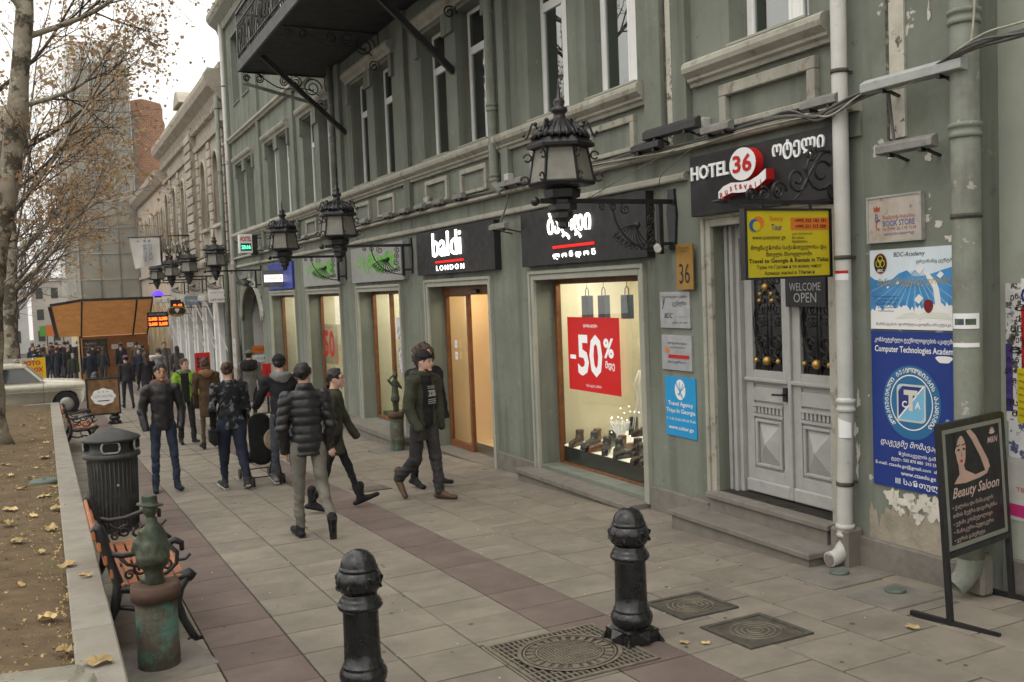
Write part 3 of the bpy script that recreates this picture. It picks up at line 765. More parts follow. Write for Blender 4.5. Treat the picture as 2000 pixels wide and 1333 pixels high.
# ------------------------------------------------------------------ lanterns on iron brackets
MILK = mat('milky_lantern_glass', (.185,.178,.148), .5, var=.16, vs=5, stain=((.17,.16,.13), 3.5, .5, .75, .6))
def make_lantern(label):
    t = thing('bracket_lantern', label, 'street lamp', (XF, 7.57, 2.765), 0, 'iron lanterns along the facade')
    mb = MB(); mb.prism([(-.05,-.46),(.05,-.46),(.05,-.38),(.075,-.12),(.05,.08),(.05,.12),(-.05,.12),(-.05,.08),(-.075,-.12),(-.05,-.38)], 'x', -.03, 0)
    mb.build('wall_plate', BLK, t, world=False)
    mb = MB(); mb.bar((0,0,0), (-1.45,0,0), .035, .045); mb.bar((-.16,0,-.5), (-.16,0,0), .045, .05); mb.bar((0,0,-.4), (-.16,0,-.4), .03, .03)
    mb.ball((-1.5,0,-.005), .042, 12); mb.build('arm', BLK, t, world=False)
    mb = MB()
    for k in range(9):                                     # fan of tendrils springing from the hub
        g = R(178+k*11.5); c0 = (-.42, 0, -.22)
        pts = [(-.42+.27*s_*math.cos(g+.5*s_), 0, -.22+.2*s_*math.sin(g+.5*s_)) for s_ in [i/8 for i in range(9)]]
        mb.tube(pts, .007, 5)
        e = pts[-1]; mb.scroll(e[0], e[2], .035, 0, .006, g, 1.3, 1, 12)
    mb.ball((-.42,0,-.22), .035, 8)
    mb.tube([(-.19-.5*math.sin(PI*.5*i/14), 0, -.47+.45*(1-math.cos(PI*.5*i/14))) for i in range(15)], .009, 5)
    for cx, cz, r_ in ((-.25,-.07,.05),(-.26,-.17,.05),(-.27,-.28,.05),(-.24,-.38,.045),(-.55,-.07,.06),(-.68,-.05,.045),(-.80,-.05,.04)):
        mb.scroll(cx, cz, r_, 0, .007, 1.2, 1.5, 1, 14)
    mb.build('scroll_bracket', BLK, t, world=False)
    L_ = -1.22
    mb = MB(); n = 6; ph = PI/6
    mb.lathe([(.03,-.25),(.05,-.23),(.05,-.19),(.09,-.15),(.09,-.10),(.13,-.08),(.13,-.03),(.10,-.02),(.10,.01),(.16,.03),(.17,.10),(.14,.11),(.29,.135),(.31,.16),(.29,.175)], n, (L_,0,0), 0, False, ph)
    mb.build('lantern_base', BLK, t, world=False)
    top, bot = .235, .29
    for k in range(6):
        g0, g1 = ph+k*PI/3, ph+(k+1)*PI/3
        q = [(L_+bot*math.cos(g0), bot*math.sin(g0), .172), (L_+bot*math.cos(g1), bot*math.sin(g1), .172), (L_+top*math.cos(g1), top*math.sin(g1), .47), (L_+top*math.cos(g0), top*math.sin(g0), .47)]
        mb = MB(); mb.add(q, [(0,1,2,3)]); mb.build('pane', MILK, t, world=False, fix=False)
    for k in range(6):
        mb = MB()
        g = ph+k*PI/3; c_, s_ = math.cos(g), math.sin(g)
        mb.bar((L_+bot*c_, bot*s_, .165), (L_+top*c_, top*s_, .475), .022, .022)
        # small cast ornament climbing each rib
        for (dr, dz) in ((.05,.20),(.055,.40)):
            rr = bot+(top-bot)*(dz-.172)/.3+dr
            pts = [(L_+(rr+.035*math.cos(a_))*c_, (rr+.035*math.cos(a_))*s_, dz+.035*math.sin(a_)) for a_ in [j*.7 for j in range(9)]]
            mb.tube(pts, .009, 4)
        mb.build('lantern_rib', BLK, t, world=False)
    mb = MB(); mb.lathe([(.24,.46),(.305,.475),(.31,.50),(.25,.56),(.235,.57)], n, (L_,0,0), 0, False, ph)
    fl = [(.25,.565),(.245,.60),(.17,.66),(.10,.72),(.06,.74),(.05,.78),(.075,.80),(.075,.83),(.04,.85),(.055,.885),(.045,.91),(.018,.93),(.012,1.02),(.003,1.10)]
    mb.lathe(fl, 24, (L_,0,0))
    for k in range(24):                                    # pleated skirt of the crown
        g = 2*PI*k/24; c_, s_ = math.cos(g), math.sin(g)
        mb.tube([(L_+.26*c_, .26*s_, .552), (L_+.235*c_, .235*s_, .605), (L_+.12*c_, .12*s_, .705)], [.016,.018,.008], 5)
    for k in range(6):
        g = ph+k*PI/3; c_, s_ = math.cos(g), math.sin(g)
        mb.tube([(L_+(.20+.12*u_)*c_, (.20+.12*u_)*s_, .64+.07*math.sin(u_*5)) for u_ in [j/8 for j in range(9)]], .01, 5)
        mb.ball((L_+.33*c_, .33*s_, .60), .018, 6); mb.ball((L_+.22*c_, .22*s_, .70), .022, 6)
    mb.build('lantern_roof', BLK, t, world=False)
    return t
lan = make_lantern('nearest and largest iron lantern, in front of the right black shop sign')
for y, la in ((14.81, 'iron lantern on a bracket left of the left black shop sign'), (18.62, 'iron lantern between the green shop sign and the blade sign'), (26.79, 'iron lantern beside the arched passage, in front of the downpipes'),
              (32.0, 'iron lantern above the white awning frames past the downpipe'), (36.6, 'iron lantern just left of the one above the awning frames'), (41.5, 'farthest iron lantern, below the hanging flag')):
    c = copy_tree(lan, None, la); c.location = (XF, y, 2.765)

# ------------------------------------------------------------------ downpipes
PIPEW = mat('white_downpipe', (.44,.435,.405), .5, var=.08, vs=4, stain=((.2,.18,.15), 5, .6, .75, .5))
PIPEG = mat('green_downpipe', (.19,.205,.168), .6, var=.12, vs=4, stain=[((.11,.105,.085), 3, .48, .7, .7), ((.40,.38,.34), 9, .64, .66, .7)], streak=((.08,.075,.06), 6, .55, .75, .6))
def pipe(label, pts, r, m, joints=(), clamps=()):
    t = thing('downpipe', label, 'pipe', (pts[-1][0], pts[-1][1], pts[-1][2]))
    mb = MB(); mb.tube(pts, r, 16); mb.build('pipe', m, t)
    for x, y, z in joints:
        mb = MB(); mb.lathe([(r+.001,-.05),(r+.012,-.045),(r+.012,-.02),(r+.006,-.015),(r+.006,.015),(r+.014,.02),(r+.014,.045),(r+.001,.05)], 16, (x,y,z)); mb.build('collar', m, t)
    for x, y, z in clamps:
        mb = MB(); mb.lathe([(r+.001,-.015),(r+.007,-.015),(r+.007,.015),(r+.001,.015)], 16, (x,y,z)); mb.box(x, XF, y-.012, y+.012, z-.01, z+.01); mb.build('clamp', IROND, t)
    return t
px_, py_ = 5.38, 5.33
t = pipe('white plastic downpipe beside the hotel door with open outlet', [(px_,py_-.03,11),(px_,py_-.03,1.0),(px_,py_,.3),(px_,py_,.0),(px_-.01,py_,-.05),(px_-.045,py_+.0,-.105),(px_-.10,py_,-.135),(px_-.17,py_,-.14)], .058, PIPEW, [(px_,py_-.03,1.02),(px_,py_,.06)], [(px_,py_-.03,3.5),(px_,py_-.03,2.13),(px_,py_-.005,.42)])
mb = MB(); mb.tube([(px_-.155,py_,-.14),(px_-.1725,py_,-.14)], .049, 16); mb.build('mouth_shade_disc', STONE, t)  # darker disc closes the outlet, standing in for the shade inside
t = pipe('thick green downpipe between the worn wall and the pale building', [(5.42,4.27,11),(5.42,4.27,.30),(5.42,4.27,.1)], .09, PIPEG, [(5.42,4.27,2.9),(5.42,4.27,3.62),(5.42,4.27,3.85)], [(5.42,4.27,2.35)])
mb = MB(); mb.tube([(5.42,4.27,.1),(5.40,4.27,.02),(5.36,4.28,-.04),(5.30,4.30,-.09)], [.085,.08,.072,.068], 14, cap=False); mb.build('broken_shoe', PIPEG, t, fix=False)
mb = MB(); mb.box(5.43,5.55,4.19,4.34,-.16,.12); mb.build('pipe_foot', STONE, t, bev=.02)
pipe('green downpipe between two window pairs, ending in an elbow above the shop sign', [(5.40,11.33,11),(5.40,11.33,3.50),(5.40,11.33,3.40),(5.41,11.29,3.33),(5.42,11.20,3.28),(5.43,11.12,3.24)], .065, PIPEG, [(5.40,11.33,4.35),(5.40,11.33,3.44)])
pipe('green downpipe rising from the sill band to the balcony', [(5.40,18.75,6.6),(5.40,18.75,4.0)], .06, PIPEG, [(5.40,18.75,5.1)])
pipe('pale downpipe at the far corner of the green building', [(5.38,30.3,11),(5.38,30.3,-.75)], .07, PIPEW, [(5.38,30.3,6.2),(5.38,30.3,3.1)], [(5.38,30.3,8.5)])
pipe('second pale downpipe at the far corner, on the next house', [(5.30,31.25,8.4),(5.30,31.25,-.75)], .075, PIPEG, [(5.30,31.25,6.0)], [(5.30,31.25,8.0)])
t = pipe('sloping grey pipe under the balcony bracket', [(5.42,18.9,5.75),(5.25,19.2,5.86),(4.5,19.45,6.1),(3.86,19.52,6.28)], .035, PIPEG)

# ------------------------------------------------------------------ balcony with its struts
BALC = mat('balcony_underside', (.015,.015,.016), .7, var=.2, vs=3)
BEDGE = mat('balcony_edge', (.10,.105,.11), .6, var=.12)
t = thing('balcony', 'black iron balcony with scrolled brackets projecting above the shops', 'balcony', (XF, 15.0, 6.5))
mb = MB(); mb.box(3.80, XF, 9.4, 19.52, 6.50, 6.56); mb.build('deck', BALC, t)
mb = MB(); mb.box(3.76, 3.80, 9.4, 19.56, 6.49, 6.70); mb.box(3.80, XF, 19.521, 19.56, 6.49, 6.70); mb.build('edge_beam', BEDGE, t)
for y in (18.15, 12.75):
    mb = MB(); mb.bar((XF, y, 5.12), (3.95, y, 6.5), .07, .09); mb.build('strut', BLK, t)
for y in (19.5, 16.0, 12.6):
    t0 = t; mb = MB(); b = [(-.18,.22,.2,0,1),(-.5,.12,.11,2,-1),(-.75,.12,.1,1,1),(-1.25,.1,.09,2,-1),(-1.5,.1,.075,0,1)]
    for cx, dz, r_, a0, d in b: mb.scroll(XF+cx-.08, 6.47-dz, r_, y, .014, a0, 1.9, d, 26)
    mb.tube([(XF-.05-1.5*s_, y, 6.05+.42*s_+.08*math.sin(s_*8)) for s_ in [i/16 for i in range(17)]], .013, 5)
    mb.bar((XF, y, 5.9), (XF, y, 6.5), .03, .03); mb.bar((XF, y, 6.485), (3.85, y, 6.485), .03, .03)
    mb.scroll(XF-.1, 5.92, .09, y, .014, 1, 1.5, 1, 18)
    mb.build('scroll_bracket', BLK, t)
mb = MB()
for y in [9.5+.125*i for i in range(81)]:
    mb.tube([(3.79, y, 6.7), (3.79+.02*math.sin(y*9), y+.03, 6.95), (3.79, y, 7.25), (3.79, y, 7.62)], .011, 4)
mb.bar((3.79,9.4,7.62), (3.79,19.55,7.62), .05, .04); mb.bar((3.79,9.4,6.82), (3.79,19.55,6.82), .03, .02); mb.bar((3.79,9.4,7.4), (3.79,19.55,7.4), .03, .02)
r_ = mb.build('railing', BLK, t); tag(r_, kind='stuff')
mb = MB()
for i in range(30):
    mb.tube([(3.79, 10+i*.32+.12*math.cos(a_), 7.1+.14*math.sin(a_)) for a_ in [k*.6 for k in range(10)]], .011, 4)
for i in range(14): mb.tube([(3.8+i*.125, 19.54, 6.7), (3.8+i*.125, 19.54, 7.62)], .011, 4)
mb.bar((3.8,19.54,7.62), (XF,19.54,7.62), .04, .04)
tag(mb.build('railing_scrolls', BLK, t), kind='stuff')

# ------------------------------------------------------------------ signs
SIGNP = R(-90)
def wsign(name, label, cat, yc, zb, w, h, d, m, x=XF, bev=.0, group=None):
    t = thing(name, label, cat, (x, yc, zb), SIGNP, group)
    mb = MB(); mb.box(-w/2, w/2, -d, 0, 0, h); mb.build('panel', m, t, world=False, bev=bev)
    return t
def disc(cx, cz, rx_, rz_, y, th, m, parent, name='emblem', n=32, r_in=0):
    mb = MB()
    if r_in:
        vs = []
        for k in range(n):
            g = 2*PI*k/n
            vs += [(cx+rx_*math.cos(g), y, cz+rz_*math.sin(g)), (cx+rx_*r_in*math.cos(g), y, cz+rz_*r_in*math.sin(g))]
        mb.add(vs, [(2*k, 2*k+1, (2*k+3) % (2*n), (2*k+2) % (2*n)) for k in range(n)])
        return mb.build(name, m, parent, world=False, fix=False)
    mb.prism([(cx+rx_*math.cos(2*PI*k/n), cz+rz_*math.sin(2*PI*k/n)) for k in range(n)], 'y', y, y+th)
    return mb.build(name, m, parent, world=False)
def poly(pts, y, th, m, parent, name='emblem'):
    mb = MB(); mb.prism(pts, 'y', y, y+th); return mb.build(name, m, parent, world=False)
PW = mat('print_white', (.72,.72,.72), .5, var=0); PK = mat('print_black', (.015,.015,.015), .5, var=0)
PR = mat('print_red', (.42,.012,.012), .45, var=0); PB = mat('print_navy', (.02,.03,.16), .5, var=0)
PBL = mat('print_blue', (.012,.035,.20), .45, var=.05, vs=6); PSK = mat('print_sky_blue', (.02,.27,.55), .4, var=.03)
PY = mat('print_yellow', (.52,.42,.012), .45, var=.05, vs=3); PO = mat('print_orange', (.62,.16,.02), .45, var=.04)
PG = mat('print_gold', (.42,.30,.06), .45, var=.05); PGR = mat('print_grey', (.3,.3,.3), .5, var=0)
WLET = mat('white_sign_letters', (.78,.8,.8), .4, var=0)

# hotel box sign
t = wsign('hotel_sign', 'black hotel box sign over the grey double door with red round number', 'sign', 6.25, 2.58, 1.77, .54, .12, BLKS, bev=.004)
text('HOTEL', -.59, .385, .53, .125, WLET, t, -.135, .016, bold=.02)
text('ოტელი', .51, .43, .57, .155, WLET, t, -.135, .016, bold=.012)
mb = MB(); mb.prism([(-.06+.165*math.cos(2*PI*k/32), .375+.135*math.sin(2*PI*k/32)) for k in range(32)], 'y', -.2, -.12); mb.build('red_drum', PR, t, world=False)
disc(-.06, .375, .165, .135, -.204, .005, PW, t, 'white_disc')
text('36', -.06, .38, .24, .15, PR, t, -.207, .001, bold=.03)
rib = [(-.37,.175),(-.30,.215),(-.2,.235),(-.08,.225),(.04,.225),(.14,.255),(.23,.30)]
mb = MB(); mb.prism([(u, v) for u, v in rib]+[(u, v-.085) for u, v in rib[::-1]], 'y', -.205, -.12); mb.build('ribbon_back', PR, t, world=False)
mb = MB(); mb.prism([(u, v) for u, v in rib]+[(u, v-.085) for u, v in rib[::-1]], 'y', -.212, -.2055); mb.build('ribbon', PW, t, world=False)
for i, ch in enumerate('Rustaveli'):
    u = -.325+.062*i; v = .175+.02*math.sin(i*.9-1)+.006*i-.04+.02
    text(ch, u, v, 0, .055 if ch in 'Rtl' else .042, PR, t, -.2135, .001, bold=.03, rot=.16, name='lettering')
text('რუსთაველის 36', -.02, .07, .6, .05, mat('unlit_letters', (.035,.035,.035), .4, var=0), t, -.125, .004)

# the two black shoe shop signs
for yc, la, w in ((12.87, 'left black shop sign with white letters and red bar over the sliding door', 2.9), (9.26, 'right black shop sign with red bar over the shoe window, behind the lantern', 2.74)):
    t = wsign('shop_sign', la, 'sign', yc, 2.25, w, .66, .10, BLKS, bev=.004)
    if yc > 10:
        text('baldi', -.20, .44, 1.10, .36, LIGHTW, t, -.112, .012, bold=.004)
        mb = MB(); mb.box(-.64+.0, .42, -.115, -.10, .165, .195); mb.build('red_bar', REDL, t, world=False)
        text('L O N D O N', -.10, .09, 1.05, .075, LIGHTW, t, -.106, .004)
    else:
        text('ბალდი', -.17, .44, .98, .33, LIGHTW, t, -.112, .012, bold=.004)
        mb = MB(); mb.box(-.54, .38, -.115, -.10, .185, .215); mb.build('red_bar', REDL, t, world=False)
        text('ლ ო ნ დ ო ნ', -.08, .10, .95, .085, LIGHTW, t, -.106, .004)
# grey boards with green neon script
GBOARD = mat('grey_board', (.28,.285,.27), .6, var=.06)
NEON = emis('green_neon', (.16,.62,.03), .55)
for yc, la in ((16.5, 'grey fascia board with green neon script next to the black sign'), (20.3, 'grey fascia board with green neon script behind the second lantern')):
    t = wsign('neon_sign', la, 'sign', yc, 2.21, 2.95, .65, .08, GBOARD)
    text('ააააა', .35, .36, 1.6, .26, NEON, t, -.09, .003, shear=.3) if 0 else text('მაკური', .3, .34, 1.5, .36, NEON, t, -.09, .003, shear=.25)
    mb = MB()
    for k in range(9): mb.scroll(-1.0+.26*k, .33+.1*math.sin(k*2.1), .13, -.085, .007, k, 1.2, (-1)**k, 16)
    mb.build('neon_scrolls', NEON, t, world=False)
t = wsign('fascia_board', 'plain blue fascia board behind the lit blade sign', 'sign', 24.3, 2.2, 2.7, .66, .06, mat('blue_board', (.03,.05,.3), .5, var=.05))

# wall plates beside the hotel door
BRASS = mat('brass_plate', (.32,.185,.045), .5, metal=.35, var=.12, vs=6)
t = wsign('number_plate', 'brass house number plate reading 36', 'plate', 7.33, 1.92, .26, .43, .012, BRASS, x=XF-.055)
text('36', 0, .15, .16, .19, PK, t, -.0145); text('რუსთაველის', 0, .39, .15, .02, PK, t, -.0145); text('გამზირი', 0, .36, .1, .018, PK, t, -.0145)
ALU = mat('brushed_plate', (.36,.37,.38), .42, metal=.3, var=.12, vs=7, stain=((.18,.16,.15), 4, .58, .75, .4))
t = wsign('name_plate', 'pale silver name plate with grey lettering under the brass number plate', 'plate', 7.57, 1.55, .48, .35, .02, ALU)
text('საგამომცემლო ცენტრი', 0, .30, .40, .03, PK, t, -.0225); text('y', -.18, .23, .05, .1, PK, t, -.0225, shear=.3); text('ცენტრი', .08, .235, .22, .06, PK, t, -.0225)
text('BDC', -.10, .12, .14, .05, PK, t, -.0225, shear=.3); text('www.bdc.ge', .1, .11, .18, .025, PGR, t, -.0225); text('ტელ: 2 92 13 03', .08, .05, .24, .022, PK, t, -.0225)
t = wsign('name_plate', 'dull silver name plate with a red stripe above the sky blue board', 'plate', 7.56, 1.14, .48, .34, .02, ALU)
text('ნოტარიუსი', .02, .26, .3, .03, PK, t, -.0225); text('სამართალი', .02, .22, .22, .025, PK, t, -.0225)
poly([(-.13,.115),(.2,.115),(.2,.15),(-.13,.15)], -.0235, .002, PR, t, 'stripe'); text('ბიურო', .0, .075, .28, .035, PBL, t, -.0225); disc(-.15, .19, .03, .03, -.0235, .002, PO, t)
t = wsign('travel_board', 'sky blue travel agency board with a white globe', 'sign', 7.53, .49, .49, .585, .012, PSK)
disc(.0, .46, .085, .1, -.0135, .001, PW, t, 'globe')
mb = MB()
for k in range(5): mb.tube([(.07*math.sin(PI*(i/10-.5))*math.cos(k*.7)+.012*k-.02, -.015, .46+.085*math.cos(PI*i/10)*(1-.1*k)) for i in range(11)], .003, 4)
mb.build('globe_lines', PSK, t, world=False)
text('Travel Agency', 0, .315, .40, .055, PW, t, -.0145, bold=.015); text('Trips In Georgia', 0, .245, .46, .055, PW, t, -.0145, bold=.015)
text('T.: 2 92 73 63; 595 25 73 63', 0, .165, .46, .028, PW, t, -.0145, bold=.01); text('www.cultur.ge', 0, .08, .40, .05, PW, t, -.0145, bold=.015)

# hanging yellow sign on its scrolled bracket (both at right angles to the wall)
t = thing('yellow_sign', 'yellow travel agency sign hanging from a scrolled iron bracket', 'sign', (4.95, 5.42, 2.0))
mb = MB(); mb.box(-.40,.40,-.02,.02,0,.49); mb.build('panel', PY, t, world=False)
mb = MB()
for a in (-1, 1): mb.box(a*.405-.012, a*.405+.012, -.028, .028, -.012, .502)
mb.box(-.393,.393,-.028,.028,-.012,.004); mb.box(-.393,.393,-.028,.028,.486,.502); mb.build('frame', BLK, t, world=False)
disc(-.285, .40, .055, .045, -.0225, .001, PO, t, 'fruit'); disc(-.325, .38, .045, .045, -.0245, .001, mat('print_ocean', (.02,.09,.3), .5, var=0), t, 'wave'); disc(-.305, .375, .035, .035, -.026, .001, PY, t, 'wave_curl')
text('Sunny', -.115, .425, .13, .05, PO, t, -.023, bold=.01); text('Tour', -.115, .365, .10, .045, PBL, t, -.023, bold=.01)
poly([(.02,.345),(.40,.345),(.40,.435),(.02,.435)], -.0225, .001, PO, t, 'phone_band')
text('+995 322 183 181', .21, .413, .30, .026, PK, t, -.0245, bold=.02); text('+995 551 315 550', .21, .37, .30, .026, PK, t, -.0245, bold=.02)
text('ავია ბილეთები', .13, .315, .2, .022, PK, t, -.023); text('Air tickets', .085, .288, .12, .022, PK, t, -.023); text('Авиабилеты', .1, .26, .15, .022, PK, t, -.023)
text('www.sunnytour.ge', -.19, .285, .31, .036, PK, t, -.023)
text('მოგზაურობა საქართველოსა და', 0, .215, .72, .044, PK, t, -.023, bold=.012); text('მთელს მსოფლიოში', 0, .165, .44, .042, PK, t, -.023, bold=.012)
text('Travel to Georgia & Rentals in Tbilisi', 0, .118, .76, .04, PK, t, -.023, bold=.02)
text('Туры по Грузии и по всему миру!', 0, .075, .62, .034, PK, t, -.023, bold=.008); text('Аренда жилья в Тбилиси', 0, .03, .48, .034, PK, t, -.023, bold=.008)
t = thing('sign_bracket', 'black scrolled wrought iron bracket carrying the yellow sign', 'bracket', (XF, 5.42, 2.55))
mb = MB(); mb.bar((0,0,0), (-1.1,0,0), .022, .03); mb.bar((0,0,-.06), (0,0,.42), .03, .03)
for x in (-.32, -.78): mb.bar((x,0,0), (x,0,-.06), .02, .02)
mb.tube([(-1.1,0,0),(-1.16,0,.005),(-1.24,0,0)], [.014,.02,.002], 6)
mb.build('bar', BLK, t, world=False)
mb = MB()
mb.tube([(-.02-.62*s_, 0, .35-.33*s_+.1*math.sin(s_*6.2)) for s_ in [i/24 for i in range(25)]], .011, 6)
for cx, cz, r_, a0, d, tn_ in ((-.20,.22,.19,0,1,1.9),(-.44,.17,.11,1,-1,1.6),(-.62,.08,.075,0,1,1.6),(-.76,.055,.055,2,-1,1.5),(-.88,.05,.05,0,1,1.4),(-.08,.08,.07,2,1,1.5),(-.30,.36,.06,1,-1,1.2)): mb.scroll(cx, cz, r_, 0, .0105, a0, tn_, d, 24)
mb.build('scrolls', BLK, t, world=False)
# WELCOME / OPEN panel on the door
t = wsign('welcome_sign', 'small black panel with dotted WELCOME OPEN letters on the right door leaf', 'sign', 5.97, 1.75, .46, .24, .03, BLKS, x=XF+.16)
DOT = mat('dot_letters', (.30,.30,.31), .5, var=0)
text('WELCOME', 0, .165, .36, .065, DOT, t, -.033); text('OPEN', 0, .075, .26, .08, DOT, t, -.033)

# boards on the worn wall
FADE = mat('faded_board', (.42,.375,.33), .6, var=.12, vs=5, stain=[((.30,.22,.15), 3, .5, .7, .6), ((.07,.05,.04), 14, .62, .68, .8)])
t = wsign('book_shop_board', 'faded framed book store board, topmost on the worn wall', 'sign', 4.90, 2.22, .48, .335, .035, FADE)
mb = MB()
for a in (-1, 1): mb.box(a*.235-.008, a*.235+.008, -.042, -.03, 0, .335)
mb.box(-.227,.227,-.042,-.03,0,.014); mb.box(-.227,.227,-.042,-.03,.321,.335); mb.build('frame', GREYM, t, world=False)
FR_ = mat('faded_red', (.34,.06,.03), .6, var=0); FB_ = mat('faded_blue', (.12,.13,.30), .6, var=0)
poly([(-.175,.225),(-.125,.225),(-.12,.26),(-.135,.25),(-.15,.265),(-.165,.25),(-.18,.26)], -.037, .001, FR_, t, 'crown')
text('B', -.15, .18, .03, .06, FB_, t, -.038, bold=.02); text('C', -.14, .13, .04, .08, FR_, t, -.038, shear=.2)
text('წიგნების მაღაზია', .045, .175, .28, .034, FR_, t, -.038); text('BOOK STORE', .045, .135, .28, .042, FB_, t, -.038, bold=.01); text('Tel: (+995 32) 2 92 13 03', .045, .092, .3, .026, FR_, t, -.038); text('www.bcbookstore.ge', .045, .058, .27, .026, FB_, t, -.038)

SKYP = mat('poster_blue', (.045,.19,.42), .35, var=.35, vs=2.2); SKYW = mat('poster_pale', (.60,.68,.74), .35, var=.05)
t = wsign('academy_board', 'blue and white academy board with open book and red apple', 'sign', 4.76, 1.595, .77, .575, .012, SKYW)
bl = [(-.383,.13),(.383,.13),(.383,.44)]+[(.383-.77*i/12+.0, .405+.03*math.cos(i*.6)-.0) for i in range(1, 7)]+[(-.05,.42),(-.12,.40),(-.18,.36),(-.26,.345),(-.34,.36),(-.383,.385)]
poly(bl, -.0135, .001, SKYP, t, 'blue_field')
mb = MB()
for k in range(13):
    g = R(200+k*11.5); mb.prism([(.02,.42),(.02+.42*math.cos(g)-.008, max(.14,.42+.42*math.sin(g))),(.02+.42*math.cos(g)+.012, max(.14,.42+.42*math.sin(g)))], 'y', -.0146, -.0138)
mb.build('light_rays', mat('poster_rays', (.16,.38,.56), .35, var=0), t, world=False)
crowd = [(-.383,.0)]
rr = random.Random(4)
for i in range(48): crowd.append((-.375+.75*i/47, .125+.05*rr.random()+(.055 if i % 5 == 0 else 0)*rr.random()+(.02 if i > 30 else 0)))
crowd.append((.383,.0)); poly(crowd, -.0152, .0008, PW, t, 'white_crowd')
poly([(.19,.14),(.24,.14),(.22,.27),(.20,.33),(.13,.40),(.10,.40),(.12,.36),(.17,.29),(.18,.22)], -.0156, .0008, PW, t, 'raised_arm')
for u, v, s_ in ((.06,.415,.035),(.23,.375,.03),(-.13,.33,.016),(.05,.21,.04),(-.22,.30,.012)): poly([(u-s_,v),(u,v-s_*.7),(u+s_,v+s_*.3),(u,v+s_)], -.0158, .0008, PW, t, 'thrown_cap')
poly([(-.16,.075),(.03,.085),(.06,.065),(.09,.085),(.33,.075),(.28,.12),(.09,.125),(.05,.105),(.0,.125),(-.08,.115)], -.0165, .0008, mat('book_page', (.62,.63,.56), .4, var=0), t, 'open_book')
poly([(.13+.04*math.cos(a)*(1-.18*math.sin(a)*(-1)), .165+.048*math.sin(a)) for a in [2*PI*k/20 for k in range(20)]], -.0172, .0008, mat('apple_red', (.16,.008,.01), .25, var=0), t, 'apple')
disc(-.285, .475, .06, .075, -.0145, .001, PK, t, 'round_badge'); disc(-.285, .475, .06, .075, -.0152, .001, mat('badge_rim', (.32,.1,.05), .5, var=0), t, 'badge_rim', r_in=.9)
mb = MB()
for k in range(3):
    g = PI/2+k*2*PI/3; mb.tube([(-.285+.02*math.cos(g)+.022*math.cos(a), -.016, .485+.02*math.sin(g)+.026*math.sin(a)) for a in [2*PI*i/14 for i in range(15)]], .0035, 5)
mb.build('trefoil', mat('badge_yellow', (.5,.42,.02), .5, var=0), t, world=False); text('BDC', -.285, .425, .05, .022, PW, t, -.0155, bold=.03)
text('BDC-Academy', -.03, .53, .27, .042, PK, t, -.0145, shear=.15); text('ტრეინინგ ცენტრი', .19, .475, .32, .032, PK, t, -.0145)
text('შენ გამოგვყადე დროძი!', .0, .335, .62, .065, PG, t, -.0165, shear=.2)
for i, s_ in enumerate(('მის: რუსთაველის 36', 'ტელ: +995 32 2 92 13', 'მობ: 597 55 12 17', 'bdc@bdcacademy.ge', 'www.bdcacademy.ge')): text(s_, -.24+.01*(i % 2), .235-.026*i, .22-.02*i, .016, PB, t, -.0165)
text('წარმატების ფორმულა-ცოდნა-პრაქტიკა', -.01, .035, .64, .026, PK, t, -.0165)

t = wsign('computer_academy_board', 'large dark blue computer academy board with a round logo', 'sign', 4.76, .44, .77, 1.14, .012, PBL)
text('კომპიუტერული ტექნოლოგიების აკადემია', 0, 1.075, .70, .042, PW, t, -.0145, bold=.015); text('Computer Technologies Academy', 0, 1.005, .70, .06, PW, t, -.0145, bold=.018)
LOGO = mat('logo_teal', (.02,.13,.28), .45, var=0)
disc(-.03, .635, .25, .265, -.0135, .001, LOGO, t, 'logo_disc', 48); disc(-.03, .635, .185, .20, -.0145, .001, PW, t, 'logo_ring', 48, .955)
ring = 'კომპიუტერული ტექნოლოგიების აკადემია'
for i, ch in enumerate(ring):
    if ch == ' ': continue
    g = R(225-268*i/(len(ring)-1)) ; u, v = -.03+.218*math.cos(g), .635+.232*math.sin(g)
    text(ch, u, v, 0, .034, PW, t, -.0155, bold=.02, rot=g-PI/2)
def rsq(cx, cz, a, b, n=6, rr_=.04):
    pts = []
    for (sx, sz, g0) in ((1,1,0),(-1,1,90),(-1,-1,180),(1,-1,270)):
        rq = rr_ if (sx, sz) in ((-1,1),(1,-1)) else .008
        for i in range(n+1): g = R(g0+90*i/n); pts.append((cx+sx*(a-rq)+rq*math.cos(g), cz+sz*(b-rq)+rq*math.sin(g)))
    return pts
poly(rsq(-.03,.63,.125,.135), -.0155, .001, mat('logo_silver', (.5,.52,.5), .4, var=0), t, 'logo_frame'); poly(rsq(-.03,.63,.11,.12), -.0165, .001, mat('logo_pale', (.16,.42,.62), .4, var=0), t, 'logo_field')
poly([(-.14,.53),(-.14,.71),(-.10,.75),(.07,.75)], -.0172, .0008, PB, t, 'logo_half')
mb = MB(); mb.bar((-.14,-.0178,.515), (.08,-.0178,.755), .012, .0012, up=(0,1,0)); mb.build('logo_diagonal', PW, t, world=False)
text('T', -.03, .65, .12, .15, mat('logo_letter', (.55,.56,.5), .4, var=0), t, -.0195, bold=.05); text('C', -.085, .62, .045, .05, PW, t, -.0195, bold=.03); text('A', .03, .62, .05, .05, PW, t, -.0195, bold=.03)
text('დაგეგმე მომავალი', -.03, .325, .56, .06, PW, t, -.0145, shear=.3, bold=.005)
text('რუსთაველის გამზ. 36', .05, .255, .40, .035, PW, t, -.0145, bold=.012); text('ტელ.: 555 870 880  593 555 123', .02, .21, .47, .03, PW, t, -.0145, bold=.01); text('E-mail: ctaedu.ge@gmail.com  skype: cta', -.02, .165, .68, .034, PW, t, -.0145, bold=.008)
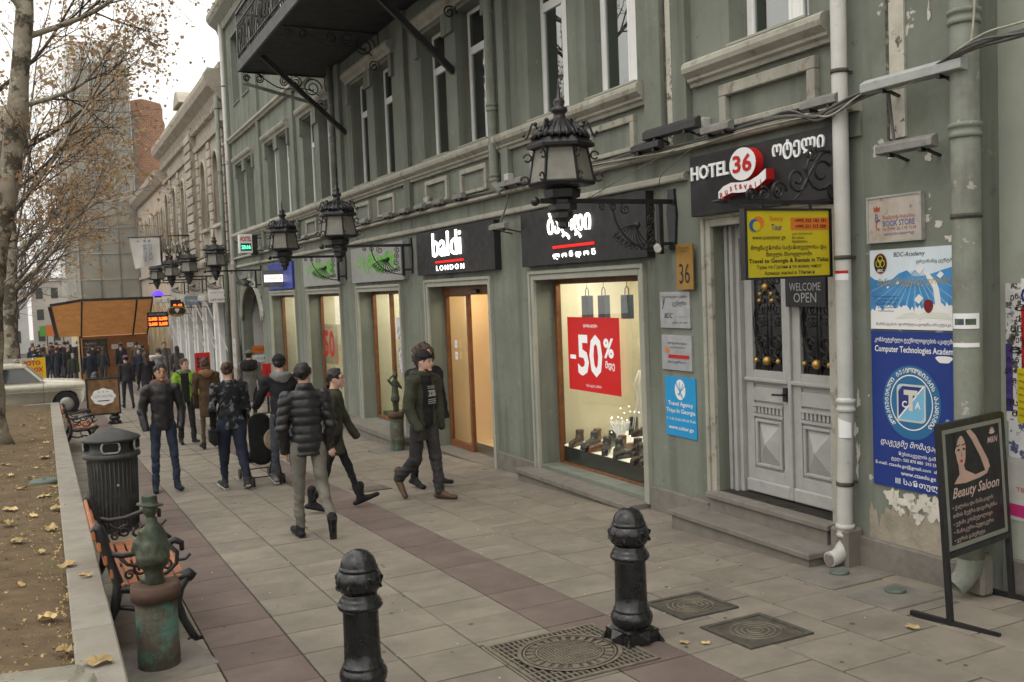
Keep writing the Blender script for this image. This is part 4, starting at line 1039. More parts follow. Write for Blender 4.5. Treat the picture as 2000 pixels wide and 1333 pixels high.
text('www.ctaedu.ge', .02, .112, .30, .04, PW, t, -.0145, bold=.01); text('III სართული', .03, .05, .42, .06, PW, t, -.0145, bold=.012)
blobp = [(.25+.065*math.cos(g)*(1+.2*math.sin(3*g)), .955+.03*math.sin(g)*(1+.2*math.cos(2*g))) for g in [2*PI*k/16 for k in range(16)]]
poly(blobp, -.0145, .001, PW, t, 'torn_patch'); poly([(.28+.03*math.cos(g), .52+.025*math.sin(g)*(1+.3*math.cos(3*g))) for g in [2*PI*k/14 for k in range(14)]], -.0145, .001, mat('scuffed_blue', (.22,.27,.42), .6, var=.3, vs=20), t, 'torn_patch')

# bills pasted on the pale wall and the downpipe
def bill(label, yc, zb, w, h, m, x=5.75, rot=0, d=.004):
    t = wsign('paper_bill', label, 'poster', yc, zb, w, h, d, m, x=x)
    t.rotation_euler = (0, rot, SIGNP) if rot else t.rotation_euler
    return t
TORN = mat('torn_paper', (.58,.57,.54), .9, var=.15, vs=6, stain=[((.03,.03,.03), 16, .54, .58, .9), ((.05,.06,.22), 7, .62, .66, .7)])
t = bill('strip of torn black and white bills on the pale wall', 4.15, .98, .17, .92, TORN, d=.006)
for i in range(12): text(rnd.choice(['აშშ','ენა','გ','მს','ქ 5','ახალი','შენ']), rnd.uniform(-.05,.05), .06+.07*i, .09, .045, PK, t, -.009, bold=.02)
t = bill('red bill under a white one at the right edge', 4.02, 1.34, .20, .40, PR, d=.009)
text('595 12', -.03, .03, .14, .045, PK, t, -.011); text('FOR', -.02, .3, .12, .05, PK, t, -.011, bold=.02); text('Fa', -.06, .16, .06, .05, PK, t, -.011)
t = bill('white bill with a large dark letter above the red bill', 4.02, 1.74, .20, .19, PW, d=.008); text('G', -.07, .08, .06, .1, PB, t, -.011, bold=.04)
t = bill('yellow bill with small print at the right edge', 4.04, .98, .22, .36, PY, d=.011)
for i in range(7): text('ინგლისური ენის', -.02, .32-.045*i, .16, .02, PK, t, -.013)
t = bill('violet fringe of an old bill beside the yellow one', 4.21, 1.05, .05, .45, mat('old_violet', (.06,.035,.16), .9, var=.4, vs=8), d=.008)
t = bill('black and blue torn bill below the yellow one', 4.12, .74, .2, .26, mat('torn_paper_blue', (.6,.6,.6), .9, var=.1, stain=[((.02,.03,.12), 14, .5, .54, .9)]), d=.008)
t = bill('pale poster with a pink band behind the stand', 4.09, .32, .28, .42, mat('pale_poster', (.5,.49,.46), .6, var=.15, vs=3), d=.006)
poly([(-.14,.03),(.14,.01),(.14,.10),(-.14,.11)], -.008, .001, mat('print_pink', (.5,.03,.16), .5, var=0), t, 'pink_band'); text('TBILISI', 0, .21, .16, .03, PR, t, -.008); disc(.06, .34, .06, .07, -.008, .001, mat('poster_skin', (.42,.25,.15), .5, var=.1), t, 'face_print')
for (z, w_, h_, la) in ((1.62,.14,.10,'small white flyer with two photos on the thick green downpipe'), (1.50,.16,.028,'strip of white tape round the thick green downpipe')):
    t = thing('pipe_flyer', la, 'poster', (5.42, 4.27, z))
    mb = MB(); n = 10; g0, g1 = R(150), R(265); vs = []
    for i in range(n+1):
        g = g0+(g1-g0)*i/n; vs += [(.0935*math.cos(g), .0935*math.sin(g), 0), (.0935*math.cos(g), .0935*math.sin(g), h_)]
    mb.add(vs, [(2*i, 2*i+2, 2*i+3, 2*i+1) for i in range(n)]); mb.build('sheet', PW, t, world=False, fix=False)
    if h_ > .05:
        mb = MB()
        for a0, a1 in ((165,205),(210,250)):
            vs = []
            for i in range(5):
                g = R(a0+(a1-a0)*i/4); vs += [(.0945*math.cos(g), .0945*math.sin(g), .025), (.0945*math.cos(g), .0945*math.sin(g), .065)]
            mb.add(vs, [(2*i, 2*i+2, 2*i+3, 2*i+1) for i in range(4)])
        mb.build('photos', mat('flyer_photo', (.08,.1,.06), .5, var=.7, vs=40, stain=((.02,.06,.2), 20, .5, .6, .8)), t, world=False, fix=False)
for z, w_, h_, la in ((1.96,.1,.07,'red and white sticker high on the white downpipe'),(1.0,.09,.08,'white scrap of paper halfway down the white downpipe'),(.78,.12,.15,'torn white notice low on the white downpipe')):
    t = thing('pipe_sticker', la, 'sticker', (5.38, 5.30, z)); mb = MB(); n = 8; vs = []
    for i in range(n+1):
        g = R(150)+R(110)*i/n; vs += [(.0605*math.cos(g), .0605*math.sin(g), 0), (.0605*math.cos(g), .0605*math.sin(g), h_*(1-.25*(i/n)*(h_ > .1)))]
    mb.add(vs, [(2*i, 2*i+2, 2*i+3, 2*i+1) for i in range(n)]); mb.build('paper', PW, t, world=False, fix=False)
    if z > 1.5:
        mb = MB(); vs = []
        for i in range(n+1):
            g = R(150)+R(110)*i/n; vs += [(.0615*math.cos(g), .0615*math.sin(g), .05), (.0615*math.cos(g), .0615*math.sin(g), .072)]
        mb.add(vs, [(2*i, 2*i+2, 2*i+3, 2*i+1) for i in range(n)]); mb.build('red_band', PR, t, world=False, fix=False)

# ------------------------------------------------------------------ light bars and floodlights on the cornice
LBAR = mat('grey_light_housing', (.22,.215,.2), .5, metal=.3, var=.15, vs=8, stain=((.08,.07,.06), 9, .55, .7, .6))
LBARD = mat('dark_light_housing', (.05,.05,.05), .5, metal=.3, var=.15, vs=8)
def lightbar(label, ya, yb, z, x=5.33, m=LBAR, h=.07, d=.075, grp='light bars on the facade'):
    yc, w = (ya+yb)/2, abs(ya-yb)
    t = thing('light_bar', label, 'floodlight', (XF, yc, z), SIGNP, grp)
    o = XF-x
    mb = MB(); mb.prism([(-o-d/2,0),(-o+d/2,-.012),(-o+d/2,h),(-o+d*.2,h+.012),(-o-d/2,h*.75)], 'x', -w/2, w/2); mb.build('housing', m, t, world=False, bev=.004)
    for u in (-w*.28, w*.28): mb = MB(); mb.bar((u, -o, .0), (u, 0, -.05), .03, .012); mb.bar((u, -o, -.03), (u, -o, .01), .03, .05); mb.build('mount', BLK, t, world=False)
lightbar('long dark light bar at the left of the hotel sign', 7.76, 6.93, 3.37, m=LBARD, h=.09); lightbar('short dark light bar just under the long dark one', 7.97, 7.50, 3.28, m=LBARD)
lightbar('short grey light bar above the left end of the hotel sign', 6.86, 6.48, 3.28); lightbar('grey light bar above the right end of the hotel sign', 5.63, 5.27, 3.27)
lightbar('long silver light bar on the worn wall beside the white downpipe', 5.03, 4.20, 3.28, m=GREYM, h=.08); lightbar('rusty light bar low on the worn wall above the book board', 4.90, 4.43, 2.83)
lightbar('grey lamp hanging between the two black shop signs', 11.18, 10.72, 2.75, x=5.25); lightbar('short light bar below the elbow of the green downpipe', 11.0, 10.4, 3.28)
for i, y in enumerate((12.2, 13.0, 13.75, 14.5, 15.3, 16.6, 17.9, 19.5, 21.0, 22.6, 24.2, 25.8)): lightbar('small grey floodlight on the cornice above the shop signs', y, y+.34, 3.28, grp='row of small floodlights above the left shop signs')
for y, x, z, la in ((13.62,5.1,3.38,'white tube camera on the cornice above the left black sign'), (7.72,5.2,2.33,'small white camera under the nearest lantern bracket')):
    t = thing('camera', la, 'camera', (XF, y, z)); mb = MB(); mb.tube([(-.1,0,.02),(-.22,-.18,.0),(-.3,-.3,-.02)], .035, 10); mb.build('housing', PIPEW, t, world=False)
    mb = MB(); mb.bar((0,0,-.02), (-.16,-.06,.0), .03, .03); mb.build('mount', GREYM, t, world=False)
for y, z, la in ((11.02,3.33,'grey junction box beside the green downpipe elbow'), (7.02,3.33,'white junction box below the long dark light bar')):
    t = thing('junction_box', la, 'box', (XF, y, z)); mb = MB(); mb.box(-.09,0,-.06,.06,0,.13); mb.build('case', PIPEW, t, world=False, bev=.008)
    mb = MB(); mb.tube([(-.05,0,0),(-.05,.0,-.06)], .012, 6); mb.build('gland', BLK, t, world=False)
# cables along the cornice
CAB = mat('grey_cable', (.10,.098,.09), .6, var=.2, vs=12); CABW = mat('pale_cable', (.34,.32,.26), .6, var=.15, vs=12)
pts0 = [(5.62,3.4,3.5),(5.42,3.84,3.43),(5.30,4.10,3.39),(5.36,4.6,3.30),(5.38,5.06,3.29),(5.30,5.32,3.20),(5.36,5.5,3.19),(5.38,5.86,3.27),(5.40,6.4,3.285),(5.41,7.17,3.24),(5.38,7.96,3.26),(5.40,9.5,3.285),(5.41,11.05,3.285),(5.42,13.4,3.29),(5.42,17.3,3.285),(5.42,24,3.285)]
def spline(p, k=6):
    out = []
    for i in range(len(p)-1):
        a = Vector(p[max(i-1,0)]); b = Vector(p[i]); c = Vector(p[i+1]); d = Vector(p[min(i+2,len(p)-1)])
        for j in range(k):
            t_ = j/k; out.append(.5*((2*b)+(c-a)*t_+(2*a-5*b+4*c-d)*t_*t_+(3*b-a-3*c+d)*t_**3))
    return out+[Vector(p[-1])]
def cable(label, pts, r, m, j=0, seed=1):
    q = random.Random(seed); p = [(x-abs(q.uniform(0,j)), y+q.uniform(-j,j), z+q.uniform(-j,j)) for x, y, z in pts]
    mb = MB(); mb.tube(spline(p), r, 6); return tag(mb.build('cable', m), label, 'cable', 'cables along the cornice')
cable('thick grey cable running along the cornice above the signs', pts0, .017, CAB); cable('second grey cable twisted with the thick one along the cornice', pts0, .011, CAB, .035, 3)
cable('pale thin cable sagging along the cornice', pts0[:12], .007, CABW, .05, 5); cable('third dark cable along the cornice', pts0, .009, CAB, .04, 8)
cable('thin wire dropping from the cornice to the lantern bracket', [(5.40,7.0,3.25),(5.2,7.3,3.0),(5.3,7.5,2.88)], .004, CAB); cable('stay wire from the cornice down to the nearest lantern arm', [(5.40,7.2,3.26),(5.0,7.4,3.05),(4.55,7.57,2.79)], .004, CAB)
cable('vertical cable from the cornice to the hanging lamp', [(5.42,11.0,3.3),(5.40,10.98,3.1),(5.27,10.95,2.82)], .012, CAB); cable('cable dropping to the rusty light bar', [(5.38,4.85,3.28),(5.42,4.86,3.05),(5.42,4.84,2.9)], .012, CAB); cable('pale cable running up the thick green downpipe', [(5.30,4.13,3.4),(5.33,4.12,3.7),(5.33,4.11,4.6),(5.33,4.11,6)], .007, CABW)
cable('stay wire from the cornice to the second lantern', [(5.42,13.9,3.28),(4.9,14.4,3.05),(4.4,14.81,2.79)], .004, CAB)
# dry leaf caught on the light bar, shop window posters --------------------
# ------------------------------------------------------------------ smooth solids: signed distances turned into one closed mesh
def nets(f, lo, hi, h, zfine=None):
    xs = np.arange(lo[0], hi[0]+h, h, dtype=np.float32); ys = np.arange(lo[1], hi[1]+h, h, dtype=np.float32)
    zs = np.arange(lo[2], hi[2]+h, h, dtype=np.float32)
    if zfine:
        z1, hf = zfine; zs = np.concatenate([zs[zs < z1], np.arange(z1, hi[2]+hf, hf, dtype=np.float32)])
    P = (xs[:, None, None], ys[None, :, None], zs[None, None, :])
    D = np.broadcast_to(f(P), (len(xs), len(ys), len(zs))).astype(np.float32)
    I = D < 0
    a = I[:-1,:-1,:-1].astype(np.int8)
    for o in ((1,0,0),(0,1,0),(0,0,1),(1,1,0),(1,0,1),(0,1,1),(1,1,1)):
        a = a+I[o[0]:I.shape[0]-1+o[0], o[1]:I.shape[1]-1+o[1], o[2]:I.shape[2]-1+o[2]]
    act = (a > 0) & (a < 8)
    idx = np.argwhere(act)
    if len(idx) == 0: return np.zeros((0,3)), []
    ID = -np.ones(act.shape, np.int32); ID[act] = np.arange(len(idx))
    pos = np.zeros((len(idx), 3)); cnt = np.zeros(len(idx))
    G = (xs, ys, zs)
    cn = [(i,j,k) for i in (0,1) for j in (0,1) for k in (0,1)]
    for c in cn:
        for ax in range(3):
            if c[ax]: continue
            e = list(c); e[ax] = 1
            i0 = idx+np.array(c); i1 = idx+np.array(e)
            d0 = D[i0[:,0], i0[:,1], i0[:,2]]; d1 = D[i1[:,0], i1[:,1], i1[:,2]]
            m = (d0 < 0) != (d1 < 0)
            t = np.where(m, d0/np.where(m, d0-d1, 1), 0)
            for q in range(3):
                p0 = G[q][i0[:,q]]; p1 = G[q][i1[:,q]]
                pos[:,q] += np.where(m, p0+(p1-p0)*t, 0)
            cnt += m
    pos /= cnt[:,None]
    F = []
    for ax in range(3):
        b, c = (ax+1) % 3, (ax+2) % 3
        s0 = [slice(None)]*3; s1 = [slice(None)]*3
        s0[ax] = slice(0, -1); s1[ax] = slice(1, None)
        A, B = I[tuple(s0)], I[tuple(s1)]
        e = np.argwhere(A != B)
        ok = (e[:,b] > 0) & (e[:,c] > 0) & (e[:,b] < D.shape[b]-1) & (e[:,c] < D.shape[c]-1)
        e = e[ok]
        flip = A[e[:,0], e[:,1], e[:,2]]
        q = []
        for db, dc in ((-1,-1),(0,-1),(0,0),(-1,0)):
            v = e.copy(); v[:,b] += db; v[:,c] += dc; q.append(ID[v[:,0], v[:,1], v[:,2]])
        q = np.stack(q, 1); q[~flip] = q[~flip][:, ::-1]
        F.append(q)
    return pos, np.concatenate(F)
def vlen(x, y, z): return np.sqrt(x*x+y*y+z*z)
def rc(P, a, b, ra, rb, n=None, s=1):
    """tapered capsule; cross-section flattened by s along axis index n"""
    bx, by, bz = b[0]-a[0], b[1]-a[1], b[2]-a[2]; L2 = bx*bx+by*by+bz*bz+1e-9
    x, y, z = P[0]-a[0], P[1]-a[1], P[2]-a[2]
    t = np.clip((x*bx+y*by+z*bz)/L2, 0, 1)
    q = [x-t*bx, y-t*by, z-t*bz]
    if n is not None: q[n] = q[n]/s
    return vlen(*q)-(ra+(rb-ra)*t)
def el(P, c, r):
    return (vlen((P[0]-c[0])/r[0], (P[1]-c[1])/r[1], (P[2]-c[2])/r[2])-1)*min(r)
def smin(a, b, k=.03):
    h = np.clip(.5+.5*(b-a)/k, 0, 1)
    return b+(a-b)*h-k*h*(1-h)
def folds(P, amp, fr, seed):
    q = np.random.RandomState(seed); d = 0
    for i in range(5):
        v = q.normal(size=3); v /= np.linalg.norm(v); w = fr*q.uniform(.6, 1.7)
        d = d+np.sin((P[0]*v[0]+P[1]*v[1]+P[2]*v[2])*w+q.uniform(0, 6)+1.5*np.sin((P[0]*v[1]+P[2]*v[0])*w*.6))
    return d*amp/2.5
def solid(name, f, lo, hi, h, m, parent, zfine=None):
    v, F = nets(f, lo, hi, h, zfine)
    me = bpy.data.meshes.new(name)
    me.from_pydata(v.tolist(), [], F.tolist() if len(F) else [])
    me.polygons.foreach_set('use_smooth', [True]*len(me.polygons)); me.update()
    return link(name, me, m, parent, (0,0,0), world=False)
def box_of(pts, pad):
    a = np.array(pts); return a.min(0)-pad, a.max(0)+pad
# ------------------------------------------------------------------ bollards
BOLL = mat('glossy_black_paint', (.010,.010,.011), .28, var=.3, vs=7, bump=.12, bs=45, spec=.55, stain=((.05,.045,.04), 6, .6, .75, .5))
def make_bollard(label, x, y):
    t = thing('bollard', label, 'bollard', (x, y, gz(y)), .15, 'cast iron bollards')
    mb = MB()
    mb.box(-.115,.115,-.115,.115,-.03,.085)
    mb.lathe([(.14,.085),(.12,.10),(.105,.105)], 4, (0,0,0), 0, False, PI/4)
    for k in range(4):                                   # pyramid studs on the foot
        g = k*PI/2; c_, s_ = math.cos(g), math.sin(g)
        for (u, v) in ((0,0),):
            def q(a, b, z): return (a*c_-b*s_, a*s_+b*c_, z)
            mb.add([q(.115,-.05,.0),q(.115,.05,.0),q(.115,.05,.085),q(.115,-.05,.085),q(.165,0,.04)], [(0,1,4),(1,2,4),(2,3,4),(3,0,4)])
            mb.add([q(.10,.10,-.02),q(.15,.11,-.02),q(.155,.155,-.02),q(.11,.15,-.02),q(.115,.115,.06)], [(0,1,4),(1,2,4),(2,3,4),(3,0,4)])
    mb.build('foot', BOLL, t, world=False)
    mb = MB(); mb.lathe([(.10,.10),(.115,.11),(.125,.125),(.13,.15),(.127,.17),(.115,.19),(.108,.197),(.112,.203),(.108,.212),(.10,.215),(.098,.30),(.095,.50),(.095,.515)], 36)
    mb.build('shaft', BOLL, t, world=False)
    mb = MB(); mb.lathe([(.095,.51),(.115,.515),(.122,.528),(.118,.545),(.105,.55),(.108,.562),(.10,.57),(.092,.58),(.094,.592),(.088,.60)], 36); mb.build('collar', BOLL, t, world=False)
    mb = MB(); prof = [(.088,.60),(.105,.612),(.119,.635),(.124,.66),(.121,.69),(.108,.715),(.098,.725)]
    n = 48; b0 = len(mb.v); mb.lathe(prof, n)
    for i in range(1, 5):                                # leaf relief on the bulb
        for k in range(n):
            j = b0+i*n+k; x_, y_, z_ = mb.v[j]; q = 1+.022*math.sin(k*2*PI/n*8+i*1.7)*math.cos(i*2.1+k*.9)
            mb.v[j] = (x_*q, y_*q, z_)
    for k in range(8):
        g = 2*PI*k/8; mb.tube([((.118+.01*math.sin(a*2))*math.cos(g+.14*math.cos(a)), (.118+.01*math.sin(a*2))*math.sin(g+.14*math.cos(a)), .662+.032*math.sin(a)) for a in [i*.45 for i in range(13)]], .006, 5)
    mb.build('bulb', BOLL, t, world=False)
    mb = MB(); mb.lathe([(.100,.722),(.106,.728),(.102,.738),(.097,.742)]+[(.096*math.cos(a), .742+.088*math.sin(a)) for a in [R(4+10*i) for i in range(9)]], 36); mb.build('dome', BOLL, t, world=False)
    mb = MB()
    for k in range(9):
        g = 2*PI*k/9; mb.tube([(-.02+.018*math.cos(g), -.0985, .36+.018*math.sin(g)), (-.02+.032*math.cos(g), -.0985, .36+.032*math.sin(g))], .004, 4)
    mb.tube([(-.02+.014*math.cos(a), -.0985, .36+.014*math.sin(a)) for a in [i*.6 for i in range(12)]], .003, 4)
    mb.build('sun_emblem', BOLL, t, world=False)
    return t
b1 = make_bollard('left of the two near black bollards, cut by the bottom edge', 1.436, 4.90)
c = copy_tree(b1, None, 'right of the two near black bollards, beside the round manhole cover'); c.location = (3.13, 4.86, gz(4.86)); c.rotation_euler = (0,0,.1)
c = copy_tree(b1, None, 'far black bollard behind the hostel board'); c.location = (1.43, 25.1, gz(25.1))
c = copy_tree(b1, None, 'farthest black bollard, past the hostel board'); c.location = (1.40, 33.5, gz(33.5)); c.scale = (1.2,1.2,1.2)
# ------------------------------------------------------------------ benches
SLAT = mat('orange_stained_slat', (.36,.125,.05), .5, var=.2, vs=7, bump=.12, bs=40, ov=.08, stain=((.22,.06,.02), 4, .5, .7, .4))
def make_bench(label, x, y, L_):
    t = thing('bench', label, 'bench', (x, y, gz(y)), 0, 'street benches'); t.rotation_euler = (math.atan(-.03952), 0, 0)
    # local: back at x=0, seat front at x=.5, length along y
    def side(yy):
        mb = MB()
        T = lambda pts, r: mb.tube([(a, yy, b) for a, b in pts], r, 8)
        T([(-.03,.84),(.0,.82),(.02,.74),(.06,.60),(.10,.45),(.07,.30),(.0,.16),(-.03,.05),(-.05,0)], [.035,.04,.035,.03,.036,.03,.026,.026,.03])
        T([(.08,.43),(.2,.40),(.35,.41),(.47,.44),(.53,.45),(.56,.42)], [.032,.03,.03,.032,.04,.035])
        T([(.52,.44),(.47,.36),(.45,.27),(.48,.16),(.53,.05),(.56,.0)], [.034,.032,.03,.026,.026,.024]); T([(.50,.012),(.60,.012)], .014)
        T([(.10,.30),(.2,.27),(.32,.3),(.45,.25)], .016)
        T([(.045,.66),(.13,.63),(.25,.635),(.38,.67),(.46,.685),(.50,.66),(.50,.61)], [.02,.018,.018,.02,.024,.02,.015])
        T([(.42,.66),(.47,.60),(.46,.53),(.40,.48),(.34,.47)], .014); T([(.12,.62),(.16,.57),(.22,.55),(.27,.58)], .012); T([(.35,.46),(.30,.50),(.31,.55)], .012); T([(.46,.55),(.52,.55),(.55,.58)], .011)
        mb.scroll(.24, .53, .05, yy, .01, 1, 1.5, 1, 16); mb.scroll(.4, .53, .04, yy, .009, 3, 1.4, -1, 16); mb.scroll(.17, .5, .035, yy, .009, 0, 1.4, 1, 16)
        return mb.build('side_frame', BLK, t, world=False)
    for yy in (.06, L_-.06): side(yy)
    for i in range(6):
        x0 = .085+i*.073
        mb = MB(); mb.box(x0, x0+.06, .03, L_-.03, .435, .462); mb.build('slat', SLAT, t, world=False, bev=.006)
    for i, z in enumerate((.53, .62, .71, .79)):
        xx = .075-.105*(z-.5)/.3
        mb = MB(); mb.box(xx-.012, xx+.012, .03, L_-.03, z-.033, z+.033); mb.build('slat', SLAT, t, world=False, bev=.006)
    mb = MB(); mb.bar((.28,.06,.27), (.28,L_-.06,.27), .02, .02); mb.build('tie_bar', BLK, t, world=False)
make_bench('near iron bench with orange slats behind the bronze figure', .235, 6.5, 1.52)
make_bench('far iron bench with orange slats beside the litter bin', .26, 19.7, 1.7)
# ------------------------------------------------------------------ litter bin
BINM = mat('grey_black_bin', (.036,.036,.034), .5, var=.2, vs=5, bump=.2, bs=50, stain=((.10,.095,.08), 5, .55, .7, .5))
t = thing('litter_bin', 'dark ribbed litter bin with conical lid beside the low wall', 'bin', (.577, 11.03, gz(11.03)))
mb = MB(); mb.lathe([(.225,0),(.235,.02),(.225,.05),(.25,.78),(.262,.80)], 48)
for k in range(36):
    g = 2*PI*k/36; mb.tube([(.231*math.cos(g), .231*math.sin(g), .06), (.251*math.cos(g), .251*math.sin(g), .77)], .009, 4)
mb.build('body', BINM, t, world=False)
mb = MB(); mb.lathe([(.262,.79),(.285,.80),(.29,.82),(.28,.845),(.245,.86),(.225,.885),(.22,.93),(.235,.965),(.27,.985)], 40); mb.build('neck', BINM, t, world=False)
mb = MB(); mb.lathe([(.25,.975),(.29,.98),(.298,.995),(.285,1.01),(.16,1.065),(.06,1.10),(.005,1.11)], 40); mb.build('lid', BINM, t, world=False)
for g in (R(-95), R(-20), R(160)):
    c_, s_ = math.cos(g), math.sin(g); a = Vector((-s_, c_, 0)); n_ = Vector((c_, s_, 0))
    mb = MB(); p = n_*.242+Vector((0,0,.925))
    mb.bar(p-a*.075, p+a*.075, .06, .075); o_ = mb.build('opening', DARK, t, world=False)
    mb = MB(); p = n_*.262+Vector((0,0,.925)); q = [(p+a*.09*math.cos(k*PI/8)*1.0+Vector((0,0,.055))*math.copysign(min(1, abs(math.sin(k*PI/8))*1.5), math.sin(k*PI/8))) for k in range(17)]
    mb.tube(q, .011, 6); mb.build('opening_rim', GREYM, t, world=False)
mb = MB(); mb.ball((.03,-.245,.52), .014, 8); mb.build('lock', GREYM, t, world=False)
# ------------------------------------------------------------------ bronze figures on copper pillars
BRZ = mat('green_bronze', (.075,.085,.06), .5, metal=.55, var=.3, vs=14, bump=.4, bs=50, stain=[((.22,.17,.08), 12, .58, .7, .7), ((.05,.10,.08), 6, .5, .7, .6)])
COPP = mat('verdigris_pillar', (.075,.062,.045), .75, metal=.2, var=.3, vs=9, bump=.3, bs=60, stain=[((.075,.17,.13), 7, .47, .62, .8), ((.12,.07,.045), 11, .58, .68, .6)])
RUST = mat('rust_cap', (.085,.05,.035), .8, var=.15, vs=8, bump=.2)
def pillar(t, h, r):
    mb = MB(); mb.lathe([(r,-.02),(r,.02),(r*.985,h)], 32); mb.build('pillar', COPP, t, world=False)
    mb = MB(); mb.lathe([(r*1.0,h-.002),(r*1.16,h),(r*1.16,h+.085),(r*.95,h+.088)], 32); mb.build('cap', RUST, t, world=False)
t = thing('bronze_figure', 'bronze man in hat and cape on a copper pillar in front of the near bench', 'sculpture', (.52, 6.17, gz(6.17)))
mb = MB(); mb.box(-.30,.36,-.30,.22,-.02,.012); mb.build('base_slab', STONE, t, world=False, bev=.005)
pillar(t, .43, .125)
def hat_man(P):
    z0 = .52
    d = rc(P, (0,0,z0+.02), (0,.0,z0+.2), .055, .05, 1, .8)
    d = smin(d, rc(P, (-.02,-.02,z0+.02), (-.05,-.06,z0+.015), .03, .028), .02)
    d = smin(d, rc(P, (.02,-.02,z0+.02), (.04,-.07,z0+.015), .03, .028), .02)
    d = smin(d, rc(P, (0,.005,z0+.17), (0,0,z0+.38), .100, .036, 1, .85), .02)      # cape
    d = smin(d, rc(P, (-.055,-.01,z0+.32), (-.085,-.03,z0+.20), .025, .035), .03)
    d = smin(d, rc(P, (.055,-.02,z0+.32), (.08,-.05,z0+.22), .025, .034), .03)
    d = d+folds(P, .004, 55, 3)
    d = smin(d, rc(P, (0,-.005,z0+.37), (0,-.01,z0+.42), .020, .022), .012)
    d = smin(d, el(P, (0,-.015,z0+.455), (.042,.05,.052)), .012)
    d = smin(d, rc(P, (0,-.06,z0+.45), (0,-.07,z0+.44), .008, .01), .01)
    r = np.sqrt(P[0]**2+(P[1]+.01)**2); tilt = P[2]-.12*P[0]
    d = np.minimum(d, np.maximum(r-.078, np.abs(tilt-(z0+.488))-.007))
    d = smin(d, np.maximum(r-.046, np.abs(tilt-(z0+.515))-.032), .008)
    return d
f_ = solid('figure', hat_man, (-.13,-.13,.5), (.13,.12,1.09), .0075, BRZ, t); f_.scale = (1.0,1.0,1.0); t.rotation_euler = (0,0,R(-170))
t = thing('bronze_figure', 'small bronze woman with raised arms on a copper pillar by the shop entrance', 'sculpture', (5.08, 14.75, gz(14.75)))
mb = MB(); mb.box(-.42,.42,-.35,.30,-.02,.010); mb.build('base_slab', STONE, t, world=False, bev=.005)
pillar(t, .55, .115)
def dancer(P):
    z0 = .63
    d = smin(rc(P, (-.025,0,z0+.02), (-.02,.0,z0+.25), .024, .036), rc(P, (.03,.01,z0+.02), (.02,0,z0+.25), .024, .036), .02)
    d = smin(d, rc(P, (0,0,z0+.22), (0,.0,z0+.34), .075, .05, 1, .8), .02)
    d = smin(d, rc(P, (0,0,z0+.34), (.0,0,z0+.48), .048, .058, 1, .7), .03)
    d = smin(d, rc(P, (-.055,0,z0+.47), (-.12,-.03,z0+.53), .022, .018), .02); d = smin(d, rc(P, (-.12,-.03,z0+.53), (-.04,-.05,z0+.61), .018, .015), .015)
    d = smin(d, rc(P, (.055,0,z0+.47), (.09,-.04,z0+.40), .022, .018), .02); d = smin(d, rc(P, (.09,-.04,z0+.40), (.02,-.09,z0+.46), .018, .015), .015)
    d = smin(d, rc(P, (0,0,z0+.5), (.01,-.01,z0+.56), .022, .022), .02); d = smin(d, el(P, (.01,-.015,z0+.61), (.043,.05,.055)), .015)
    return d+folds(P, .003, 60, 5)
solid('figure', dancer, (-.16,-.13,.6), (.14,.1,1.32), .009, BRZ, t)
# ------------------------------------------------------------------ standing salon board
t = thing('stand_sign', 'black framed beauty salon stand with woman portrait at the right edge', 'sign', (5.22, 4.03, gz(4.03)), .17); t.rotation_euler = (0,0,.17)
lean = math.tan(.055)
def ly(z): return lean*z
mb = MB()
for s_ in (-1, 1):
    mb.bar((s_*.375,0,0), (s_*.375,ly(1.22),1.22), .035, .03, up=(0,1,0))
for z in (.42, 1.21): mb.bar((-.375,ly(z),z), (.375,ly(z),z), .03, .035)
mb.build('frame', BLK, t, world=False)
for s_ in (-1, 1):
    mb = MB(); mb.bar((s_*.375,-.30,.015), (s_*.375,.26,.015), .03, .03); mb.build('foot_bar', BLK, t, world=False)
bd = thing('board', None, None); bd.parent = t; bd.location = (0, ly(.44), .435); bd.rotation_euler = (-.055, 0, 0)
mb = MB(); mb.box(-.358,.358,-.012,.012,0,.765); b_ = mb.build('board_panel', BLKS, bd, world=False)
GRB = mat('grey_border', (.20,.20,.17), .6, var=.1); SKIN1 = mat('portrait_skin', (.48,.32,.26), .5, var=.08, vs=6); PNK = mat('portrait_letters', (.55,.40,.36), .5, var=0)
mb = MB()
for a in (-1, 1): mb.box(a*.338-.016, a*.338+.016, -.0135, -.012, .012, .753)
mb.box(-.322,.322,-.0135,-.012,.012,.04); mb.box(-.322,.322,-.0135,-.012,.727,.753); mb.build('border', GRB, bd, world=False)
fz = .60
poly([(-.155+.062*math.cos(g)*(1.0 if math.sin(g) > 0 else .88), fz+.10*math.sin(g)) for g in [2*PI*k/28 for k in range(28)]], -.0135, .001, SKIN1, bd, 'portrait_face')
poly([(-.19,fz-.07),(-.13,fz-.09),(-.115,fz-.12),(.0,fz-.165),(.12,fz-.155),(.17,fz-.14),(.14,fz-.175),(.05,fz-.19),(-.12,fz-.20),(-.25,fz-.19),(-.22,fz-.165),(-.185,fz-.14)], -.0137, .001, SKIN1, bd, 'portrait_shoulders')
poly([(.12,fz-.155),(.18,fz-.14),(.16,fz-.09),(.03,fz+.08),(-.03,fz+.125),(-.08,fz+.12),(-.02,fz+.06),(.07,fz-.06)], -.0139, .001, SKIN1, bd, 'portrait_arm')
poly([(-.215,fz+.02),(-.23,fz+.09),(-.20,fz+.125),(-.12,fz+.126),(-.10,fz+.09),(-.135,fz+.105),(-.18,fz+.08),(-.205,fz+.035)], -.0144, .0006, PK, bd, 'portrait_hair')
